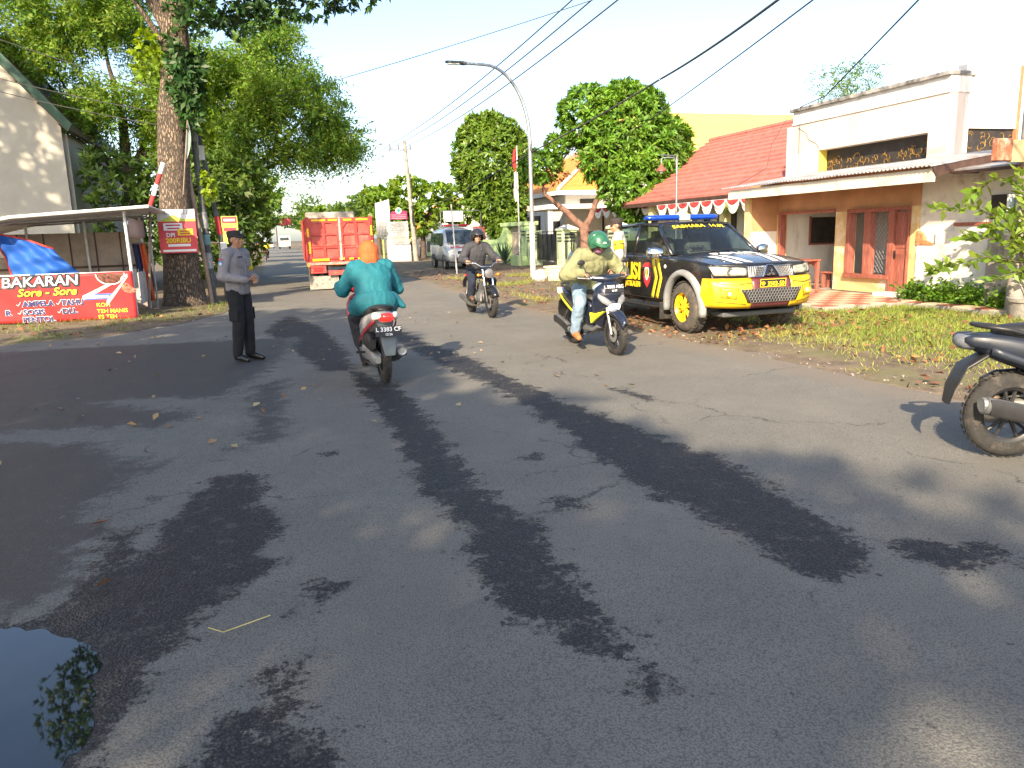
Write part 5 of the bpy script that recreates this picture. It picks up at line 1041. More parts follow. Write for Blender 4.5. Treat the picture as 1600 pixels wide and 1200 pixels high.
def plate(parent, c, w, h, n, lines, face_m, ink, tilt=0.0, border=None):
    """number plate at c, facing +Y (n=1) or -Y (n=-1), leaning back by tilt"""
    q = Matrix.Rotation(tilt * n, 3, 'X'); c = Vector(c)
    b = MB(); b.box(c, (w, 0.004, h), q); p = link('number_plate', b, face_m, parent)
    for s, sz, dz in lines:
        lettering(p, s, lambda u, v, dz=dz: c + q @ Vector((-n * u, n * 0.004, v + dz)), ink, sz, bold=0.02, th=0.002)
    if border:
        b = MB()
        for dx, dz, ww, hh in ((0, h / 2 - 0.006, w, 0.008), (0, -h / 2 + 0.006, w, 0.008), (w / 2 - 0.006, 0, 0.008, h), (-w / 2 + 0.006, 0, 0.008, h)): b.box(c + q @ Vector((dx, n * 0.003, dz)), (ww, 0.003, hh), q)
        link('plate_border', b, border, p)
    return p
def mirror(parent, s, base, head, m=BLKP, r=(0.055, 0.015, 0.035)):
    b = MB(); base, head = Vector(base), Vector(head); mid = (base + head) / 2 + Vector((s * 0.03, 0, -0.01)); b.tube([base, mid, head], 0.006, 7)
    p = link('mirror', b, m, parent, smooth=60); b = MB(); b.ell(head + Vector((s * 0.02, 0, 0.01)), r); link('mirror_shell', b, m, p, smooth=180)
    b = MB(); b.ell(head + Vector((s * 0.02, -r[1] * 0.8, 0.01)), (r[0] * 0.85, r[1] * 0.35, r[2] * 0.85)); link('mirror_glass', b, CHROME, p, smooth=180)

def scooter(name, label, loc, rz, body, accent, side, front_plate=None, rear_plate=None, lean=0.0, mirrors=(1, -1), tail_m=None, fender_m=None, sig_m=None, group='motor scooters', box_grey=GREYP):
    t = thing(name, label, 'scooter', loc, rz, group); t.rotation_euler = (0, lean, rz)
    wheel(t, (0, 0.63, 0.275), 0.275, 0.085, 0.19, BLKP, 5, disc=0.10, pair=True, knob=0.003); wheel(t, (0, -0.63, 0.275), 0.275, 0.095, 0.185, BLKP, 5, pair=True, knob=0.003)
    for s in (-1, 1): b = MB(); b.tube([(s * 0.062, 0.63, 0.275), (s * 0.062, 0.52, 0.60)], [0.016, 0.022], 8); link('fork_leg', b, ALU, t, smooth=60)
    # front fender hugging the wheel
    def ff(u, v):
        a = lerp(R(28), R(165), u); rr_ = 0.312 + 0.02 * math.sin(math.pi * v) - 0.01; x = (v - 0.5) * 0.155 * (0.65 + 0.35 * math.sin(math.pi * u))
        return (x, 0.63 - math.cos(a) * rr_ * -1 if False else 0.63 + math.cos(a) * rr_, 0.275 + math.sin(a) * rr_ - 1.5 * abs(v - 0.5) ** 2 * 0.16)
    b = MB(); b.grid(ff, 16, 8); link('front_fender', b, body, t, smooth=180, sol=0.006)
    # apron / leg shield
    def ring(z, w, yf, yb, n=22):
        out = []
        for j in range(n):
            a = 2 * math.pi * j / n; ca, sa = math.cos(a), math.sin(a)
            if sa >= 0: out.append((w * math.copysign(abs(ca) ** 0.9, ca), lerp(yb + 0.04, yf, sa ** 1.25), z + 0.03 * sa))
            else: out.append((w * math.copysign(abs(ca) ** 0.6, ca), yb + 0.04 + 0.05 * sa, z))
        return out
    b = MB(); b.loft([ring(0.30, 0.07, 0.34, 0.26), ring(0.36, 0.12, 0.40, 0.28), ring(0.48, 0.165, 0.485, 0.32), ring(0.60, 0.20, 0.56, 0.36), ring(0.70, 0.215, 0.60, 0.38), ring(0.79, 0.205, 0.595, 0.40), ring(0.86, 0.17, 0.55, 0.41), ring(0.90, 0.10, 0.50, 0.42)])
    link('apron', b, body, t, smooth=50)
    b = MB(); b.loft([ring(0.33, 0.10, 0.29, 0.235), ring(0.5, 0.155, 0.34, 0.275), ring(0.7, 0.19, 0.40, 0.335), ring(0.84, 0.17, 0.42, 0.365)]); link('inner_shield', b, box_grey, t, smooth=50)
    for s in (-1, 1):
        b = MB(); b.loft([sel((s * 0.165, 0.515, 0.75), 0.02, 0.035, 12, plane='XZ'), sel((s * 0.12, 0.575, 0.70), 0.045, 0.04, 12), sel((s * 0.07, 0.615, 0.655), 0.03, 0.03, 12)]); link('headlight', b, mat('smoked_lens', (0.22, 0.23, 0.25), 0.1, coat=0.6), t, smooth=60)
    b = MB(); b.loft([sel((0, 0.585, 0.60), 0.085, 0.04, 14), sel((0, 0.622, 0.615), 0.075, 0.042, 14), sel((0, 0.632, 0.625), 0.04, 0.025, 14)]); link('headlight', b, mat('lit_headlight', (0.9, 0.9, 0.88), 0.15, emit=(1, 0.98, 0.95, 0.8)), t, smooth=60)
    for s in (-1, 1):   # accent wedges
        b = MB(); b.prism([(0.34, 0.40), (0.44, 0.47), (0.555, 0.565), (0.40, 0.52), (0.31, 0.535)], s * 0.175 - 0.004, s * 0.175 + 0.03, 'X')
        b.v = [(x - s * max(0, (y - 0.40)) * 0.55, y, z) for x, y, z in b.v]; link('accent_stripe', b, accent, t)
    # handlebar cowl
    b = MB(); b.loft([sel((x, 0.42 - abs(x) * 0.25 + 0.03 * (1 - abs(x) / 0.2), 0.945 + 0.03 * abs(x) / 0.2), 0.085 * (1 - 0.55 * abs(x) / 0.2), 0.06 * (1 - 0.5 * abs(x) / 0.2), 14, plane='YZ') for x in (-0.22, -0.17, -0.1, -0.04, 0.04, 0.1, 0.17, 0.22)]); link('handlebar_cowl', b, body, t, smooth=50)
    b = MB(); b.loft([sel((x, 0.40, 1.0), 0.06 * (1 - 0.4 * abs(x) / 0.1), 0.012, 12, plane='YZ') for x in (-0.1, -0.05, 0.05, 0.1)]); link('dashboard', b, BLKP, t, smooth=60)
    b = MB(); b.tube([(-0.35, 0.285, 0.985), (-0.2, 0.37, 0.965), (0, 0.40, 0.95), (0.2, 0.37, 0.965), (0.35, 0.285, 0.985)], 0.011, 8); link('handlebar', b, GREYM, t, smooth=60)
    for s in (-1, 1):
        b = MB(); b.tube([(s * 0.235, 0.352, 0.97), (s * 0.355, 0.283, 0.986)], 0.017, 10); link('grip', b, RUB, t, smooth=60)
        b = MB(); b.tube([(s * 0.20, 0.39, 0.965), (s * 0.24, 0.40, 0.965), (s * 0.37, 0.335, 0.985)], [0.008, 0.006, 0.005], 6); link('brake_lever', b, ALU, t, smooth=60)
        if s in mirrors: mirror(t, s, (s * 0.19, 0.39, 0.99), (s * 0.29, 0.33, 1.16))
    # floor and rear body
    b = MB(); b.loft([sel((0, y, z), w, h_, 14, 4) for y, z, w, h_ in ((0.34, 0.36, 0.12, 0.03), (0.25, 0.305, 0.145, 0.035), (0.0, 0.295, 0.15, 0.035), (-0.12, 0.32, 0.15, 0.06))]); link('floorboard', b, box_grey, t, smooth=50)
    b = MB(); b.loft([sel((0, y, z), w, h_, 20, 2.8, zbias=-0.12) for y, z, w, h_ in ((0.10, 0.46, 0.10, 0.16), (0.02, 0.49, 0.135, 0.20), (-0.15, 0.545, 0.15, 0.17), (-0.35, 0.60, 0.155, 0.135), (-0.55, 0.655, 0.145, 0.11), (-0.72, 0.70, 0.115, 0.09), (-0.86, 0.735, 0.075, 0.06), (-0.95, 0.755, 0.035, 0.03))]); link('rear_body', b, side, t, smooth=50)
    for s in (-1, 1):
        b = MB(); b.grid(lambda u, v, s=s: (s * (lerp(0.148, 0.158, math.sin(math.pi * u)) - 0.075 * max(0, u - 0.45) ** 1.3 + 0.006), lerp(0.0, -0.82, u), lerp(0.36 + 0.30 * u, 0.40 + 0.31 * u, v) + 0.01), 12, 2); link('accent_stripe', b, accent, t, smooth=180, sol=0.006)
    b = MB(); b.loft([sel((0, y, z), w, h_, 18, 2.6, zbias=0.15) for y, z, w, h_ in ((0.12, 0.67, 0.055, 0.025), (0.06, 0.705, 0.105, 0.045), (-0.12, 0.735, 0.135, 0.05), (-0.30, 0.745, 0.135, 0.05), (-0.42, 0.775, 0.125, 0.055), (-0.60, 0.80, 0.11, 0.05), (-0.72, 0.805, 0.075, 0.035), (-0.76, 0.80, 0.04, 0.02))]); link('seat', b, mat('seat_vinyl', (0.02, 0.02, 0.021), 0.55, var=0.1, scale=14), t, smooth=60)
    b = MB(); b.tube([(-0.09, -0.56, 0.775), (-0.12, -0.72, 0.82), (-0.07, -0.86, 0.84), (0.07, -0.86, 0.84), (0.12, -0.72, 0.82), (0.09, -0.56, 0.775)], 0.014, 8); link('grab_rail', b, BLKP, t, smooth=60)
    tl = tail_m or REDL
    b = MB(); b.loft([sel((0, -0.90, 0.735), 0.085, 0.048, 16, 2.5), sel((0, -0.955, 0.742), 0.075, 0.045, 16, 2.5), sel((0, -0.985, 0.745), 0.035, 0.02, 16, 2.2)]); link('tail_light', b, tl, t, smooth=60)
    for s in (-1, 1): b = MB(); b.loft([sel((s * 0.105, -0.84, 0.745), 0.035, 0.045, 12), sel((s * 0.09, -0.925, 0.755), 0.028, 0.035, 12), sel((s * 0.075, -0.96, 0.76), 0.01, 0.015, 12)]); link('turn_signal', b, sig_m or CLEARL, t, smooth=60)
    # rear mudguard with plate
    fm = fender_m or BLKP
    b = MB(); b.loft([sel((0, -0.80, 0.66), 0.07, 0.02, 14, 3), sel((0, -0.93, 0.585), 0.085, 0.018, 14, 3), sel((0, -0.99, 0.46), 0.075, 0.016, 14, 3), sel((0, -1.01, 0.36), 0.055, 0.012, 14, 3)]); link('mudguard', b, fm, t, smooth=60)
    if rear_plate: plate(t, (0, -0.985, 0.60), 0.27, 0.105, -1, rear_plate, BINK if True else None, WINK, 0.25)
    if front_plate: plate(t, (0, 0.605, 0.845), 0.27, 0.10, 1, front_plate, BINK, WINK, 0.35)
    # engine, air box, shock, exhaust, stands
    b = MB(); b.loft([sel((-0.085, y, z), w, h_, 16, 2.6) for y, z, w, h_ in ((0.0, 0.30, 0.05, 0.07), (-0.12, 0.29, 0.065, 0.10), (-0.35, 0.285, 0.055, 0.075), (-0.55, 0.28, 0.055, 0.085), (-0.72, 0.275, 0.05, 0.075), (-0.77, 0.275, 0.03, 0.04))]); link('transmission_case', b, ALU, t, smooth=50)
    b = MB(); b.ell((-0.03, -0.18, 0.33), (0.12, 0.16, 0.10)); link('engine', b, ALU, t, smooth=60)
    b = MB(); b.loft([sel((-0.13, y, z), 0.035, h_, 14, 3) for y, z, h_ in ((-0.34, 0.44, 0.06), (-0.45, 0.46, 0.09), (-0.66, 0.45, 0.085), (-0.74, 0.44, 0.05))]); link('air_box', b, BLKP, t, smooth=50)
    b = MB(); p0, p1 = Vector((-0.105, -0.63, 0.30)), Vector((-0.085, -0.50, 0.62)); b.tube([p0, p1], 0.012, 8)
    b.tube([p0.lerp(p1, k / 60) + Vector((math.cos(k * 0.9) * 0.026, math.sin(k * 0.9) * 0.026, 0)) for k in range(6, 56)], 0.006, 5); link('shock_absorber', b, BLKP, t, smooth=60)
    b = MB(); b.tube([(0.06, -0.05, 0.22), (0.10, -0.2, 0.17), (0.13, -0.36, 0.22)], 0.014, 8); b.tube([(0.135, -0.36, 0.22), (0.14, -0.42, 0.24), (0.15, -0.62, 0.31), (0.155, -0.86, 0.37)], [0.03, 0.052, 0.058, 0.055], 16)
    ex = link('exhaust', b, GREYP, t, smooth=50)
    b = MB(); b.lathe([(0.0, 0), (0.03, 0.0), (0.046, -0.004), (0.046, 0.02)], (0.156, -0.872, 0.372), 'Y', 16); link('exhaust_tip', b, ALU, ex)
    b = MB(); b.loft([sel((0.198, y, z), 0.012, 0.05, 10, 3, 'XZ') for y, z in ((-0.42, 0.25), (-0.6, 0.31), (-0.78, 0.355), (-0.84, 0.36))]); link('heat_shield', b, BLKP, ex, smooth=60)
    b = MB(); b.tube([(0.10, -0.36, 0.2), (-0.02, -0.42, 0.13), (-0.14, -0.36, 0.2)], 0.012, 7); link('centre_stand', b, BLKP, t); b = MB(); b.tube([(-0.12, -0.05, 0.25), (-0.17, -0.25, 0.18), (-0.18, -0.34, 0.17)], 0.01, 7); link('side_stand', b, BLKP, t)
    for s in (-1, 1): b = MB(); b.tube([(s * 0.12, -0.28, 0.30), (s * 0.24, -0.30, 0.31)], 0.014, 8); link('footpeg', b, BLKP, t, smooth=60)
    return t
RED_B = mat('red_paint', (0.45, 0.02, 0.03), 0.3, coat=0.5, var=0.08); SILV = mat('silver_paint', (0.55, 0.55, 0.55), 0.35, metal=0.5, var=0.06); NAVY = mat('navy_black_paint', (0.012, 0.017, 0.035), 0.22, coat=0.6, var=0.08)
LIMEY = mat('lime_yellow_decal', (0.72, 0.72, 0.03), 0.35, coat=0.3, var=0.04); SLATE = mat('slate_blue_paint', (0.018, 0.024, 0.038), 0.45, coat=0.15, var=0.08)
S1 = scooter('motor_scooter', 'silver and red scooter seen from behind, ridden by the woman in teal', (1.06, 8.90, 0), R(3), RED_B, RED_B, SILV, rear_plate=[('L 3383 CF', 0.062, 0.018), ('12·26', 0.034, -0.034)], mirrors=(1,), fender_m=mat('slate_fender', (0.10, 0.125, 0.14), 0.55, var=0.1), group=None)
S2 = scooter('motor_scooter', 'black scooter with lime yellow stripes coming towards the camera with plate L 5033', (4.05, 9.42, 0), R(180 + 3), NAVY, LIMEY, NAVY, front_plate=[('L 5033 ABC', 0.054, 0.018), ('06·27', 0.032, -0.032)], lean=0.02, group=None)
S3 = scooter('motor_scooter', 'dark slate scooter cut off by the right edge of the picture', (5.17, 3.50, 0), R(-112), SLATE, SLATE, SLATE, mirrors=(), tail_m=mat('milky_lens', (0.14, 0.15, 0.17), 0.3), sig_m=SLATE, group=None); S3.scale = (1.05, 1.05, 1.05)

# ---------------------------------------------- black naked motorcycle
Mo = thing('motorcycle', 'small black naked motorcycle with round chrome headlight coming up the road', 'motorcycle', (3.9, 14.66, 0), R(180 + 3))
wheel(Mo, (0, 0.66, 0.30), 0.30, 0.105, 0.215, BLKP, wire=True, disc=0.12, knob=0.004); wheel(Mo, (0, -0.62, 0.30), 0.30, 0.11, 0.21, BLKP, wire=True, knob=0.004)
for s in (-1, 1):
    b = MB(); b.tube([(s * 0.085, 0.66, 0.30), (s * 0.085, 0.545, 0.60)], 0.026, 10); link('fork_slider', b, BLKP, Mo, smooth=60)
    b = MB(); b.tube([(s * 0.085, 0.545, 0.60), (s * 0.085, 0.44, 0.90)], 0.018, 10); link('fork_leg', b, CHROME, Mo, smooth=60)
def mf(u, v):
    a = lerp(R(20), R(150), u); rr_ = 0.33 - 0.06 * (2 * v - 1) ** 2; return ((v - 0.5) * 0.15, 0.66 + math.cos(a) * rr_, 0.30 + math.sin(a) * rr_)
b = MB(); b.grid(mf, 14, 8); link('front_fender', b, BLKG, Mo, smooth=180, sol=0.006)
b = MB(); b.lathe([(0.0, -0.11), (0.05, -0.10), (0.085, -0.05), (0.09, 0.0), (0.086, 0.01)], (0, 0.56, 0.83), 'Y', 24); hl = link('headlight', b, BLKP, Mo, smooth=60)
b = MB(); b.lathe([(0.09, 0.0), (0.096, 0.012), (0.09, 0.022)], (0, 0.56, 0.83), 'Y', 24); link('headlight_rim', b, CHROME, hl, smooth=60); b = MB(); b.lathe([(0.088, 0.012), (0.05, 0.03), (0.0, 0.036)], (0, 0.56, 0.83), 'Y', 24); link('headlight_lens', b, mat('grey_lens', (0.16, 0.16, 0.17), 0.08, var=0.1, coat=0.8), hl, smooth=60)
b = MB(); b.tube([(-0.37, 0.28, 1.03), (-0.20, 0.36, 1.02), (-0.10, 0.41, 0.95), (0.10, 0.41, 0.95), (0.20, 0.36, 1.02), (0.37, 0.28, 1.03)], 0.012, 8); link('handlebar', b, CHROME, Mo, smooth=60)
for s in (-1, 1):
    b = MB(); b.tube([(s * 0.25, 0.335, 1.025), (s * 0.38, 0.275, 1.03)], 0.018, 10); link('grip', b, RUB, Mo, smooth=60); b = MB(); b.tube([(s * 0.22, 0.38, 1.02), (s * 0.38, 0.335, 1.02)], 0.006, 6); link('brake_lever', b, ALU, Mo)
    b = MB(); b.tube([(s * 0.09, 0.50, 0.80), (s * 0.17, 0.51, 0.80)], 0.008, 6); b.ell((s * 0.195, 0.515, 0.80), (0.03, 0.028, 0.028)); link('turn_signal', b, AMBER, Mo, smooth=180)
    b = MB(); b.tube([(s * 0.06, 0.02, 0.33), (s * 0.24, 0.0, 0.33)], 0.014, 8); link('footpeg', b, RUB, Mo)
    b = MB(); b.tube([(s * 0.11, -0.60, 0.32), (s * 0.12, -0.42, 0.66)], 0.026, 10); link('shock_absorber', b, CHROME, Mo, smooth=60)
    b = MB(); b.tube([(s * 0.09, -0.62, 0.30), (s * 0.09, -0.1, 0.34)], 0.02, 8); link('swingarm', b, BLKP, Mo)
b = MB(); b.loft([sel((0, y, z), w, h_, 18, 2.4) for y, z, w, h_ in ((0.36, 0.80, 0.05, 0.05), (0.30, 0.82, 0.10, 0.10), (0.12, 0.82, 0.135, 0.12), (-0.05, 0.79, 0.11, 0.09), (-0.14, 0.77, 0.06, 0.05))]); link('fuel_tank', b, BLKG, Mo, smooth=60)
b = MB(); b.loft([sel((0, y, z), w, h_, 16, 2.6) for y, z, w, h_ in ((-0.08, 0.76, 0.07, 0.03), (-0.2, 0.765, 0.12, 0.04), (-0.5, 0.79, 0.12, 0.045), (-0.75, 0.81, 0.10, 0.04), (-0.82, 0.81, 0.05, 0.02))]); link('seat', b, mat('seat_vinyl', (0, 0, 0)), Mo, smooth=60)
b = MB(); b.ell((0, 0.08, 0.36), (0.13, 0.20, 0.14)); b.loft([sel((0, 0.12 + k * 0.02, 0.44 + k * 0.045), 0.085 if k % 2 else 0.07, 0.012, 14, 3, 'XY') for k in range(6)]); b.ell((0.1, 0.02, 0.34), (0.07, 0.09, 0.09)); b.ell((-0.1, 0.02, 0.34), (0.07, 0.09, 0.09)); link('engine', b, GREYP, Mo, smooth=50)
b = MB(); b.tube([(0, 0.42, 0.82), (0, 0.30, 0.55), (0, 0.28, 0.28), (0, -0.1, 0.24)], 0.022, 8); b.tube([(0, 0.42, 0.85), (0, 0.1, 0.74), (0, -0.75, 0.74)], 0.022, 8); link('frame', b, BLKP, Mo, smooth=60)
b = MB(); b.tube([(0.06, 0.24, 0.45), (0.10, 0.34, 0.30), (0.12, 0.2, 0.2), (0.15, -0.1, 0.2)], 0.018, 8); b.tube([(0.15, -0.1, 0.2), (0.17, -0.2, 0.22), (0.18, -0.75, 0.34)], [0.025, 0.042, 0.046], 14); link('exhaust', b, mat('worn_steel', (0.4, 0.37, 0.33), 0.35, metal=0.9), Mo, smooth=50)
b = MB(); b.loft([sel((0, -0.75, 0.72), 0.08, 0.012, 12), sel((0, -0.92, 0.62), 0.08, 0.012, 12), sel((0, -0.98, 0.5), 0.06, 0.01, 12)]); link('rear_fender', b, BLKP, Mo, smooth=60); b = MB(); b.ell((0, -0.86, 0.74), (0.05, 0.03, 0.035)); link('tail_light', b, REDL, Mo, smooth=180)

# ---------------------------------------------- police pickup
PK = thing('police_pickup', 'black and yellow double-cab police pickup with blue light bar parked on the verge', 'pickup', (6.62, 10.12, 0.03), R(180 + 2))
class HeightMap:
    """z * ZS gives the pickup's real height for a drawn height z"""
    __array_ufunc__ = None
    def __rmul__(s, z): return interp(float(z), [(-1, -1), (0, 0), (0.27, 0.27), (0.40, 0.42), (0.735, 0.82), (0.76, 0.85), (0.90, 0.99), (1.055, 1.11), (1.115, 1.155), (1.60, 1.575), (1.735, 1.70), (3, 2.9)])
ZS = HeightMap()
def hw(y, z):
    w = 0.87 - 0.10 * max(0, (z - 0.80) / 0.3) ** 2 * 0.6 - 0.14 * max(0, (0.5 - z) / 0.2) ** 2 * 0.3
    return w - 0.22 * max(0, y - 0.1) ** 2 / 0.36 * 0.55 - 0.03 * max(0, -3.8 - y)
def zb(y):
    z = 0.40
    for c in (0.0, -3.0):
        d = abs(y - c)
        if d < 0.44: z = max(z, 0.36 + math.sqrt(0.44 ** 2 - d * d) * 0.93)
    if y > 0.44: z = max(z, 0.66)
    return z
def zt(y): return interp(y, [(-4.3, 1.08), (-2.6, 1.10), (-2.5, 1.09), (-0.5, 1.055), (0.0, 1.01), (0.4, 0.955), (0.66, 0.90)])
ys_ = sorted(set([round(v, 3) for v in list(np.arange(-4.25, -3.5, 0.15)) + list(np.arange(-3.48, -2.5, 0.04)) + list(np.arange(-2.5, -0.5, 0.1)) + list(np.arange(-0.5, 0.67, 0.035))]))
PBLK = mat('police_black_paint', (0.012, 0.012, 0.013), 0.25, var=0.1, coat=0.5, dirt=(0.05, 0.045, 0.04), dscale=2.2, damt=0.3)
for s in (-1, 1):
    b = MB(); n = 9
    vs = [(s * hw(y, lerp(zb(y), zt(y), k / (n - 1))), y, lerp(zb(y), zt(y), k / (n - 1)) * ZS) for y in ys_ for k in range(n)]
    b.add(vs, [(i * n + k, i * n + k + 1, (i + 1) * n + k + 1, (i + 1) * n + k) for i in range(len(ys_) - 1) for k in range(n - 1)]); link('side_panel', b, PBLK, PK, smooth=180, sol=0.012)
def sidept(s, y, z, off=0.006): return (s * (hw(y, z) + off), y, z * ZS)
def FY(x, z): return 0.86 - 0.95 * max(0, abs(x) - 0.36) ** 2 - 0.30 * max(0, z - 0.70) - 0.12 * max(0, 0.5 - z)
def hoodz(x, y): return interp(y, [(-0.45, 1.115), (0.0, 1.08), (0.4, 1.015), (0.68, 0.945), (0.8, 0.90)]) - 0.055 * (abs(x) / 0.8) ** 2.2
def hood_edge(y): return hw(y, zt(y))
def hp(u, v):
    y = lerp(-0.42, 0.64, v); e = hood_edge(y); x = lerp(-e, e, u)
    if v == 1 or y > 0.5: pass
    yy = y + (0.16 * (1 - (abs(x) / e) ** 2)) * v ** 2
    return (x, yy, (lerp(hoodz(x, yy), zt(y), (abs(x) / e) ** 6)) * ZS)
b = MB(); b.grid(hp, 32, 18); HOOD = link('hood', b, PBLK, PK, smooth=180, sol=0.012)
b = MB()
for s in (-1, 1): b.tube([(s * 0.62, -0.40, (hoodz(0.62, -0.4) + 0.002) * ZS), (s * 0.60, 0.1, (hoodz(0.6, 0.1) + 0.006) * ZS), (s * 0.52, 0.55, (hoodz(0.52, 0.55) + 0.004) * ZS)], 0.008, 6)
link('hood_crease', b, PBLK, HOOD, smooth=180)
def hood_pt(x, y, off=0.022): return (x, y, (hoodz(x, y) + off) * ZS)
lettering(HOOD, 'POLISI', lambda u, v: hood_pt(-u, 0.0 - v), WINK, 0.24, bold=0.02, spacing=1.15, name='hood_lettering')
for s in (-1, 1):
    for k in range(2):
        b = MB(); x0 = 0.17 + 0.17 * k
        b.grid(lambda u, v, s=s, x0=x0: hood_pt(s * (x0 + 0.10 * u + 0.10 * (1 - v)) , lerp(0.14, 0.70, v) - 0.02 * u, 0.014), 6, 14); link('white_stripe', b, WINK, HOOD, smooth=180)
# front shell and its fittings, laid on the curved nose
b = MB(); b.grid(lambda u, v: (lerp(-0.80, 0.80, u), FY(lerp(-0.80, 0.80, u), lerp(0.40, 0.92, v)) - 0.03, lerp(0.40, 0.92, v) * ZS), 30, 8); link('nose', b, BLKP, PK, smooth=180)
def fpatch(name, cs, off, mt, parent=PK, nu=14, nv=5, sol=0.012, fn=None, **k):
    def f(u, v):
        (x0, z0), (x1, z1), (x2, z2), (x3, z3) = cs   # bl, br, tr, tl
        x = lerp(lerp(x0, x1, u), lerp(x3, x2, u), v); z = lerp(lerp(z0, z1, u), lerp(z3, z2, u), v)
        o = off + (fn(u, v) if fn else 0); return (x, FY(x, z) + o, z * ZS)
    b = MB(); b.grid(f, nu, nv); return link(name, b, mt, parent, smooth=180, sol=sol, **k)
PYEL = mat('police_yellow_paint', (0.80, 0.50, 0.015), 0.32, var=0.05, coat=0.4, dirt=(0.55, 0.36, 0.05), dscale=3, damt=0.25); MAROON = mat('maroon_paint', (0.13, 0.035, 0.04), 0.35, var=0.08, coat=0.3)
bul = lambda u, v: 0.05 * math.sin(math.pi * v) ** 0.6
for s in (-1, 1):
    BU = fpatch('bumper', [(s * 0.32, 0.385), (s * 0.82, 0.40), (s * 0.86, 0.735), (s * 0.32, 0.735)] if s > 0 else [(-0.82, 0.40), (-0.32, 0.385), (-0.32, 0.735), (-0.86, 0.735)], 0.0, PYEL, fn=bul, nu=16, nv=8)
    # wrap round the corner to the wheel arch
    b = MB(); b.grid(lambda u, v, s=s: (s * (hw(lerp(0.70, 0.47, u), 0.6) + 0.012 + 0.03 * math.sin(math.pi * v) - 0.01 * (1 - u)), lerp(FY(0.80, 0.6) + 0.01, 0.46, u), lerp(0.40, 0.735 + 0.0 * u, v) * ZS), 8, 8); link('bumper_corner', b, PYEL, BU, smooth=180, sol=0.012)
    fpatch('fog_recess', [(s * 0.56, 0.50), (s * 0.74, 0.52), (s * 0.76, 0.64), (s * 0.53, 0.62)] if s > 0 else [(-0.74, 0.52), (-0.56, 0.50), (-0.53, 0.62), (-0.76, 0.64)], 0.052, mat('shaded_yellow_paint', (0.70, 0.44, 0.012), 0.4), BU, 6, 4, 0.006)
    x, z = s * 0.65, 0.565; b = MB(); b.lathe([(0.0, 0.012), (0.03, 0.012), (0.045, 0.02), (0.052, 0.0)], (x, FY(x, z) + 0.06, z * ZS), 'Y', 18); fl = link('fog_lamp', b, PYEL, BU, smooth=50)
    b = MB(); b.ell((x, FY(x, z) + 0.068, z * ZS), (0.03, 0.012, 0.03)); link('fog_lens', b, CLEARL, fl, smooth=180)
    HLm = mat('hazy_headlight', (0.46, 0.45, 0.36), 0.12, var=0.2, scale=8, coat=0.6)
    hl = fpatch('headlight', [(s * 0.40, 0.765), (s * 0.80, 0.765), (s * 0.84, 0.905), (s * 0.385, 0.875)] if s > 0 else [(-0.80, 0.765), (-0.40, 0.765), (-0.385, 0.875), (-0.84, 0.905)], 0.012, HLm, nu=12, nv=6, fn=lambda u, v: 0.022 * math.sin(math.pi * v) ** 0.7)
    ol = [(s * 0.40, 0.765), (s * 0.60, 0.765), (s * 0.80, 0.765), (s * 0.84, 0.905), (s * 0.60, 0.89), (s * 0.385, 0.875)]
    b = MB(); b.tube([(x, FY(x, z) + 0.026, z * ZS) for x, z in ol], 0.010, 6, closed=True); link('headlight_bezel', b, BLKP, hl, smooth=60)
    b = MB(); b.tube([(x, FY(x, z) + 0.060, z * ZS) for x, z in ((s * 0.33, 0.685), (s * 0.55, 0.665), (s * 0.70, 0.675), (s * 0.80, 0.69))], 0.005, 5); b.tube([(x, FY(x, z) + 0.054, z * ZS) for x, z in ((s * 0.42, 0.44), (s * 0.60, 0.455), (s * 0.78, 0.47))], 0.005, 5); b.tube([(x, FY(x, z) + 0.061, z * ZS) for x, z in ((s * 0.56, 0.50), (s * 0.74, 0.52), (s * 0.76, 0.64), (s * 0.53, 0.62))], 0.0055, 5, closed=True); link('bumper_crease', b, mat('bumper_seam', (0.16, 0.09, 0.01), 0.6), BU)
    x, z = s * 0.62, 0.83; b = MB(); b.lathe([(0.0, 0.004), (0.03, 0.006), (0.048, 0.014), (0.055, 0.0)], (x, FY(x, z) + 0.038, z * ZS), 'Y', 18); link('reflector', b, mat('dull_reflector', (0.30, 0.30, 0.27), 0.2, metal=0.6), hl, smooth=180)
    # upper grille: mesh in a chrome frame
    cs = [(s * 0.15, 0.745), (s * 0.375, 0.745), (s * 0.365, 0.885), (s * 0.06, 0.885)]
    GR_ = fpatch('grille', cs, 0.0, DARK, sol=0.004)
    b = MB(); P_ = [Vector((x, FY(x, z) + 0.02, z * ZS)) for x, z in cs]; b.tube(P_, 0.011, 6, closed=True); link('grille_frame', b, CHROME, GR_, smooth=60)
    b = MB()
    for k in range(1, 6):
        a, c = P_[0].lerp(P_[3], k / 6), P_[1].lerp(P_[2], k / 6); b.tube([a, c], 0.004, 5)
    for k in range(1, 10):
        a, c = P_[0].lerp(P_[1], k / 10), P_[3].lerp(P_[2], k / 10); b.tube([a, c], 0.004, 5)
    link('grille_mesh', b, GREYM, GR_)['kind'] = 'stuff'
fpatch('bumper_centre', [(-0.317, 0.385), (0.317, 0.385), (0.317, 0.735), (-0.317, 0.735)], 0.0, MAROON, fn=bul, nu=12, nv=8)
LGr = fpatch('lower_grille', [(-0.40, 0.455), (0.40, 0.455), (0.50, 0.610), (-0.50, 0.610)], 0.060, DARK, sol=0.004)
b = MB(); hx = 0.048
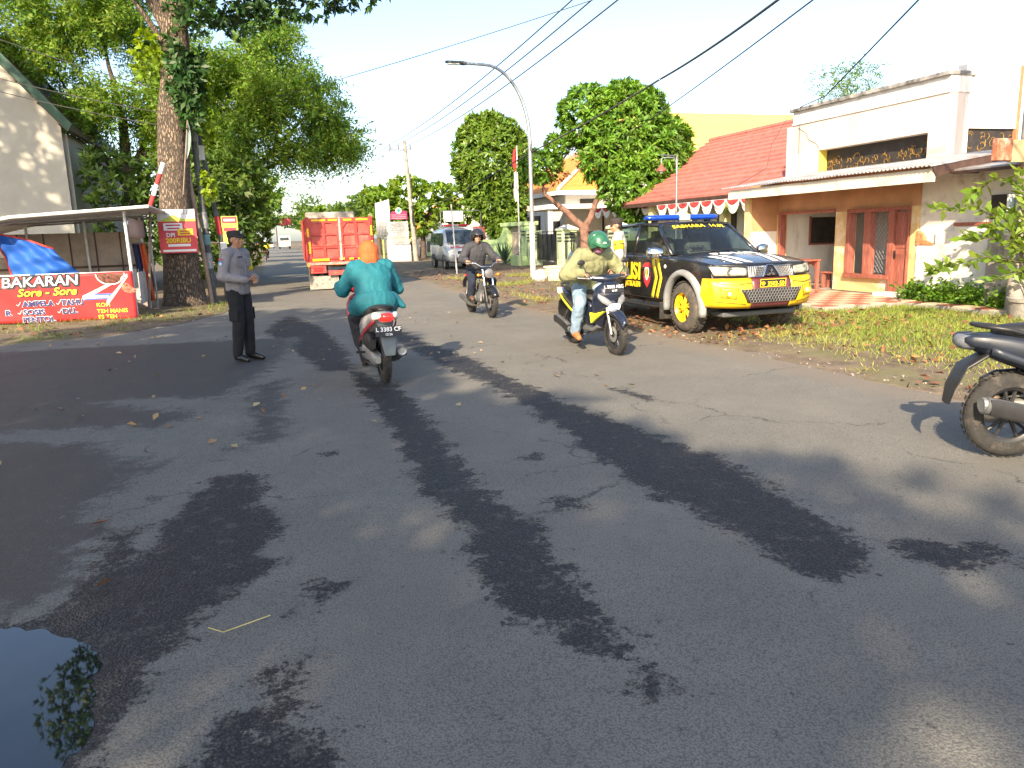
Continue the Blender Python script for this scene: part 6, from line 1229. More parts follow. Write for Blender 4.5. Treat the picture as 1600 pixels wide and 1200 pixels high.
for j in range(5):
    for i in range(-10, 11):
        x, z = (i + 0.5 * (j % 2)) * hx, 0.47 + j * 0.031
        if abs(x) > 0.36 + 0.03 * j: continue
        b.tube([(x + 0.026 * math.cos(a), FY(x, z) + 0.070, (z + 0.019 * math.sin(a)) * ZS) for a in [k * math.pi / 3 + math.pi / 6 for k in range(6)]], 0.0035, 4, closed=True)
link('grille_mesh', b, GREYM, LGr)['kind'] = 'stuff'
# centre wedge with the three-diamond emblem
ET = fpatch('grille_wedge', [(-0.135, 0.745), (0.135, 0.745), (0.045, 0.895), (-0.045, 0.895)], 0.03, PBLK, nu=6, nv=4)
b = MB(); b.tube([Vector((x, FY(x, z) + 0.04, z * ZS)) for x, z in ((-0.14, 0.745), (-0.045, 0.90), (0.045, 0.90), (0.14, 0.745))], 0.011, 6); link('wedge_trim', b, CHROME, ET, smooth=60)
b = MB()
for k in range(3):
    a = R(90 + 120 * k); c = Vector((0, FY(0, 0.79) + 0.05, 0.792 * ZS)); d = Vector((math.cos(a), 0, math.sin(a))); e = Vector((-math.sin(a), 0, math.cos(a)))
    b.add([c, c + d * 0.032 + e * 0.0185, c + d * 0.064, c + d * 0.032 - e * 0.0185], [(0, 1, 2, 3)])
link('three_diamond_emblem', b, CHROME, ET, sol=0.006)
plate(PK, (0.0, FY(0, 0.67) + 0.066, 0.672 * ZS), 0.43, 0.115, 1, [], BINK, YINK, -0.05, YINK)
for s_, sz, uu, vv in (('3502-50', 0.085, 0.045, -0.012),):
    lettering(PK, s_, lambda u, v: (-(u + uu), FY(0, 0.67) + 0.072, 0.672 * ZS + v + vv), YINK, sz, bold=0.015, th=0.002)
b = MB(); b.lathe([(0.0, 0.0), (0.03, 0.0), (0.03, 0.004)], (0.165, FY(0, 0.67) + 0.069, 0.672 * ZS), 'Y', 14); link('plate_crest', b, YINK, PK)
b = MB(); b.b2(-0.62, 0.62, 0.40, 0.66, 0.27, 0.34); link('skid_plate', b, GREYP, PK, bev=0.02)
b = MB(); b.b2(-0.55, 0.55, -4.1, 0.45, 0.34, 0.46); link('chassis', b, BLKP, PK, bev=0.03)
b = MB(); b.cyl((-0.7, 0, 0.37), (0.7, 0, 0.37), 0.05); b.cyl((-0.7, -3, 0.37), (0.7, -3, 0.37), 0.06); link('axle', b, BLKP, PK)
# wheel arches, flares and wheels
FLARE = mat('grey_flare', (0.28, 0.29, 0.29), 0.5, metal=0.2, var=0.08, dirt=(0.2, 0.17, 0.14), dscale=5, damt=0.3)
for s in (-1, 1):
    for c in (0.0, -3.0):
        prof = [(0.424, -0.05), (0.427, 0.040), (0.445, 0.055), (0.49, 0.045), (0.515, 0.008), (0.52, -0.02)]
        def fl_(u, v, s=s, c=c):
            a = lerp(R(-12 if c == 0 else -4), R(188), u); k = v * 5; i0 = min(4, int(k)); r_, o_ = (lerp(prof[i0][j], prof[i0 + 1][j], k - i0) for j in (0, 1))
            y = c + math.cos(a) * r_; z = 0.36 + math.sin(a) * r_ * 0.93; return (s * (hw(min(y, 0.45), min(max(z, 0.4), 1.0)) + o_), y, max(0.27, z) * ZS)
        b = MB(); b.grid(fl_, 28, 10); link('fender_flare', b, FLARE, PK, smooth=180, sol=0.008)
        b = MB(); b.grid(lambda u, v, s=s, c=c: (s * lerp(0.50, 0.84, v), c + math.cos(lerp(R(-5), R(185), u)) * 0.435, (0.36 + math.sin(lerp(R(-5), R(185), u)) * 0.42) * ZS), 20, 2); link('wheel_housing', b, BLKP, PK, smooth=180)
        wheel(PK, (s * 0.765, c, 0.38), 0.38, 0.25, 0.225, PYEL, 6, DUSTR, pair=True, face=s)
        b = MB(); b.lathe([(0.0, 0.08), (0.19, 0.07), (0.19, 0.0)], (s * 0.72, c, 0.365), 'X', 24); link('brake_drum', b, BLKP, PK)
    b = MB(); b.b2(s * 0.80 - 0.13, s * 0.80 + 0.13, -0.56, -0.545, 0.16, 0.42); link('mud_flap', b, RUB, PK)
    b = MB(); b.tube([(s * 0.86, -0.62, 0.35), (s * 0.9, -0.7, 0.34), (s * 0.9, -2.3, 0.34), (s * 0.86, -2.4, 0.35)], 0.035, 8, squash=0.6); link('side_step', b, BLKP, PK, smooth=60)
# greenhouse
roofz = lambda x, y: (1.615 + 0.045 * (1 - (x / 0.62) ** 2) - 0.05 * max(0, (y + 1.55)) ** 2 * 2 - 0.03 * max(0, -2.0 - y)) * ZS
b = MB(); b.grid(lambda u, v: (lerp(-0.63, 0.63, u), lerp(-1.08, -2.42, v) + 0.05 * (1 - (2 * u - 1) ** 2) * (1 - v), roofz(lerp(-0.63, 0.63, u), lerp(-1.08, -2.42, v))), 18, 12); link('roof', b, PBLK, PK, smooth=180, sol=0.02)
GLS = glass_mat('windscreen_glass', (0.52, 0.62, 0.62), 0.92); GLS2 = glass_mat('side_glass', (0.42, 0.50, 0.48), 0.92)
def ws(u, v, off=0.0):
    xb, xt = lerp(-0.73, 0.73, u), lerp(-0.60, 0.60, u); bl = 1 - (2 * u - 1) ** 2
    return (lerp(xb, xt, v), lerp(-0.46, -1.10, v) + 0.10 * bl * (1 - v * 0.4) + off * 0.8, (lerp(1.085, 1.60, v) + 0.03 * bl * v + 0.025 * math.sin(math.pi * v)) * ZS + off)
b = MB(); b.grid(ws, 18, 10); WSH = link('windscreen', b, GLS, PK, smooth=180)
lettering(WSH, 'SABHARA  14.02', lambda u, v: ws(0.5 - u / 1.30, 0.86 + v / 0.85, 0.014), YINK, 0.125, bold=0.02, spacing=1.12, name='windscreen_lettering', th=0.003)
for x0, x1 in ((0.60, 0.05), (0.02, -0.5)):
    b = MB(); b.tube([ws(0.5 - x0 / 1.46, 0.03, 0.015), ws(0.5 - (x0 + x1) / 2.92, 0.07, 0.02), ws(0.5 - x1 / 1.46, 0.05, 0.018)], 0.009, 6); link('wiper', b, BLKP, WSH)
for s in (-1, 1):
    A0, A1 = Vector((s * 0.76, -0.47, 1.075 * ZS)), Vector((s * 0.625, -1.09, 1.60 * ZS)); B0, B1 = Vector((s * 0.80, -1.62, 1.08 * ZS)), Vector((s * 0.64, -1.66, 1.625 * ZS)); C0, C1 = Vector((s * 0.80, -2.60, 1.10 * ZS)), Vector((s * 0.64, -2.42, 1.60 * ZS))
    for nm, a, c, r_ in (('a_pillar', A0, A1, 0.035), ('b_pillar', B0, B1, 0.045), ('c_pillar', C0, C1, 0.06)): b = MB(); b.tube([a, a.lerp(c, 0.5) + Vector((s * 0.012, 0, 0)), c], r_, 10, squash=0.7); link(nm, b, PBLK, PK, smooth=180)
    b = MB(); b.tube([A1, B1 + Vector((0, 0, 0.006)), C1], 0.03, 8); link('roof_rail', b, PBLK, PK, smooth=180)
    b = MB(); b.tube([A0 + Vector((0, -0.05, 0.0)), B0, C0], 0.016, 8); link('window_sill', b, BLKP, PK, smooth=180)
    for y0, y1, a0, a1, c0, c1 in ((0, 0, A0, A1, B0, B1), (0, 0, B0, B1, C0, C1)):
        b = MB(); b.grid(lambda u, v: a0.lerp(a1, v).lerp(c0.lerp(c1, v), u) + Vector((s * 0.018 * math.sin(math.pi * v) - s * 0.01, 0, 0)), 4, 4); link('side_window', b, GLS2, PK, smooth=180)
    # doors: seams and handles
    b = MB()
    for y in (-0.60, -1.60, -2.58): b.tube([sidept(s, y, z, 0.002) for z in (0.43, 0.6, 0.8, 1.0, 1.06)], 0.005, 5)
    b.tube([sidept(s, y, 0.435, 0.002) for y in (-0.60, -1.2, -1.8, -2.5)], 0.005, 5); link('door_seam', b, DARK, PK)
    for y in (-1.46, -2.42): b = MB(); b.tube([sidept(s, y, 0.93, 0.012), sidept(s, y + 0.07, 0.935, 0.03), sidept(s, y + 0.16, 0.93, 0.012)], 0.014, 8); link('door_handle', b, BLKG, PK, smooth=60)
    mb_ = MB(); mb_.loft([sel((s * (0.90 + k * 0.07), -0.60 - 0.02 * k, 1.12 * ZS), r1, r2, 14, 3, 'YZ') for k, r1, r2 in ((-0.6, 0.03, 0.03), (0, 0.06, 0.07), (1, 0.075, 0.09), (2.2, 0.07, 0.085), (2.8, 0.03, 0.045))]); mr_ = link('mirror', mb_, CHROME, PK, smooth=60)
    b = MB(); b.grid(lambda u, v, s=s: (s * lerp(0.90, 1.07, u), -0.695, lerp(1.05, 1.19, v) * ZS), 2, 2); link('mirror_glass', b, GREYM, mr_)
    b = MB(); b.ell(sidept(s, -0.50, 0.87, 0.004), (0.012, 0.035, 0.03)); link('side_repeater', b, CLEARL, PK, smooth=180)
    # livery
    fs = (lambda u, v, y0, z0: sidept(s, y0 + s * u, z0 + v, 0.016))
    lettering(PK, 'POLISI', lambda u, v: fs(u, v, -1.75, 0.775), YINK, 0.36, bold=0.025, spacing=1.0, name='side_lettering')
    lettering(PK, 'POLSEK  JATIKALEN', lambda u, v: fs(u, v, -1.72, 0.595), YINK, 0.105, bold=0.012, name='side_lettering')
    for k in range(2):
        b = MB(); y0 = -0.80 + k * 0.14
        def chev(u, v, y0=y0, s=s): 
            z = lerp(0.44, 1.03, v); return sidept(s, y0 - 0.14 * abs(v - 0.45) / 0.5 * 1.0 + 0.085 * u, z, 0.006)
        b.grid(chev, 2, 16); link('yellow_chevron', b, YINK, PK, smooth=180, sol=0.003)
    sh = [(0.0, -0.20), (0.09, -0.12), (0.125, 0.0), (0.125, 0.12), (0.06, 0.165), (0.0, 0.155), (-0.06, 0.165), (-0.125, 0.12), (-0.125, 0.0), (-0.09, -0.12)]
    for nm, sc_, mt_, off in (('shield_badge', 1.0, mat('badge_red', (0.55, 0.03, 0.04), 0.5), 0.006), ('shield_ring', 0.52, WINK, 0.009), ('shield_core', 0.36, mat('badge_dark', (0.12, 0.05, 0.04), 0.5), 0.012)):
        b = MB(); b.poly([sidept(s, -1.05 + q[0] * sc_, 0.76 + q[1] * sc_, off) for q in sh]); link(nm, b, mt_, PK, sol=0.003)
    b = MB(); b.ell(sidept(s, -1.05, 0.78, 0.014), (0.003, 0.018, 0.05)); b.ell(sidept(s, -1.05, 0.72, 0.014), (0.003, 0.035, 0.02)); link('shield_mark', b, YINK, PK)
# cab interior
INT = mat('grey_upholstery', (0.20, 0.20, 0.19), 0.85, var=0.1)
b = MB(); b.b2(-0.72, 0.72, -2.5, -0.45, 0.45, 0.62); link('cab_floor', b, BLKP, PK)
b = MB(); b.grid(lambda u, v: (lerp(-0.72, 0.72, u), lerp(-0.44, -0.78, v), (1.05 - 0.05 * v - (0.25 if v > 0.9 else 0)) * ZS), 8, 6); link('dashboard', b, BLKP, PK, sol=0.02)
for x in (-0.36, 0.36):
    b = MB(); b.b2(x - 0.24, x + 0.24, -1.5, -1.0, 0.62, 0.82); b.box((x, -1.52, 1.08), (0.48, 0.14, 0.6), Matrix.Rotation(R(12), 3, 'X')); b.box((x, -1.60, 1.40), (0.26, 0.1, 0.18)); link('front_seat', b, INT, PK, bev=0.04)
b = MB(); b.b2(-0.66, 0.66, -2.3, -1.85, 0.62, 0.84); b.box((0, -2.36, 1.06), (1.3, 0.14, 0.56), Matrix.Rotation(R(12), 3, 'X')); link('rear_seat', b, INT, PK, bev=0.04)
b = MB(); b.tube([Vector((0.36 + 0.18 * math.cos(a), -0.86 - 0.08 * math.sin(a), 1.02 + 0.16 * math.sin(a))) for a in [k * math.pi / 10 for k in range(20)]], 0.014, 6, closed=True); b.tube([(0.36, -0.75, 0.95), (0.36, -0.86, 1.02)], 0.03, 8); b.tube([(0.18, -0.86, 1.02), (0.54, -0.86, 1.02)], 0.014, 6); link('steering_wheel', b, BLKP, PK, smooth=60)
b = MB(); b.box((0, -1.02, 1.47), (0.2, 0.03, 0.06)); link('rear_view_mirror', b, BLKP, PK)
# cab back, load bed
b = MB(); b.add([(-0.80, -2.60, 0.5), (0.80, -2.60, 0.5), (0.80, -2.60, 1.10 * ZS), (0.64, -2.44, 1.58 * ZS), (-0.64, -2.44, 1.58 * ZS), (-0.80, -2.60, 1.10 * ZS)], [(0, 1, 2, 5)]); link('cab_back', b, PBLK, PK, sol=0.02)
b = MB(); b.grid(lambda u, v: (lerp(lerp(-0.78, 0.78, u), lerp(-0.62, 0.62, u), v), lerp(-2.61, -2.45, v), lerp(1.10, 1.59, v) * ZS), 4, 3); link('rear_window', b, GLS2, PK)
b = MB(); b.b2(-0.78, 0.78, -4.2, -2.65, 0.55, 0.62); b.b2(-0.78, 0.78, -4.24, -4.19, 0.62, 1.04); b.b2(-0.80, -0.74, -4.19, -2.65, 0.62, 1.05); b.b2(0.74, 0.80, -4.19, -2.65, 0.62, 1.05); link('load_bed', b, PBLK, PK)
# light bar and aerial
LB = MB(); BLUE = mat('blue_lens', (0.005, 0.05, 0.42), 0.18, var=0.1, coat=0.6)
z0 = 1.735 * ZS
for s in (-1, 1):
    b = MB(); b.loft([sel((s * x, -1.48, z0), 0.12 * k, 0.048 * k, 16, 3, 'YZ') for x, k in ((0.10, 0.98), (0.30, 1.0), (0.52, 1.0), (0.62, 0.85), (0.67, 0.5))]); link('blue_light', b, BLUE, PK, smooth=50)
    b = MB(); b.b2(s * 0.5 - 0.04, s * 0.5 + 0.04, -1.52, -1.44, 1.62 * ZS, 1.695 * ZS); link('light_bar_foot', b, BLKP, PK)
b = MB(); b.box((0, -1.48, z0), (0.20, 0.25, 0.105)); b.box((0, -1.48, z0 + 0.075), (0.12, 0.12, 0.05), taper=0.6); link('siren_speaker', b, mat('light_grey_plastic', (0.40, 0.42, 0.43), 0.5), PK, bev=0.012)
b = MB(); b.b2(-0.66, 0.66, -1.57, -1.39, 1.685 * ZS, 1.70 * ZS); link('light_bar_base', b, BLKP, PK)
b = MB(); b.tube([(0.58, -1.0, 1.54), (0.62, -1.12, 1.72), (0.66, -1.24, 1.86)], 0.004, 5); link('aerial', b, BLKP, PK)

# ---------------------------------------------- ambulance van
AM = thing('ambulance_van', 'silver-grey ambulance van with red roof beacons parked by the green fence', 'van', (8.35, 34.6, 0.05), R(180))
secs = [(0.78, 0.42, 0.80, 0.72), (0.72, 0.32, 0.92, 0.77), (0.45, 0.28, 1.02, 0.80), (0.25, 0.27, 1.10, 0.81), (-0.05, 0.27, 1.35, 0.81), (-0.45, 0.27, 1.76, 0.80), (-0.75, 0.27, 1.83, 0.80), (-1.5, 0.27, 1.85, 0.80), (-2.6, 0.27, 1.84, 0.80), (-3.05, 0.3, 1.78, 0.79), (-3.15, 0.4, 1.65, 0.76)]
b = MB(); b.loft([[(x * (1 - 0.14 * max(0, (z - 0.98)) / 0.85), y, z) for x, y, z in sel((0, y, (z0_ + z1_) / 2), w, (z1_ - z0_) / 2, 28, 5)] for y, z0_, z1_, w in secs]); link('body', b, mat('silver_blue_paint', (0.56, 0.59, 0.61), 0.3, metal=0.3, coat=0.5, var=0.05), AM, smooth=40)
DG = mat('dark_glass', (0.03, 0.045, 0.06), 0.06, var=0.1, spec=0.8)
b = MB(); b.grid(lambda u, v: (lerp(-0.68, 0.68, u) * (1 - 0.1 * v), lerp(0.27, -0.36, v) + 0.05, lerp(1.12, 1.70, v) + 0.03), 10, 6); link('windscreen', b, DG, AM, smooth=180, sol=0.01)
for s in (-1, 1):
    for y0, y1 in ((-0.1, -0.85), (-0.95, -1.85), (-1.95, -2.85)): b = MB(); b.grid(lambda u, v: (s * lerp(0.815, 0.735, v), lerp(y0, y1, u) - (0.3 * v * (1 - u) if y0 == -0.1 else 0), lerp(1.08, 1.62, v)), 3, 3); link('side_window', b, DG, AM, sol=0.008)
    wheel(AM, (s * 0.70, 0.0, 0.29), 0.29, 0.17, 0.19, ALU, 6, face=s); wheel(AM, (s * 0.70, -2.35, 0.29), 0.29, 0.17, 0.19, ALU, 6, face=s)
    for c in (0, -2.35): b = MB(); b.lathe([(0.29, 0.0), (0.37, 0.0), (0.37, 0.02), (0.29, 0.02)], (s * 0.805 - 0.01, c, 0.30), 'X', 20); link('wheel_arch', b, BLKP, AM)
    b = MB(); b.ell((s * 0.56, 0.735, 0.80), (0.16, 0.06, 0.09)); link('headlight', b, CLEARL, AM, smooth=180); b = MB(); b.ell((s * 0.92, 0.05, 1.10), (0.09, 0.05, 0.08)); link('mirror', b, BLKP, AM, smooth=180)
    b = MB(); b.ell((s * 0.55, 0.75, 0.45), (0.07, 0.03, 0.05)); link('fog_lamp', b, CLEARL, AM, smooth=180)
b = MB(); b.box((0, 0.775, 0.74), (0.66, 0.03, 0.13)); gr = link('grille', b, DARK, AM, bev=0.01); b = MB(); b.ell((0, 0.80, 0.76), (0.06, 0.02, 0.06)); link('badge', b, CHROME, gr, smooth=180)
b = MB(); b.box((0, 0.80, 0.45), (0.8, 0.03, 0.14)); link('lower_grille', b, DARK, AM, bev=0.01)
b = MB(); b.box((0.03, 0.815, 0.60), (0.42, 0.02, 0.13)); link('number_plate', b, mat('plate_red', (0.5, 0.03, 0.03), 0.5), AM)
b = MB(); b.box((0.22, 0.82, 0.60), (0.24, 0.02, 0.14)); link('sticker', b, WINK, AM)
b = MB(); b.b2(-0.62, 0.62, 0.70, 0.735, 0.28, 0.36); link('bumper_lip', b, BLKP, AM)
lettering(AM, 'AMBULANCE', lambda u, v: (-u, 0.60 - v * 0.9, 0.985 + v * 0.32), mat('red_ink', (0.6, 0.02, 0.03), 0.5), 0.20, bold=0.03, spacing=1.05, th=0.01)
for s in (-1, 1): b = MB(); b.loft([sel((s * x, -0.75, 1.95), 0.10 * k, 0.05 * k, 12, 3, 'YZ') for x, k in ((0.12, 1), (0.5, 1), (0.62, 0.5))]); link('red_light', b, mat('red_beacon', (0.5, 0.01, 0.02), 0.2, coat=0.5), AM, smooth=60)
b = MB(); b.box((0, -0.75, 1.95), (0.22, 0.2, 0.10)); b.b2(-0.5, 0.5, -0.8, -0.7, 1.84, 1.90); link('siren_speaker', b, ALU, AM, bev=0.01)

# ---------------------------------------------- red dump truck
TK = thing('dump_truck', 'red high-sided dump truck seen from behind, driving away on the left lane', 'truck', (2.14, 24.6, 0), R(-1))
TRED = mat('truck_red_paint', (0.44, 0.042, 0.035), 0.5, var=0.14, scale=2.2, dirt=(0.40, 0.16, 0.13), dscale=2.0, damt=0.30)
TRED2 = mat('truck_red_panel', (0.48, 0.07, 0.055), 0.5, var=0.12, scale=2, dirt=(0.48, 0.20, 0.16), dscale=1.6, damt=0.35)
YREF = mat('yellow_reflector', (0.80, 0.50, 0.01), 0.35, var=0.05)
W2, ZB0, ZT0 = 0.95, 0.86, 2.18
b = MB(); b.b2(-W2, W2, 0.0, 4.0, ZB0, ZB0 + 0.08); b.b2(-W2, W2, 3.92, 4.0, ZB0 + 0.08, ZT0); link('bed', b, TRED, TK)
for s in (-1, 1):
    b = MB(); b.b2(s * W2 - 0.03, s * W2 + 0.03, 0.05, 3.92, ZB0 + 0.081, ZT0 + 0.02); sp = link('side_board', b, TRED, TK)
    for k in range(8): b = MB(); b.b2(s * (W2 + 0.06) - 0.03, s * (W2 + 0.06) + 0.03, 0.08 + k * 0.52, 0.16 + k * 0.52, ZB0, ZT0); link('side_post', b, TRED, sp)
    b = MB(); b.b2(s * W2 - 0.05, s * W2 + 0.05, -0.02, 0.06, ZB0, ZT0 + 0.04); link('corner_post', b, TRED, TK, bev=0.01)
    # door leaf
    cx_ = s * 0.485; b = MB(); b.b2(cx_ - 0.465, cx_ + 0.465, 0.0, 0.03, ZB0 + 0.085, ZT0); LEAF = link('tailgate_leaf', b, TRED2, TK)
    ribs = [(cx_ - 0.465, cx_ + 0.465, ZT0 - 0.15, ZT0), (cx_ - 0.465, cx_ + 0.465, ZB0 + 0.085, ZB0 + 0.17), (cx_ - 0.465, cx_ + 0.465, 1.66, 1.72), (cx_ - 0.465, cx_ + 0.465, 1.27, 1.33), (cx_ - 0.465, cx_ - 0.39, ZB0 + 0.085, ZT0), (cx_ + 0.39, cx_ + 0.465, ZB0 + 0.085, ZT0), (cx_ - 0.045, cx_ + 0.045, ZB0 + 0.085, ZT0)]
    for x0, x1, z0_, z1_ in ribs: b = MB(); d_ = -0.045 if (z1_ - z0_) < 0.5 else -0.05; b.b2(x0, x1, d_, -0.001, z0_, z1_); link('tailgate_rib', b, TRED, LEAF, bev=0.008)
    for q, xx in ((-1, cx_ - 0.39), (1, cx_ + 0.39)):
        b = MB(); b.prism([(xx, 2.03), (xx, 1.88), (xx - q * 0.13, 2.03)], -0.043, -0.002, 'Y'); link('corner_gusset', b, TRED, LEAF)
    for k in range(3): b = MB(); b.cyl((s * (W2 - 0.02), -0.03, 1.05 + k * 0.45), (s * (W2 - 0.02), -0.03, 1.17 + k * 0.45), 0.025, 8); link('hinge', b, TRED, TK)
b = MB(); b.b2(-0.03, 0.03, -0.07, -0.046, 0.9, 2.2); link('locking_bar', b, mat('chalky_red', (0.62, 0.36, 0.30), 0.8, var=0.3, scale=9, dirt=(0.75, 0.65, 0.6), dscale=5, damt=0.6), TK)
b = MB(); b.tube([(-0.9, -0.055, 1.36), (0.9, -0.055, 1.36)], 0.014, 6); link('cross_bar', b, TRED2, TK)
for x, z, w_, h_ in ((-0.62, 2.12, 0.42, 0.06), (-0.2, 2.12, 0.26, 0.05), (0.25, 2.12, 0.25, 0.05), (0.68, 2.12, 0.36, 0.05), (-0.95, 1.75, 0.06, 0.26), (-0.93, 1.30, 0.06, 0.34), (0.96, 1.78, 0.05, 0.3), (0.96, 1.32, 0.05, 0.3), (-0.62, 0.93, 0.5, 0.07), (0.02, 0.945, 0.16, 0.05), (0.6, 0.94, 0.2, 0.05), (0.3, 0.94, 0.14, 0.05)):
    b = MB(); b.b2(x - w_ / 2, x + w_ / 2, -0.062, -0.052, z - h_ / 2, z + h_ / 2); link('reflector', b, YREF, TK)
b = MB(); b.b2(-1.02, 1.02, -0.06, 0.05, 0.77, 0.855); link('rear_sill', b, mat('worn_red', (0.6, 0.25, 0.2), 0.7, var=0.2, scale=6), TK, bev=0.01)
b = MB(); b.b2(-0.42, 0.80, -0.04, 0.02, 0.45, 0.60); link('under_run_bar', b, TRED2, TK, bev=0.012)
b = MB(); b.b2(-0.95, -0.48, -0.05, -0.02, 0.52, 0.75); link('lamp_bracket', b, TRED, TK, bev=0.012)
b = MB(); b.b2(-0.86, -0.58, -0.065, -0.051, 0.58, 0.70); link('rear_lamp', b, mat('dull_red_lens', (0.3, 0.02, 0.02), 0.3), TK)
b = MB(); b.b2(0.6, 0.88, -0.065, -0.041, 0.62, 0.74); link('rear_lamp', b, mat('dull_red_lens', (0.3, 0.02, 0.02), 0.3), TK)
for s in (-1, 1): b = MB(); b.b2(s * 0.38 - 0.05, s * 0.38 + 0.05, 0.02, 5.6, 0.6, 0.77); link('chassis_rail', b, BLKP, TK)
FLAP = mat('dusty_flap', (0.36, 0.33, 0.29), 0.95, var=0.12, scale=8, dirt=(0.09, 0.08, 0.075), dscale=12, damt=0.45)
b = MB(); b.b2(-1.0, -0.12, 0.10, 0.115, 0.03, 0.44); link('mud_flap', b, FLAP, TK); b = MB(); b.b2(0.12, 1.0, 0.10, 0.115, 0.05, 0.42); link('mud_flap', b, FLAP, TK)
for s in (-1, 1):
    for x in (0.62, 0.84): wheel(TK, (s * x, 0.85, 0.40), 0.40, 0.20, 0.26, ALU, 6, DUSTR)
    wheel(TK, (s * 0.80, 4.7, 0.40), 0.40, 0.20, 0.26, ALU, 6, DUSTR)
b = MB(); b.cyl((-0.6, 0.85, 0.40), (0.6, 0.85, 0.40), 0.09); b.ell((0, 0.85, 0.42), (0.18, 0.2, 0.18)); link('axle', b, BLKP, TK)
b = MB(); b.b2(-0.92, 0.92, 4.12, 5.7, 0.55, 2.2); link('cab', b, mat('cab_yellow_paint', (0.6, 0.4, 0.05), 0.4, coat=0.3), TK, bev=0.08, seg=3)
b = MB(); b.b2(-0.85, 0.85, 4.2, 4.9, 2.21, 2.50); link('wind_deflector', b, mat('beige_sheet', (0.50, 0.46, 0.40), 0.8, var=0.12, scale=3), TK, bev=0.04)
b = MB(); b.b2(-0.8, 0.8, 4.11, 4.13, 1.5, 2.05); link('rear_window', b, DG, TK)
# ---------------------------------------------- far traffic
def far_car(name, label, loc, L_, w, h, m_, box=False):
    t = thing(name, label, 'truck' if box else 'car', loc)
    b = MB(); 
    if box: b.b2(-w / 2, w / 2, 0, L_, 0.5, h)
    else: b.loft([sel((0, y * L_, (z0_ + z1_) / 2 * h), w / 2 * k, (z1_ - z0_) / 2 * h, 16, 5) for y, z0_, z1_, k in ((0, 0.2, 0.55, 0.9), (0.05, 0.15, 0.65, 1), (0.2, 0.15, 0.97, 1), (0.5, 0.15, 1, 1), (0.7, 0.15, 0.7, 1), (1, 0.2, 0.5, 0.9))])
    link('body', b, m_, t, smooth=40)
    b = MB(); b.b2(-w * 0.4, w * 0.4, -0.02, 0.3, h * 0.62, h * 0.88); link('rear_window', b, DG, t)
    for s in (-1, 1):
        for y in (0.18, 0.8): b = MB(); b.cyl((s * w * 0.38, y * L_, 0.32), (s * w * 0.5, y * L_, 0.32), 0.32, 14); link('wheel', b, RUB, t)
        b = MB(); b.box((s * w * 0.4, -0.02, h * 0.42), (0.2, 0.06, 0.14)); link('tail_light', b, REDL, t)
far_car('far_box_truck', 'white box truck small in the distance on the road', (3.0, 150, 0), 5, 2.0, 2.4, WHITE, True); far_car('far_car', 'pale grey car far down the road left of the box truck', (0.4, 165, 0), 4, 1.7, 1.5, SILV); far_car('far_minibus', 'dark blue minibus at the far end of the road', (-1.4, 185, 0), 4.5, 1.8, 2.1, mat('blue_grey_paint', (0.12, 0.17, 0.24), 0.4))
# a tiny far motorcyclist
FM = scooter('motor_scooter', 'tiny distant scooter between the policeman and the red truck', (-0.2, 66, 0), 0, RED_B, RED_B, RED_B, mirrors=(), group=None)
# hand cart by the roadside
HC = thing('hand_cart', 'small blue hand cart parked on the right verge just left of the red truck', 'cart', (4.1, 62, 0.02), R(10))
b = MB(); b.b2(-0.4, 0.4, -0.6, 0.6, 0.45, 0.9); link('box', b, mat('blue_cart', (0.12, 0.30, 0.50), 0.6), HC); b = MB(); b.b2(-0.45, 0.45, -0.65, 0.65, 1.7, 1.76); link('canopy', b, DARK, HC)
for s in (-1, 1):
    b = MB(); b.cyl((s * 0.42, 0, 0.28), (s * 0.47, 0, 0.28), 0.28, 16); link('wheel', b, RUB, HC)
    for y in (-0.55, 0.55): b = MB(); b.tube([(s * 0.38, y, 0.9), (s * 0.38, y, 1.7)], 0.02, 6); link('post', b, GREYM, HC)
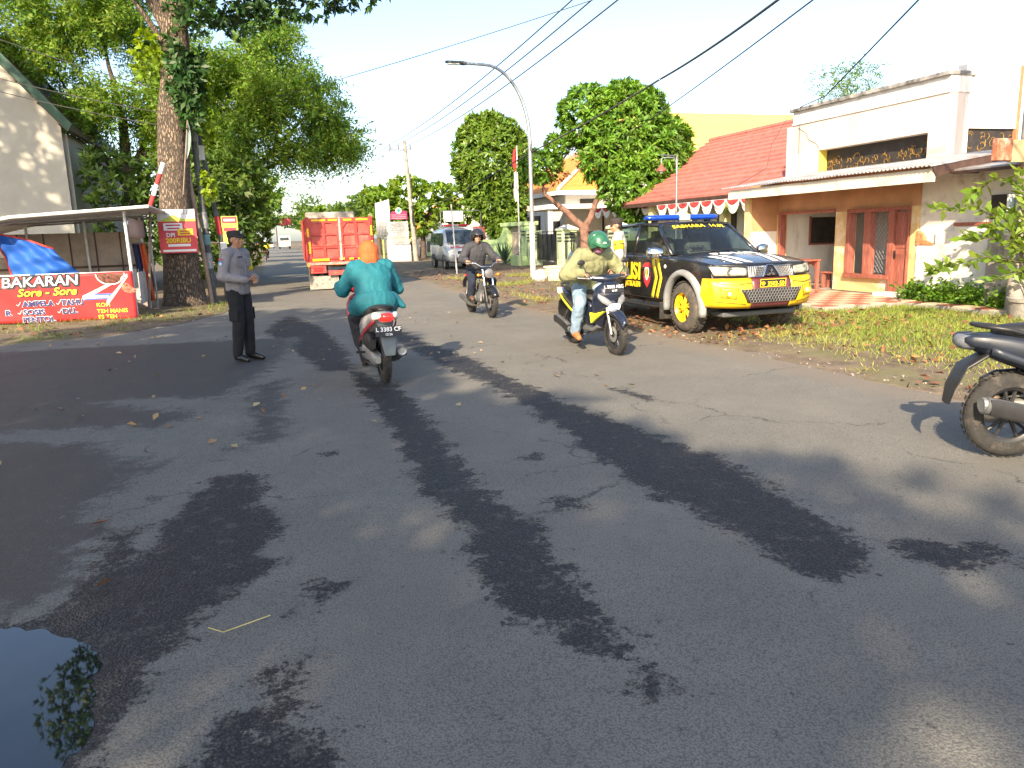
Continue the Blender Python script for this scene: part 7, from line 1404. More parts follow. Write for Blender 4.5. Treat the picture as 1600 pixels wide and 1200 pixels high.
# ------------------------------------------------------------ people
SKIN = mat('brown_skin', (0.34, 0.175, 0.105), 0.55, var=0.06, scale=6, subsurf=0.08); SKIN2 = mat('tan_skin', (0.40, 0.215, 0.135), 0.55, var=0.06, scale=6, subsurf=0.08)
EYEW = mat('eye_white', (0.7, 0.68, 0.64), 0.3); EYEB = mat('eye_dark', (0.02, 0.012, 0.01), 0.2); HAIR = mat('black_hair', (0.012, 0.011, 0.011), 0.6, var=0.2, scale=40, bump=0.4)
def hand(b, w, d, n, curl, side, sp=0.0, r=0.0088, grow=0.0):
    """palm and five bent fingers from wrist w, pointing d, palm facing n"""
    w, d, n = Vector(w), Vector(d).normalized(), Vector(n).normalized(); n = (n - d * n.dot(d)).normalized(); x = d.cross(n) * side
    g = grow
    b.cone(w - d * 0.02, w + d * 0.03, 0.026 + g, 0.028 + g, 10)
    for k in (-1.2, -0.4, 0.4, 1.2): b.cone(w + d * 0.02 + x * k * 0.012, w + d * 0.085 + x * k * 0.019, 0.016 + g, 0.0125 + g, 8)
    axis = x
    for k, L_ in ((-1.5, 0.062), (-0.5, 0.078), (0.5, 0.083), (1.5, 0.075)):
        p = w + d * 0.088 + x * k * 0.0185; ang = 0
        for j, f in enumerate((0.45, 0.32, 0.23)):
            ang += curl * (0.9, 1.25, 0.8)[j]; dd = (d * math.cos(ang) + n * math.sin(ang) + x * k * sp).normalized(); q = p + dd * L_ * f * 1.15
            b.cone(p, q, (r + g) * (1.0 - 0.08 * j), (r + g) * (0.92 - 0.08 * j), 8); p = q
    p = w + d * 0.03 + x * 0.028; t1 = (x * 0.75 + d * 0.6 + n * 0.25).normalized(); q = p + t1 * 0.038; b.cone(p, q, 0.0135 + g, 0.011 + g, 8); t2 = (d * 0.8 + n * (0.2 + 0.6 * curl) + x * 0.15).normalized(); q2 = q + t2 * 0.032; b.cone(q, q2, 0.011 + g, 0.0095 + g, 8); b.cone(q2, q2 + (t2 + n * 0.5 * curl).normalized() * 0.022, 0.0095 + g, 0.0085 + g, 8)
def torso(b, J, off=0.0, z0=0, z1=1.0, fat=1.0, right=None):
    """elliptical rings up the spine from crotch (0) to collar (1)"""
    pel, ch, nk = Vector(J['pelvis']), Vector(J['chest']), Vector(J['neck'])
    rt_ = Vector(right or J.get('right', (1, 0, 0))).normalized()
    key = [(0, 0.10, 0.085), (0.10, 0.150, 0.105), (0.22, 0.165, 0.112), (0.40, 0.150, 0.105), (0.58, 0.160, 0.112), (0.74, 0.180, 0.118), (0.86, 0.172, 0.105), (0.94, 0.12, 0.08), (1.0, 0.07, 0.062)]
    base = pel - (ch - pel).normalized() * 0.10
    def C(t):
        if t < 0.2: return base.lerp(pel, t / 0.2)
        if t < 0.75: return pel.lerp(ch, (t - 0.2) / 0.55)
        return ch.lerp(nk, (t - 0.75) / 0.25)
    rings = []; N_ = 26
    for i in range(N_ + 1):
        t = lerp(z0, z1, i / N_); c = C(t); a = C(max(0, t - 0.06)); e = C(min(1, t + 0.06)); up_ = (e - a).normalized(); x = (rt_ - up_ * rt_.dot(up_)).normalized(); f = up_.cross(x)
        wx = interp(t, [(k[0], k[1]) for k in key]) * fat + off; wy = interp(t, [(k[0], k[2]) for k in key]) * fat + off
        rings.append([c + x * wx * math.copysign(abs(math.cos(q)) ** 0.85, math.cos(q)) + f * wy * math.sin(q) for q in [2 * math.pi * j / 20 for j in range(20)]])
    b.loft(rings)
def limb2(b, p, off, rs): 
    for i in range(len(p) - 1): b.cone(p[i], p[i + 1], rs[i] + off, rs[i + 1] + off, 14)
def head(b, c, f, r, u):
    q = Matrix((r, f, u)).transposed()
    E = lambda o, rad: b.ell(Vector(c) + q @ Vector(o), rad, q, 18, 12)
    E((0, -0.008, 0.03), (0.076, 0.094, 0.088)); E((0, 0.018, -0.035), (0.062, 0.07, 0.078)); E((0, 0.052, -0.088), (0.030, 0.028, 0.024)); E((0, 0.075, 0.028), (0.058, 0.02, 0.016))
    E((0, 0.092, -0.012), (0.012, 0.020, 0.026)); E((0, 0.100, -0.028), (0.018, 0.015, 0.011)); E((0, 0.082, -0.062), (0.026, 0.014, 0.008)); E((0, 0.080, -0.073), (0.022, 0.013, 0.008))
    for s in (-1, 1): E((s * 0.077, -0.008, -0.008), (0.010, 0.020, 0.032)); E((s * 0.042, 0.058, -0.025), (0.022, 0.022, 0.024))
    return q
def person(name, label, loc, rz, J, look=(0, 0, 0), skin=SKIN, shirt=None, trousers=None, shoes=None, shirt_hem=0.12, fat=1.0, sleeve=1.0, gloves=None, bare_feet=False, barefoot_m=None, scale=1.0, collar=True, hair=True, wr=0.006, shirt_off=0.016):
    t = thing(name, label, 'person', loc, rz); t.scale = (scale,) * 3
    yaw, pit, rol = look; Rm = Matrix.Rotation(yaw, 3, 'Z') @ Matrix.Rotation(pit, 3, 'X') @ Matrix.Rotation(rol, 3, 'Y')
    r_, f_, u_ = Rm @ Vector((1, 0, 0)), Rm @ Vector((0, 1, 0)), Rm @ Vector((0, 0, 1)); hc = Vector(J['head'])
    b = MB(); torso(b, J, -0.004, fat=fat); b.cone(Vector(J['neck']) - Vector((0, 0, 0.04)), hc - u_ * 0.05, 0.058, 0.055)
    q = head(b, hc, f_, r_, u_)
    A, L_ = {}, {}
    for s, k in ((1, 'R'), (-1, 'L')):
        A[k] = [Vector(J['sh' + k]), Vector(J['el' + k]), Vector(J['wr' + k])]; limb2(b, A[k], 0, [0.052, 0.042, 0.028])
        hd = J.get('hand' + k) or ((A[k][2] - A[k][1]).normalized(), (0, 0, -1), 0.3); hand(b, A[k][2], hd[0], hd[1], hd[2], s)
        L_[k] = [Vector(J['hip' + k]), Vector(J['kn' + k]), Vector(J['an' + k])]; limb2(b, L_[k], 0, [0.082, 0.056, 0.038])
        b.cone(L_[k][2] + Vector((0, 0, -0.05)), Vector(J['toe' + k]) + Vector((0, 0, -0.012)), 0.026, 0.016)
    body = link('body', blob(b, 0.0075, 5, 0.5, dec=0.45), skin, t, smooth=180)
    for s in (-1, 1):
        b = MB(); b.ell(hc + q @ Vector((s * 0.032, 0.078, 0.008)), (0.014, 0.010, 0.008), q); e = link('eye', b, EYEW, t, smooth=180)
        b = MB(); b.ell(hc + q @ Vector((s * 0.032, 0.085, 0.008)), (0.0075, 0.0055, 0.0075), q); link('iris', b, EYEB, e, smooth=180)
        b = MB(); b.ell(hc + q @ Vector((s * 0.034, 0.090, 0.030)), (0.021, 0.008, 0.0045), q); link('eyebrow', b, HAIR, t, smooth=180)
    b = MB(); b.ell(hc + q @ Vector((0, 0.093, -0.067)), (0.022, 0.006, 0.003), q); link('mouth', b, mat('lip', (0.22, 0.08, 0.06), 0.5), t, smooth=180)
    if hair:
        b = MB(); b.ell(hc + q @ Vector((0, -0.016, 0.040)), (0.080, 0.092, 0.086), q); b.ell(hc + q @ Vector((0, -0.045, -0.01)), (0.07, 0.058, 0.075), q); link('hair', b, HAIR, t, smooth=180)
    if trousers:
        b = MB(); torso(b, J, -0.001, 0.0, 0.42, fat)
        for k in 'RL': limb2(b, L_[k], 0.018, [0.085, 0.060, 0.046])
        link('trousers', blob(b, 0.010, 6, 0.5, (wr, 9, (1.4, 1.4, 0.8))), trousers, t, smooth=180)
    if shirt:
        b = MB(); torso(b, J, shirt_off, shirt_hem, 0.97, fat)
        for k in 'RL':
            a = A[k]; w_ = a[1].lerp(a[2], 0.97) if sleeve >= 1 else a[0].lerp(a[1], sleeve); pts = [a[0], a[1], w_] if sleeve >= 1 else [a[0], w_]; limb2(b, pts, shirt_off, [0.056, 0.048, 0.034] if sleeve >= 1 else [0.06, 0.06])
            b.cone(Vector(J['neck']) + (a[0] - Vector(J['neck'])) * 0.2 - Vector((0, 0, 0.03)), a[0], 0.062 + shirt_off, 0.060 + shirt_off)
        link('shirt', blob(b, 0.010, 6, 0.5, (wr, 9, (1.5, 1.5, 0.7))), shirt, t, smooth=180)
        if collar:
            b = MB(); c = Vector(J['neck']) + (hc - Vector(J['neck'])) * 0.05; b.lathe([(0.075, -0.03), (0.066, 0.035), (0.074, 0.03), (0.088, -0.03)], c, 'Z', 20); link('collar', b, shirt, t, smooth=180)
    if shoes:
        for k in 'RL':
            an, toe = L_[k][2], Vector(J['toe' + k]); d = (toe - an); d = Vector((d.x, d.y, d.z)); b = MB(); fl = Vector((0, 0, 1))
            b.cone(an + Vector((0, 0, -0.01)), an + Vector((0, 0, -0.055)) - d * 0.08, 0.046, 0.044); b.cone(an + Vector((0, 0, -0.05)) - d * 0.08, toe + Vector((0, 0, -0.003)), 0.046, 0.037); b.cone(an.lerp(toe, 0.5) + Vector((0, 0, -0.012)), toe + d.normalized() * 0.02, 0.044, 0.036)
            link('shoe', blob(b, 0.009, 3), shoes, t, smooth=180)
    return t, q, hc, A, L_
def helmet(t, hc, q, m_, visor=None, open_face=True, rim=None, s=1.0):
    """shell with a face opening, rim, visor"""
    def P(u, v, k=1.0):
        a = lerp(R(-205), R(25), u) if False else u * 2 * math.pi; e = lerp(R(-42), R(90), v)
        front = max(0, math.cos(a - math.pi / 2)); lo = R(-38) + front ** 1.5 * R(58) if open_face else R(-42)
        e = lerp(lo, R(90), v); x, y, z = math.cos(e) * math.cos(a) * 0.122, math.cos(e) * math.sin(a) * 0.142, math.sin(e) * 0.132
        if e < 0: x *= 1 - 0.15 * (e / R(-42)) ** 2; y *= 1 - 0.12 * (e / R(-42)) ** 2
        return hc + q @ (Vector((x, y - 0.006, z + 0.018)) * k * s)
    b = MB(); b.grid(lambda u, v: P(u, v), 36, 14); sh = link('helmet', b, m_, t, smooth=180, sol=0.018)
    b = MB(); b.tube([P(k / 36, 0.0, 1.0) for k in range(36)], 0.011, 6, closed=True); link('helmet_rim', b, rim or BLKP, sh, smooth=180)
    b = MB(); b.grid(lambda u, v: hc + q @ (Vector((math.cos(lerp(R(25), R(155), u)) * 0.132, math.sin(lerp(R(25), R(155), u)) * (0.155 + 0.03 * (1 - v)) - 0.006, 0.018 + lerp(0.028, 0.075, v))) * s), 16, 4); link('helmet_peak', b, visor or m_, sh, smooth=180, sol=0.008)
    b = MB()
    for sd in (-1, 1): b.tube([hc + q @ Vector((sd * 0.108 * s, 0.01, -0.03)), hc + q @ Vector((sd * 0.06, 0.04, -0.12)), hc + q @ Vector((0, 0.05, -0.135))], 0.007, 6)
    link('chin_strap', b, BLKP, sh)
    return sh
# ---- policeman in grey on the road, hands clasped
PGREY = mat('police_grey_cloth', (0.215, 0.205, 0.22), 0.85, var=0.07, scale=5, bump=0.2, bscale=120); PNAVY = mat('navy_black_trousers', (0.006, 0.007, 0.011), 0.85, var=0.15, scale=5, bump=0.2, bscale=90); BOOT = mat('black_boot', (0.012, 0.012, 0.013), 0.3, var=0.1)
J = dict(pelvis=(0, 0, 0.95), chest=(0, 0.0, 1.27), neck=(0, -0.01, 1.455), head=(0, 0.035, 1.585), shR=(0.185, 0, 1.40), elR=(0.265, -0.03, 1.12), wrR=(0.10, 0.20, 1.07), shL=(-0.185, 0, 1.40), elL=(-0.265, -0.02, 1.12), wrL=(-0.09, 0.215, 1.08),
         handR=((-0.75, 0.6, 0.0), (0, -0.3, 1), 0.55), handL=((0.75, 0.6, -0.02), (0, -0.5, -1), 0.5), hipR=(0.085, 0, 0.90), knR=(0.095, 0.03, 0.50), anR=(0.10, -0.03, 0.10), toeR=(0.135, 0.13, 0.035), hipL=(-0.085, 0, 0.90), knL=(-0.09, 0.04, 0.50), anL=(-0.09, 0.03, 0.10), toeL=(-0.10, 0.19, 0.035))
P1, q, hc, A, Lg = person('person', 'policeman in grey shirt, black trousers and cap standing with clasped hands at left', (-0.42, 10.74, 0.0), R(-124), J, (R(-2), R(2), 0), SKIN, PGREY, PNAVY, BOOT, shirt_hem=0.06, scale=0.995)
def cap(t, hc, q, m_, badge=None):
    b = MB(); rings = []
    for z, rx, ry in ((0.035, 0.086, 0.103), (0.06, 0.088, 0.105), (0.092, 0.092, 0.108), (0.113, 0.086, 0.10), (0.12, 0.05, 0.06)): rings.append([hc + q @ Vector((rx * math.cos(a), ry * math.sin(a) - 0.008, z)) for a in [2 * math.pi * k / 24 for k in range(24)]])
    b.loft(rings); c = link('cap', b, m_, t, smooth=50)
    b = MB(); b.grid(lambda u, v: hc + q @ Vector((math.cos(lerp(R(30), R(150), u)) * lerp(0.085, 0.092, v), math.sin(lerp(R(30), R(150), u)) * lerp(0.098, 0.165, v) - 0.006, lerp(0.043, 0.028, v) - 0.012 * abs(2 * u - 1) ** 2 * v)), 14, 4); link('cap_peak', b, m_, c, smooth=180, sol=0.006)
    if badge: b = MB(); b.ell(hc + q @ Vector((0, 0.099, 0.085)), (0.018, 0.006, 0.02), q); link('cap_badge', b, badge, c, smooth=180)
BADGE = mat('pale_badge', (0.55, 0.56, 0.58), 0.4, metal=0.5)
cap(P1, hc, q, mat('black_cap_cloth', (0.02, 0.02, 0.022), 0.85), BADGE)
def armband(t, a, k0, k1, r, m_, name='armband'):
    p, e = a[0].lerp(a[1], k0), a[0].lerp(a[1], k1); b = MB(); b.tube([p, p.lerp(e, 0.5), e], [r * 1.05, r, r * 0.97], 16, cap=False); return link(name, b, m_, t, smooth=180, sol=0.004)
armband(P1, A['L'], 0.25, 0.75, 0.080, YINK)
def on_arm(a, k, side, out, up_, r):  # a point on the outside of an upper arm
    p = a[0].lerp(a[1], k); return p + Vector((side * r, out, up_))
b = MB(); p = A['R'][0].lerp(A['R'][1], 0.40); b.ell(p + Vector((0.074, 0, 0)), (0.006, 0.035, 0.04)); pt = link('sleeve_patch', b, mat('patch_blue', (0.10, 0.22, 0.45), 0.7), P1, smooth=180); b = MB(); b.ell(p + Vector((0.077, 0, -0.005)), (0.006, 0.022, 0.022)); link('patch_crest', b, BADGE, pt, smooth=180)
b = MB(); b.box(p + Vector((0.075, 0, 0.055)), (0.006, 0.06, 0.016)); link('patch_tab', b, mat('patch_red', (0.45, 0.05, 0.05), 0.7), pt)
b = MB(); b.box((0.085, 0.135, 1.29), (0.10, 0.012, 0.11)); link('chest_pocket', b, PGREY, P1, bev=0.006); b = MB(); b.box((0.085, 0.136, 1.365), (0.085, 0.01, 0.018)); link('name_tape', b, BINK, P1)
b = MB(); b.box((-0.085, 0.135, 1.29), (0.10, 0.012, 0.11)); link('chest_pocket', b, PGREY, P1, bev=0.006)
b = MB(); b.tube([(0.0, 0.13, 1.42), (0.0, 0.142, 1.3), (0.0, 0.138, 1.1), (0, 0.135, 0.93)], 0.007, 6); link('button_placket', b, PGREY, P1)
for k in 'RL': b = MB(); b.box(Lg[k][0].lerp(Lg[k][1], 0.7) + Vector((0.085 if k == 'R' else -0.085, 0, 0)), (0.02, 0.14, 0.16)); link('cargo_pocket', b, PNAVY, P1, bev=0.01)
b = MB(); b.box((0.1, 0.03, 1.458), (0.07, 0.03, 0.012)); link('epaulette', b, BINK, P1)
# ---- policeman behind the pickup
J2 = dict(J); J2.update(wrR=(0.24, 0.10, 0.90), elR=(0.25, -0.02, 1.12), handR=((0, 0.25, -1), (-1, 0, 0), 0.35), wrL=(-0.24, 0.06, 0.88), elL=(-0.25, -0.03, 1.12), handL=((0, 0.2, -1), (1, 0, 0), 0.35))
PSAND = mat('pale_police_shirt', (0.52, 0.50, 0.46), 0.85, var=0.06, bump=0.2, bscale=120)
P2_, q, hc, A, Lg = person('person', 'second policeman in dark cap and pale shirt with yellow armband beside the pickup', (5.50, 11.75, 0.04), R(62), J2, (R(10), R(-6), 0), SKIN2, PSAND, PNAVY, BOOT, shirt_hem=0.06, scale=1.0)
cap(P2_, hc, q, mat('dark_brown_cap', (0.04, 0.028, 0.028), 0.85))
for k in 'LR': armband(P2_, A[k], 0.22, 0.72, 0.082, YINK); 
b = MB(); b.tube([A['L'][0].lerp(A['L'][1], k) + Vector((0, 0, 0)) for k in (0.40, 0.46)], 0.0865, 16, cap=False); link('armband_print', b, BINK, P2_, smooth=180)
# ---- woman in teal on scooter 1 (shares the scooter's place and heading)
TEAL = mat('teal_jacket', (0.007, 0.135, 0.175), 0.8, var=0.08, scale=4, bump=0.15, bscale=90); HIJAB = mat('orange_headscarf', (0.62, 0.11, 0.025), 0.8, var=0.06, scale=5, bump=0.1, bscale=90); JEANS_D = mat('dark_trousers', (0.02, 0.022, 0.03), 0.85)
def ride(pelv, chest, neck, head_, hand_z, hand_y, hand_x, knee, ank, toe, elb, curl=0.95):
    D = dict(pelvis=pelv, chest=chest, neck=neck, head=head_)
    for s, k in ((1, 'R'), (-1, 'L')):
        D['sh' + k] = (s * 0.18, chest[1] + 0.015 + (neck[1] - chest[1]) * 0.5, chest[2] + 0.115); D['el' + k] = (s * elb[0], elb[1], elb[2]); D['wr' + k] = (s * (hand_x - 0.015), hand_y - 0.085, hand_z + 0.045)
        D['hand' + k] = ((0.0, 0.9, -0.25), (0, -0.25, -1), curl); D['hip' + k] = (s * 0.09, pelv[1] + 0.02, pelv[2] - 0.03); D['kn' + k] = (s * knee[0], knee[1], knee[2]); D['an' + k] = (s * ank[0], ank[1], ank[2]); D['toe' + k] = (s * toe[0], toe[1], toe[2])
    return D
JW = ride((0, -0.28, 0.86), (0, -0.19, 1.13), (0, -0.14, 1.285), (0, -0.08, 1.39), 0.985, 0.31, 0.32, (0.17, 0.12, 0.66), (0.13, 0.10, 0.36), (0.13, 0.25, 0.345), (0.315, -0.06, 0.99))
PW, q, hc, A, Lg = person('person', 'woman in teal jacket and orange headscarf riding the silver scooter away', (1.06, 8.90, 0), R(3), JW, (0, R(-4), 0), SKIN2, TEAL, JEANS_D, BLKP, shirt_hem=0.0, fat=1.16, hair=False, collar=False, shirt_off=0.028, wr=0.007, scale=0.985)
b = MB(); b.ell(hc + Vector((0, -0.02, 0.025)), (0.112, 0.13, 0.13)); b.ell(hc + Vector((0, -0.055, -0.05)), (0.105, 0.11, 0.11)); b.ell(hc + Vector((0, -0.07, -0.12)), (0.085, 0.08, 0.075)); b.cone(hc + Vector((0, 0.02, -0.09)), hc + Vector((0, 0.02, -0.16)), 0.085, 0.10)
link('headscarf', blob(b, 0.009, 8, 0.5, (0.006, 10, (2.4, 2.4, 0.25))), HIJAB, PW, smooth=180)
b = MB(); torso(b, JW, 0.045, 0.0, 0.36, 1.2)
for s in (-1, 1): b.cone((s * 0.13, -0.30, 0.86), (s * 0.20, -0.18, 0.80), 0.12, 0.09)
b.cone((0.2, -0.25, 0.90), (0.33, -0.28, 0.80), 0.08, 0.03); link('jacket_tail', blob(b, 0.011, 6, 0.5, (0.007, 8, (1.5, 1.5, 0.6))), TEAL, PW, smooth=180)
b = MB(); b.tube([(-0.18, -0.285, 1.20), (-0.09, -0.31, 1.205), (0, -0.318, 1.205), (0.09, -0.31, 1.205), (0.18, -0.285, 1.20)], 0.004, 5); link('yoke_seam', b, mat('teal_seam', (0.01, 0.19, 0.24), 0.8), PW)
# ---- man in green helmet on scooter 2, head bowed
OLIVE = mat('khaki_green_jacket', (0.235, 0.24, 0.125), 0.85, var=0.10, scale=4, bump=0.2, bscale=90, dirt=(0.25, 0.25, 0.12), dscale=4, damt=0.4); JEANS = mat('pale_blue_jeans', (0.20, 0.29, 0.39), 0.85, var=0.12, scale=6, dirt=(0.36, 0.45, 0.54), dscale=4, damt=0.45)
JG = ride((0, -0.28, 0.86), (0, -0.06, 1.13), (0, 0.05, 1.27), (0, 0.14, 1.385), 0.985, 0.31, 0.30, (0.20, 0.14, 0.66), (0.17, 0.06, 0.33), (0.19, 0.24, 0.31), (0.42, 0.02, 1.00))
JG['handR'] = ((-0.55, 0.8, -0.25), (0, -0.3, -1), 0.8); JG['knR'] = (0.26, 0.12, 0.63); JG['anR'] = (0.27, -0.02, 0.27); JG['toeR'] = (0.30, 0.16, 0.20)
PG, q, hc, A, Lg = person('person', 'man in khaki jacket, pale jeans and green helmet bowed over the black scooter', (4.05, 9.42, 0), R(180 + 3), JG, (R(6), R(-30), 0), SKIN2, OLIVE, JEANS, mat('tan_orange_shoe', (0.50, 0.17, 0.06), 0.6, var=0.1), shirt_hem=0.05, fat=1.08, hair=False, shirt_off=0.035, wr=0.010)
GRN = mat('green_helmet_paint', (0.025, 0.125, 0.065), 0.32, coat=0.5, var=0.08)
sh = helmet(PG, hc, q, GRN, GRN, s=1.06)
for s in (-1, 1):
    b = MB(); b.tube([hc + q @ Vector((s * 0.09, 0.085, 0.085)), hc + q @ Vector((s * 0.055, 0.125, 0.065)), hc + q @ Vector((s * 0.02, 0.135, 0.085)), hc + q @ Vector((0, 0.13, 0.1))], 0.008, 5); link('helmet_stripe', b, WINK, sh, smooth=180)
b = MB(); b.ell(hc + q @ Vector((0, 0.045, -0.055)), (0.072, 0.068, 0.052), q); link('face_mask', b, mat('mauve_mask', (0.22, 0.10, 0.16), 0.9), PG, smooth=180)
b = MB(); b.tube([(-0.03, 0.095, 1.24), (-0.035, 0.11, 1.12)], 0.006, 5); b.tube([(0.03, 0.095, 1.24), (0.035, 0.11, 1.10)], 0.006, 5); link('drawstring', b, mat('dark_cord', (0.1, 0.1, 0.06), 0.8), PG)
# ---- man in black on the motorcycle
DGRY = mat('charcoal_jacket', (0.045, 0.046, 0.055), 0.8, var=0.12, scale=5, bump=0.15, bscale=80)
JM = ride((0, -0.27, 0.87), (0, -0.16, 1.20), (0, -0.12, 1.39), (0, -0.07, 1.505), 1.03, 0.29, 0.34, (0.21, 0.16, 0.66), (0.20, 0.02, 0.40), (0.22, 0.17, 0.34), (0.345, -0.04, 1.08))
PM, q, hc, A, Lg = person('person', 'man in charcoal jacket and black open-face helmet riding the naked motorcycle', (3.9, 14.66, 0), R(180 + 3), JM, (R(-8), R(-4), 0), SKIN2, DGRY, mat('dark_jeans', (0.015, 0.022, 0.045), 0.85, var=0.15), mat('brown_shoe', (0.14, 0.08, 0.05), 0.6), shirt_hem=0.05, hair=False, shirt_off=0.026)
helmet(PM, hc, q, mat('black_helmet_paint', (0.022, 0.024, 0.028), 0.25, coat=0.4), None, s=1.05)
# ---- tiny far figures
JS = ride((0, -0.28, 0.86), (0, -0.17, 1.17), (0, -0.12, 1.35), (0, -0.06, 1.46), 0.985, 0.31, 0.30, (0.18, 0.12, 0.66), (0.14, 0.08, 0.36), (0.14, 0.24, 0.34), (0.36, -0.02, 1.05))
PF, q, hc, A, Lg = person('person', 'tiny distant scooter rider in yellow seen from behind', (-0.2, 66, 0), 0, JS, (0, 0, 0), SKIN2, YINK, JEANS_D, BLKP, hair=False); helmet(PF, hc, q, mat('white_helmet', (0.6, 0.6, 0.58), 0.3))
J3 = dict(J2); PV, q, hc, A, Lg = person('person', 'distant vendor in dark top standing by the hand cart left of the truck', (3.75, 60.5, 0.03), R(70), J3, (0, 0, 0), SKIN2, mat('dark_top', (0.03, 0.035, 0.05), 0.8), mat('blue_trousers', (0.12, 0.25, 0.42), 0.8), BLKP)
# ------------------------------------------------------------ street furniture, stall, signs, cables
GALV = mat('galvanised_steel', (0.42, 0.44, 0.46), 0.4, metal=0.75, var=0.08, scale=4)
SLm = thing('street_lamp', 'tall galvanised street lamp with arm curving over the road', 'lamp', (8.70, 25.5, 0))
pts = [(0, 0, 0), (0, 0, 2.5), (-0.01, 0, 4.6)]; rr_ = [0.085, 0.075, 0.068]
for k in range(1, 13):
    a = R(90 * k / 12); pts.append((-0.01 - 1.5 * (1 - math.cos(a)), 0, 4.6 + 2.35 * math.sin(a))); rr_.append(lerp(0.066, 0.045, k / 12))
pts.append((-2.15, 0, 6.97)); rr_.append(0.042)
b = MB(); b.tube(pts, rr_, 12); link('pole', b, GALV, SLm, smooth=60)
b = MB(); b.tube([(0, 0, 0.02), (0, 0, 1.9)], 0.088, 14); link('painted_base', b, mat('white_pole_paint', (0.72, 0.70, 0.66), 0.8, var=0.06, dirt=(0.5, 0.45, 0.4), dscale=4), SLm, smooth=60)
b = MB(); b.loft([sel((x, 0, z), w, h_, 14, 3, 'YZ') for x, z, w, h_ in ((-2.10, 6.97, 0.06, 0.05), (-2.2, 6.97, 0.11, 0.06), (-2.32, 6.98, 0.12, 0.05), (-2.75, 7.0, 0.10, 0.035), (-2.8, 7.0, 0.06, 0.02))]); link('lamp_head', b, GREYP, SLm, smooth=50)
b = MB(); b.b2(-2.72, -2.36, -0.09, 0.09, 6.925, 6.945); link('lens', b, CLEARL, SLm)
b = MB(); b.tube([(0.02, -0.08, 4.6), (-0.05, -0.1, 4.3), (0.3, -0.4, 3.9)], 0.012, 5); link('feed_cable', b, BLKP, SLm)
# round concrete planter and rock
RPl = thing('round_planter', 'weathered cream concrete planter ring at the foot of the street lamp', 'planter', (8.75, 23.3, 0.02))
b = MB(); b.lathe([(0.40, 0), (0.41, 0.42), (0.44, 0.43), (0.44, 0.48), (0.35, 0.48), (0.35, 0.3)], n=28); link('ring', b, mat('cream_concrete', (0.52, 0.46, 0.34), 0.92, var=0.12, scale=4, bump=0.5, dirt=(0.3, 0.27, 0.22), dscale=3, damt=0.45), RPl, smooth=40); b = MB(); b.lathe([(0.355, 0.38), (0, 0.42)], n=16); link('soil', b, SOIL, RPl)
b = MB(); b.ell((0, 0, 0.14), (0.26, 0.22, 0.24), None, 10, 7); b.v = [(x * (1 + 0.25 * nz(x * 6, y * 6, z * 6)), y * (1 + 0.25 * nz(y * 5, z * 5)), z * (1 + 0.2 * nz(x * 7, z * 3))) for x, y, z in b.v]
RK = tag(link('rock', b, mat('pale_rock', (0.5, 0.47, 0.42), 0.95, var=0.15, bump=0.4)), 'pale broken rock lying left of the round concrete planter', 'rock', kind='thing'); RK.location = (8.15, 23.2, 0.03)
# flag
FP = thing('flag_pole', 'white flag pole with a limp red and white flag beside the clipped tree', 'flag', (11.3, 35.0, 0))
b = MB(); b.tube([(0, 0, 0), (-0.02, 0, 5.5)], [0.035, 0.025], 8); link('pole', b, WHITE, FP, smooth=60)
for nm, z0_, z1_, m_ in (('red_half', 5.45, 4.45, REDCL), ('white_half', 4.45, 3.1, WHCL)):
    b = MB(); b.grid(lambda u, v: (-0.03 - u * (0.20 + 0.06 * math.sin(v * 5 + z0_)) * (1 if z0_ > 5 else 1 - 0.3 * v), 0.07 * math.sin(u * 9 + v * 2), lerp(z0_, z1_, v) - 0.16 * u), 10, 12); link(nm, b, m_, FP, smooth=180)
# utility pole with cross-arm
UP = thing('utility_pole', 'concrete utility pole with cross-arm and insulators beyond the truck', 'utility pole', (8.52, 48.5, 0))
b = MB(); b.tube([(0.3, 0, 0), (-0.05, 0, 7.25)], [0.16, 0.10], 12); link('pole', b, CONC, UP, smooth=60); b = MB(); b.box((-0.42, 0, 6.75), (1.5, 0.08, 0.08)); link('cross_arm', b, GREYM, UP)
for x in (-0.95, -0.45, 0.28): b = MB(); b.lathe([(0.03, 6.8), (0.06, 6.84), (0.035, 6.88), (0.06, 6.93), (0.03, 6.97), (0.05, 7.02), (0.02, 7.08)], (x, 0, 0), n=10); link('insulator', b, mat('brown_ceramic', (0.12, 0.07, 0.06), 0.3), UP, smooth=60)
b = MB(); b.tube([(0.15, -0.15, 3.4), (0.2, -0.2, 3.1), (0.17, -0.15, 2.6), (0.22, -0.18, 2.2)], 0.05, 6); link('cable_bundle', b, BLKP, UP)
def wire(label, pts, r, sag=0.0, name='power_line', grp='overhead cables'):
    P = []
    for a, c in zip(pts, pts[1:]):
        a, c = Vector(a), Vector(c)
        for k in range(16): t = k / 16; P.append(a.lerp(c, t) - Vector((0, 0, sag * 4 * t * (1 - t))))
    P.append(Vector(pts[-1])); tag(link(name, MB().tube(P, r * 1.3, 5), mat('cable_sheath', (0.05, 0.05, 0.05), 0.9), smooth=180), label, 'cable', grp, 'thing')
wire('leftmost of the three thin wires running from the utility pole cross-arm to the upper edge', [(5.5, 200, 6.5), (7.57, 48.5, 7.08), (8, 19.8, 7.4), (8.3, -10, 9.0)], 0.014, 0.3)
wire('middle of the three thin wires running from the utility pole cross-arm', [(6, 200, 6.5), (8.07, 48.5, 7.08), (8, 18.55, 7.05), (8.1, -10, 8.4)], 0.014, 0.3)
wire('rightmost of the three thin wires running from the utility pole cross-arm', [(6.6, 200, 6.5), (8.80, 48.5, 7.08), (8, 17.1, 6.65), (7.6, -10, 7.6)], 0.014, 0.3)
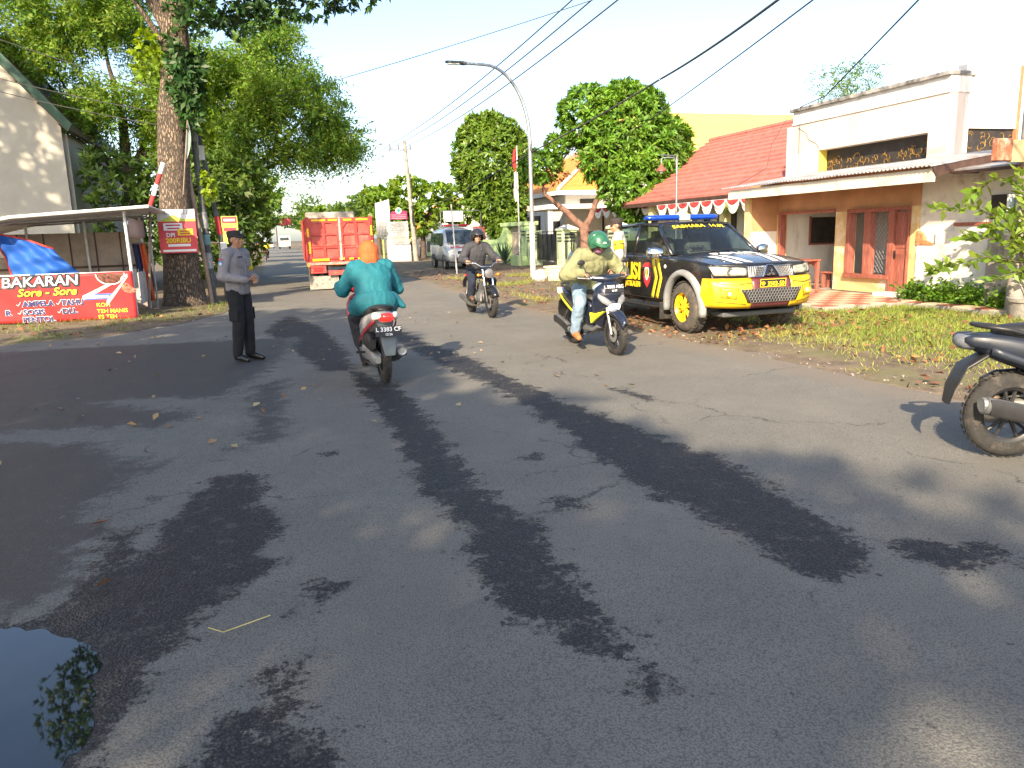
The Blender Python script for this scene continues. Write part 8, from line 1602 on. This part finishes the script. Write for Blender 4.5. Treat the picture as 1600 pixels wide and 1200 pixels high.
wire('thick dark cable from the street lamp past the bright clipped tree to the upper edge', [(9.5, 45, 3.3), (8.72, 25.1, 4.24), (8.7, 16.42, 4.84), (8, 11.2, 5.04), (7.5, 3, 6)], 0.018, 0.05)
wire('thin cable right of the thick dark cable over the pink-red roof', [(12.7, 26.5, 4.9), (8, 10.35, 4.81), (7, 3, 5.6)], 0.010, 0.05)
wire('dark service cable dropping from the upper edge to the white parapet corner', [(13.05, 17.2, 4.45), (10, 12.46, 3.86), (8, 8.33, 4.26), (6.5, 3, 5.2)], 0.009, 0.0)
wire('faint cable running from the left trees across the sky to the right', [(-0.5, 31, 6.4), (8, 17.6, 6.9), (11, 10, 8.2)], 0.008, 0.1)
for k, (z0_, z1_) in enumerate(((7.3, 6.1), (6.2, 5.6), (5.9, 5.3))): wire(('uppermost', 'middle', 'lowest')[k] + ' of the thin cables at the upper left in front of the house gable', [(-7.5, 22, z0_ - 0.2), (-1.8, 21.1, z1_ - 1.0)], 0.008, 0.1)
# corrugated board on green posts, stacked name boards
CB = thing('sheet_board', 'back of a corrugated metal billboard on green posts right of the truck', 'billboard', (7.0, 49.5, 0))
b = MB(); b.grid(lambda u, v: (lerp(-0.42, 0.5, u), 0.02 * math.sin(u * 60) + 0.25 * u, lerp(1.55, 3.65 + 0.25 * u, v)), 60, 2); link('sheet', b, mat('pale_zinc', (0.55, 0.57, 0.60), 0.5, metal=0.3, var=0.1, stretch=(1, 1, 8), scale=3), CB, smooth=180, sol=0.01)
for x in (0.0, 0.48): b = MB(); b.tube([(x, 0.3, 0), (x, 0.3, 3.9)], 0.045, 8); link('post', b, mat('lime_post', (0.42, 0.60, 0.12), 0.6), CB)
NB = thing('name_board_stack', 'stack of grey name boards under a maroon header on a concrete base', 'sign', (7.85, 49.0, 0))
b = MB(); b.b2(-0.72, 0.72, -0.25, 0.25, 0, 1.05); link('base', b, mat('pale_concrete', (0.50, 0.50, 0.50), 0.9, var=0.1, bump=0.3), NB, bev=0.02)
for x in (-0.6, 0.6): b = MB(); b.tube([(x, 0.05, 1.05), (x, 0.05, 3.1)], 0.03, 6); link('post', b, GREYM, NB)
for k in range(12):
    b = MB(); s = rnd.uniform(-0.04, 0.04); b.box((s, -0.02, 1.14 + k * 0.118), (1.34 + rnd.uniform(-0.08, 0.04), 0.03, 0.092), Matrix.Rotation(rnd.uniform(-0.012, 0.012), 3, 'Y')); nb = link('name_board', b, mat('grey_board', (0.46, 0.48, 0.50), 0.6, var=0.08, ovar=0.12), NB)
    b = MB(); b.box((s + rnd.uniform(-0.1, 0.1), -0.037, 1.14 + k * 0.118), (rnd.uniform(0.6, 1.0), 0.003, 0.03)); link('print_line', b, mat('dark_print', (0.12, 0.12, 0.14), 0.7), nb)
b = MB(); b.prism([(-0.45, 2.62), (0.62, 2.62), (0.62, 3.1), (0.55, 3.14), (-0.3, 3.14), (-0.45, 2.95)], -0.06, -0.02, 'Y'); hd = link('header', b, mat('maroon_sign', (0.28, 0.03, 0.10), 0.5), NB)
b = MB(); b.lathe([(0.0, -0.02), (0.19, -0.02), (0.19, 0.0)], (0.08, -0.07, 3.16), 'Y', 20); link('round_emblem', b, WINK, hd); b = MB(); b.box((0.08, -0.095, 3.16), (0.28, 0.01, 0.09)); b.box((0.08, -0.097, 3.16), (0.09, 0.01, 0.28)); link('emblem_cross', b, mat('teal_cross', (0.02, 0.30, 0.22), 0.5), hd)
for z in (2.9, 2.78, 2.69): b = MB(); b.box((0.08, -0.064, z), (0.9, 0.004, 0.03)); link('print_line', b, mat('pink_print', (0.6, 0.35, 0.45), 0.6), hd)
# open frame with a blank board, thin white post
SF = thing('sign_frame', 'thin pipe frame carrying a blank pale board above the ambulance', 'sign', (9.7, 40, 0))
b = MB(); b.tube([(-1.05, 0, 0), (-1.05, 0, 2.75), (-1.0, 0, 2.8), (1.0, 0, 2.8), (1.1, 0, 2.7), (1.15, 0, 0)], 0.022, 6); link('frame', b, GREYM, SF, smooth=60); b = MB(); b.b2(-0.9, 0.15, -0.02, 0.0, 2.25, 2.78); link('board', b, mat('pale_board', (0.62, 0.64, 0.60), 0.7, var=0.06), SF)
TP = thing('marker_post', 'thin leaning white post in front of the ambulance', 'post', (7.05, 30.0, 0)); b = MB(); b.tube([(0, 0, 0), (-0.12, 0, 2.75)], 0.03, 8); link('post', b, WHITE, TP, smooth=60)
# right edge: concrete pole with rusty box, wall pillar with notices
CP = thing('concrete_pole', 'concrete pole with a rusty sign box at the right edge', 'pole', (11.2, 9.25, 0)); b = MB(); b.tube([(0, 0, 0), (-0.02, 0, 7)], [0.16, 0.12], 14); link('pole', b, CONC, CP, smooth=60)
b = MB(); b.b2(-0.80, -0.50, -0.12, -0.02, 2.40, 2.72); link('sign_box', b, mat('rusty_plate', (0.36, 0.13, 0.07), 0.8, var=0.25, scale=6, dirt=(0.6, 0.4, 0.3), dscale=4, damt=0.4), CP, bev=0.01); b = MB(); b.b2(-0.50, -0.16, -0.11, -0.03, 2.38, 2.7); link('box_side', b, mat('ochre_plate', (0.42, 0.32, 0.18), 0.7), CP)
WP = thing('wall_pillar', 'square grey concrete pillar standing against the old white wall', 'pillar', (11.5, 9.85, 0)); b = MB(); b.b2(-0.14, 0.14, -0.16, 0.16, 0.05, 1.45); link('shaft', b, CONC, WP, bev=0.01)
NT = thing('notice_sheets', 'small white notices with blue print pinned on a board at the right edge', 'notice', (11.3, 9.35, 1.3)); b = MB(); b.b2(-0.35, 0.12, 0, 0.015, 0, 0.62); link('board', b, WHITE, NT)
for i in range(2):
    for j in range(2): b = MB(); b.b2(-0.33 + i * 0.22, -0.14 + i * 0.22, -0.006, -0.001, 0.04 + j * 0.29, 0.28 + j * 0.29); link('sheet', b, mat('pale_blue_print', (0.45, 0.58, 0.70), 0.7, var=0.3, scale=30), NT)
# banner over the far road
BN = thing('road_banner', 'red and white banner strung over the far road', 'banner', (1.0, 78, 3.0)); b = MB(); b.grid(lambda u, v: (lerp(-1.1, 1.3, u), 0, lerp(-0.1, 0.5, v) + 0.1 * u), 8, 2); link('cloth', b, mat('red_banner', (0.60, 0.08, 0.08), 0.7), BN, sol=0.02)
b = MB(); b.box((-0.3, -0.03, 0.2), (0.8, 0.02, 0.2)); link('print', b, WHCL, BN)
for x in (-2.2, 3.9): b = MB(); b.tube([(x, 0, -3.0), (x, 0, 0.7)], 0.05, 6); link('pole', b, BARK2, BN)
b = MB(); b.tube([(-2.2, 0, 0.55), (3.9, 0, 0.62)], 0.015, 5); link('rope', b, BLKP, BN)
FLp = thing('far_street_lamp', 'far street lamp arm peeping over the trees behind the truck', 'lamp', (7.0, 95, 0)); b = MB(); b.tube([(0, 0, 0), (0, 0, 7.0), (-0.5, 0, 8.2), (-3.4, 0, 8.5)], 0.06, 6); link('pole', b, GALV, FLp); b = MB(); b.box((-3.7, 0, 8.5), (0.8, 0.25, 0.12)); link('lamp_head', b, GREYP, FLp)

# ---------------------------------------------- food stall
PIPE = mat('white_pipe', (0.62, 0.64, 0.65), 0.5, var=0.06); STW = mat('stall_board', (0.36, 0.31, 0.27), 0.85, var=0.12, scale=3)
FS = thing('food_stall', 'open food stall with white sheet roof beside the big roadside tree', 'stall', (-4.2, 17.9, 0.0))
def sroof(u, v):
    x = lerp(-2.6, 1.95, u); y = lerp(-0.35, 2.9, v); return (x, y, 2.06 + 0.065 * (x + 0.6) + 0.0 * y + (0.10 if x > -0.6 else 0.10 + 0.16 * (x + 0.6)) + 0.012 * math.sin(y * 40) - 0.03 * v)
b = MB(); b.grid(sroof, 30, 60); link('roof_sheet', b, mat('white_roof_sheet', (0.66, 0.67, 0.70), 0.45, metal=0.2, var=0.06, dirt=(0.5, 0.45, 0.4), dscale=2, damt=0.25), FS, smooth=60, sol=0.012)
b = MB(); b.tube([sroof(k / 20, 0.0) for k in range(21)], 0.035, 6); link('roof_edge', b, PIPE, FS)
for x, y, h_ in ((1.44, 0, 2.25), (1.38, 2.4, 2.2), (-1.0, 0.0, 2.1), (-1.0, 2.4, 2.1), (-2.3, 0.2, 1.8), (0.2, 2.4, 2.15)): b = MB(); b.tube([(x, y, 0), (x - 0.02, y, h_)], 0.032, 8); link('post', b, PIPE, FS, smooth=60)
for y in (0.0, 1.2, 2.4): b = MB(); b.tube([(-2.3, y, 1.98), (1.7, y, 2.16)], 0.022, 6); link('roof_beam', b, GREYM, FS)
b = MB(); b.tube([(-2.3, 0, 1.02), (1.44, 0, 1.0)], 0.02, 6); link('front_rail', b, PIPE, FS)
b = MB(); b.b2(-2.3, 1.36, 2.42, 2.46, 0.0, 1.86); link('back_wall', b, STW, FS)
for k in range(7): b = MB(); b.b2(-2.3 + k * 0.53, -2.27 + k * 0.53, 2.405, 2.419, 0, 1.86); link('wall_batten', b, DARKWOOD, FS)
b = MB(); b.b2(-2.3, 1.36, 2.38, 2.418, 1.05, 1.1); link('wall_rail', b, DARKWOOD, FS)
b = MB(); b.b2(-1.9, 1.0, 0.5, 1.0, 0.78, 0.82); ct = link('counter_top', b, STW, FS); b = MB(); b.b2(-1.85, 0.95, 0.52, 0.98, 0.05, 0.779); link('counter_front', b, DARKWOOD, FS)
b = MB(); b.b2(1.4, 1.42, 0.9, 2.3, 0.25, 0.95); link('side_board', b, mat('pale_grey_board', (0.45, 0.46, 0.46), 0.7), FS)
b = MB()
for k in range(5): b.tube([(-0.5 + 0.05 * k, 0.9, 0.82), (-0.45 - 0.03 * k + 0.1, 0.95, 1.25 + 0.02 * k)], 0.014, 5)
b.tube([(-0.35, 0.95, 0.82), (-0.55, 0.9, 1.22)], 0.014, 5); link('rack', b, mat('pale_wood', (0.5, 0.4, 0.27), 0.8), FS)
b = MB(); b.b2(-1.7, -1.15, 2.3, 2.4, 1.35, 1.75); link('wall_cabinet', b, WHITE, FS)
BA = thing('stall_banner', 'red printed food menu banner across the front of the stall', 'banner', (-4.2, 17.84, 0.0))
def ban(u, v, off=0.0):   # u in metres from the right end leftwards is negative
    return (1.46 + u, -0.045 - off + 0.02 * math.sin(u * 3 + v * 5) * (1 - v) + 0.012 * math.sin(u * 11 + v * 7), lerp(0.02 - 0.0 * u, 1.02 + 0.012 * u, v) + (0.06 * (1 - v) * min(1, -u / 3)))
BRED = mat('banner_red', (0.38, 0.018, 0.02), 0.65, var=0.08, scale=1.5)
b = MB(); b.grid(lambda u, v: ban(lerp(-4.3, 0, u), v), 60, 14); link('cloth', b, BRED, BA, smooth=180, sol=0.004)
def bt(body, u0, v0, size, mt, off=0.006, **k): lettering(BA, body, lambda u, v: ban(u0 + u, v0 + v, off), mt, size, th=0.002, **k)
DBL = mat('banner_navy', (0.03, 0.03, 0.14), 0.6); BSIL = mat('banner_silver', (0.62, 0.66, 0.70), 0.5)
bt('BAKARAN', -1.72, 0.86, 0.30, BINK, 0.007, bold=0.13, shear=0.12); bt('BAKARAN', -1.72, 0.865, 0.30, BSIL, 0.017, bold=0.015, shear=0.12)
bt('Sore - Sore', -1.62, 0.635, 0.23, BINK, 0.007, bold=0.08, shear=0.3); bt('Sore - Sore', -1.62, 0.64, 0.23, mat('banner_yellow', (0.80, 0.72, 0.03), 0.5), 0.017, bold=0.02, shear=0.3)
for s_, u0, v0 in (('AMPELA', -1.80, 0.40), ('SOSIS', -1.90, 0.22), ('PENTOL', -1.83, 0.06), ('TAHU', -1.18, 0.40), ('DLL', -1.25, 0.22), ('R', -2.36, 0.22)):
    bt(s_, u0, v0, 0.155, WINK, 0.008, bold=0.085); bt(s_, u0, v0, 0.155, DBL, 0.018, bold=0.04)
for u0, v0 in ((-2.16, 0.40), (-2.16, 0.22), (-1.44, 0.40), (-1.44, 0.22)): b = MB(); b.tube([ban(u0 - 0.03, v0, 0.01), ban(u0, v0 - 0.03, 0.01), ban(u0 + 0.05, v0 + 0.05, 0.01)], 0.008, 5); link('tick_mark', b, WINK, BA)
for s_, v0 in (('KOPI', 0.32), ('TEH MANIS', 0.19), ('ES TEH', 0.07)): bt(s_, -0.62 + (0.16 if 'MAN' in s_ else 0.06 if 'ES' in s_ else 0), v0, 0.115, mat('banner_yellow', (0.8, 0.72, 0.03), 0.5), 0.008, bold=0.012)
b = MB(); b.grid(lambda u, v: ban(lerp(-0.95, -0.42, u), lerp(0.44, 0.56, v), 0.008), 6, 3); link('blue_panel', b, mat('banner_blue', (0.05, 0.14, 0.50), 0.5), BA, smooth=180); b = MB(); b.grid(lambda u, v: ban(lerp(-0.90, -0.50, u), lerp(0.47, 0.52, v), 0.012), 6, 2); link('panel_print', b, WINK, BA)
for a, c, w0, w1 in (((-0.10, 0.93), (-0.98, 0.48), 0.02, 0.05), ((-0.10, 0.90), (-0.55, 0.35), 0.02, 0.06)):
    b = MB(); b.grid(lambda u, v: ban(lerp(a[0], c[0], u), lerp(a[1], c[1], u) + (v - 0.5) * 2 * lerp(w0, w1, u), 0.009), 10, 2); link('white_ray', b, mat('pale_pink_print', (0.78, 0.62, 0.60), 0.6), BA, smooth=180)
b = MB(); b.add([ban(-0.42 + 0.26 * math.cos(a), 0.97 + 0.22 * math.sin(a), 0.007) for a in [math.pi + math.pi * k / 12 for k in range(13)]], [tuple(range(13))]); pl_ = link('food_picture', b, mat('food_brown', (0.16, 0.05, 0.03), 0.6, var=0.5, scale=18), BA)
b = MB(); b.tube([ban(-0.42 + 0.27 * math.cos(a), 0.97 + 0.23 * math.sin(a), 0.010) for a in [math.pi + math.pi * k / 12 for k in range(13)]], 0.012, 5); link('picture_rim', b, WINK, pl_)
b = MB(); b.add([ban(-0.08 + 0.16 * math.cos(a), 0.66 + 0.11 * math.sin(a), 0.007) for a in [0.6 * math.pi + math.pi * 1.2 * k / 12 for k in range(13)]], [tuple(range(13))]); link('food_picture', b, mat('food_red', (0.55, 0.16, 0.10), 0.6, var=0.5, scale=16), BA)
TA = thing('blue_tarpaulin', 'crumpled blue tarpaulin with red hem hanging inside the stall', 'tarpaulin', (-4.2, 18.02, 0))
def tarp(u, v): 
    x = lerp(-0.98, 0.02 + 0.22 * v, u); top = 1.84 - 0.32 * u ** 1.4; z = lerp(top, 0.98, v); return (x + 0.2 * v * u - 0.0 + 0.16 * v * (1 - u), 0.08 * math.sin(u * 4 + v * 3) + 0.05 * math.sin(u * 13 - v * 6) + 0.03 * math.sin(u * 7 + v * 15), z)
b = MB(); b.grid(tarp, 34, 20); link('sheet', b, mat('blue_tarp', (0.010, 0.09, 0.40), 0.7, var=0.08), TA, smooth=180, sol=0.004); b = MB(); b.tube([tarp(k / 20, 0.0) for k in range(21)], 0.02, 6); b.tube([tarp(0.0, k / 10) for k in range(11)], 0.02, 6); link('hem', b, mat('red_hem', (0.5, 0.05, 0.04), 0.7), TA)
SBn = thing('side_banner', 'small printed banner hanging along the right side of the stall roof', 'banner', (-2.74, 17.95, 1.72)); b = MB(); b.grid(lambda u, v: (0.03 * math.sin(u * 6), lerp(0.05, 2.3, u), lerp(0, 0.40, v) - 0.03 * math.sin(u * 3.1)), 12, 4); link('cloth', b, mat('side_banner_print', (0.50, 0.26, 0.20), 0.6, var=0.5, scale=4, col2=(0.35, 0.36, 0.36)), SBn, smooth=180, sol=0.004)
CU = thing('striped_curtain', 'navy and orange curtain hanging at the back right of the stall', 'curtain', (-3.0, 19.9, 0.25))
for nm, x0, x1, m_ in (('navy_strip', 0.0, 0.16, mat('navy_cloth', (0.015, 0.03, 0.10), 0.8)), ('orange_strip', 0.16, 0.28, mat('orange_cloth', (0.60, 0.12, 0.04), 0.8))): b = MB(); b.grid(lambda u, v: (lerp(x0, x1, u) + 0.08 * (1 - v), 0.04 * math.sin((x0 + u * 0.3) * 30), lerp(0, 1.32, v)), 10, 8); link(nm, b, m_, CU, smooth=180, sol=0.004)
b = MB(); b.tube([(-0.02, 0, 1.34), (0.42, 0, 1.34)], 0.02, 6); b.tube([(0.4, 0, -0.25), (0.4, 0, 1.37)], 0.025, 6); link('rail', b, GREYM, CU)
b = MB(); b.b2(-0.12, 0.2, 0.03, 0.05, 0.0, 0.75); link('lower_sheet', b, mat('pale_grey_board', (0.45, 0.46, 0.46), 0.7), CU)
# ---------------------------------------------- signs on and by the tree
SG = thing('tree_sign', 'red and white promotional poster nailed to the tall tree trunk', 'sign', (-2.03, 20.28, 1.33))
b = MB(); b.b2(-0.42, 0.42, -0.012, 0.0, 0, 1.02); link('board', b, mat('poster_red', (0.62, 0.05, 0.07), 0.5, var=0.05), SG)
def sp(name, x0, x1, z0_, z1_, mt, off=0.002): b = MB(); b.b2(x0, x1, -0.014 - off, -0.0125, z0_, z1_); return link(name, b, mt, SG)
sp('header_band', -0.42, 0.42, 0.74, 1.02, mat('poster_white', (0.68, 0.68, 0.66), 0.5)); b = MB(); b.prism([(-0.40, 0.74), (0.42, 0.74), (0.42, 0.80), (0.10, 0.80), (-0.06, 0.90)], -0.02, -0.016, 'Y'); link('yellow_wedge', b, mat('poster_lime', (0.60, 0.62, 0.08), 0.5), SG)
def st(body, x, z, size, mt, off=0.006, **k): lettering(SG, body, lambda u, v: (x + u, -0.014 - off, z + v), mt, size, th=0.002, **k)
st('DANCELL', 0.05, 0.945, 0.135, mat('grey_ink', (0.25, 0.22, 0.24), 0.6), bold=0.01, spacing=1.1)
sp('white_bubble', -0.30, 0.12, 0.53, 0.70, WINK, 0.002); sp('print_line', -0.25, 0.07, 0.635, 0.67, mat('red_text', (0.5, 0.04, 0.05), 0.5), 0.005); sp('print_line', -0.22, 0.05, 0.56, 0.595, mat('red_text', (0.5, 0.04, 0.05), 0.5), 0.005)
sp('yellow_bubble', 0.0, 0.34, 0.41, 0.56, YINK, 0.006); sp('print_line', 0.05, 0.29, 0.495, 0.525, mat('red_text', (0.5, 0.04, 0.05), 0.5), 0.009); sp('print_line', 0.05, 0.27, 0.44, 0.47, mat('red_text', (0.5, 0.04, 0.05), 0.5), 0.009)
st('DPI', -0.16, 0.42, 0.13, WINK, bold=0.03); st('200RIBU', 0.0, 0.29, 0.155, YINK, bold=0.03); sp('white_strip', -0.24, 0.26, 0.15, 0.21, WINK); sp('white_strip', -0.36, 0.38, 0.03, 0.08, WINK)
S2g = thing('roadside_poster', 'yellow and red poster on a wooden rail behind the grey-shirted policeman', 'sign', (-1.0, 24, 1.5)); b = MB(); b.b2(-0.22, 0.22, -0.01, 0.01, 0, 0.78); link('board', b, mat('poster_yellow', (0.66, 0.60, 0.10), 0.5), S2g); b = MB(); b.b2(-0.2, 0.2, -0.016, -0.011, 0.58, 0.76); link('red_band', b, mat('poster_red', (0, 0, 0)), S2g); b = MB(); b.b2(-0.17, 0.17, -0.016, -0.011, 0.36, 0.46); link('red_band', b, mat('poster_red', (0, 0, 0)), S2g)
b = MB(); b.b2(-0.15, 0.15, -0.02, -0.017, 0.64, 0.70); link('print_line', b, WINK, S2g)
b = MB(); b.tube([(-0.8, 0.03, 0.05), (0.4, 0.03, 0.02)], 0.025, 6); b.tube([(-0.2, 0.03, -1.5), (-0.2, 0.03, 0.8)], 0.02, 6); b.tube([(0.25, 0.03, -1.5), (0.25, 0.03, 0.3)], 0.02, 6); link('rail', b, BARK2, S2g)
# leaning poles by the tree
POL = mat('weathered_pole', (0.30, 0.22, 0.17), 0.9, var=0.2, scale=3, bump=0.3); PAP = mat('torn_posters', (0.42, 0.42, 0.42), 0.7, col2=(0.08, 0.09, 0.09), scale=5)
UPL = thing('leaning_utility_pole', 'dark steel pole plastered with torn posters leaning beside the tall tree', 'utility pole', (-1.44, 21.2, 0)); b = MB(); b.tube([(0, 0, 0), (-0.05, 0, 3.0), (-0.12, 0, 5.2), (-0.3, 0.2, 9.5)], [0.085, 0.075, 0.065, 0.05], 12); link('pole', b, DGREY, UPL, smooth=60)
for z0_, z1_, m_ in ((0.9, 1.3, PAP), (1.5, 1.75, mat('teal_paper', (0.15, 0.30, 0.30), 0.7)), (1.9, 2.3, PAP), (4.0, 4.6, PAP)): b = MB(); b.tube([(-0.017 * z0_, 0, z0_), (-0.02 * z1_, 0, z1_)], 0.092, 12, cap=False); link('torn_poster', b, m_, UPL, smooth=60)
WPL = thing('wooden_prop', 'brown wooden pole leaning on the poster-covered steel pole', 'pole', (-1.62, 21.0, 0)); b = MB(); b.tube([(0.05, 0, 1.4), (-0.08, 0, 3.0), (-0.2, 0, 5.0)], 0.06, 10); b.tube([(0.15, 0, 0), (0.05, 0, 1.4)], 0.055, 10); link('pole', b, POL, WPL, smooth=60)
WP2 = thing('wooden_prop', 'dark post with red paint band right of the leaning poles', 'pole', (-1.15, 21.6, 0)); b = MB(); b.tube([(0.05, 0, 0), (0, 0, 1.8), (-0.28, 0, 4.2)], 0.06, 10); link('pole', b, DGREY, WP2, smooth=60); b = MB(); b.tube([(0.0, 0, 1.75), (-0.045, 0, 2.2)], 0.075, 10); link('red_band', b, REDCL, WP2, smooth=60); b = MB(); b.b2(-0.02, 0.14, -0.09, -0.075, 1.0, 1.55); link('white_notice', b, WHCL, WP2); b = MB(); b.b2(-0.30, -0.18, -0.12, 0, 3.6, 3.95); link('meter_box', b, WHITE, WP2)
BBP = thing('striped_bamboo', 'red and white painted bamboo pole slanting above the stall roof', 'pole', (-2.5, 19.5, 0)); b = MB(); b.tube([(-0.25, 0, 0), (0.03, 0, 2.4)], 0.03, 8); link('bamboo', b, POL, BBP)
for k in range(4): b = MB(); p = Vector((0.03, 0, 2.4)); d = Vector((0.38, 0, 0.95)); b.tube([p + d * k / 4, p + d * (k + 1) / 4], 0.05, 8); link('painted_band', b, WHCL if k % 2 else REDCL, BBP, smooth=60)
FLG = thing('faded_flag', 'faded grey-green flag furled on a stick tied to the tree trunk', 'flag', (-1.78, 20.42, 2.7)); b = MB(); b.tube([(-0.05, 0, 0), (0.22, -0.03, 1.7)], 0.014, 6); link('stick', b, POL, FLG); b = MB(); b.grid(lambda u, v: (0.12 + 0.1 * v + 0.09 * u * math.sin(v * 3), -0.04 + 0.04 * math.sin(u * 5), lerp(0.9, 1.75, v) - 0.1 * u), 8, 10); link('cloth', b, mat('grey_green_cloth', (0.22, 0.30, 0.27), 0.8), FLG, smooth=180, sol=0.004)
# odds and ends behind the tree
for x, y, s, lab in ((-1.0, 22.6, 0.42, 'dark crate stacked low behind the leaning poles'), (-0.75, 22.9, 0.30, 'small pale stone block by the leaning poles')):
    t = thing('crate' if s > 0.4 else 'stone_block', lab, 'crate' if s > 0.4 else 'block', (x, y, 0.03)); b = MB(); b.box((0, 0, s / 2), (s, s, s), 0.3); link('box' if s > 0.4 else 'block', b, DARKWOOD if s > 0.4 else CONC, t, bev=0.02)
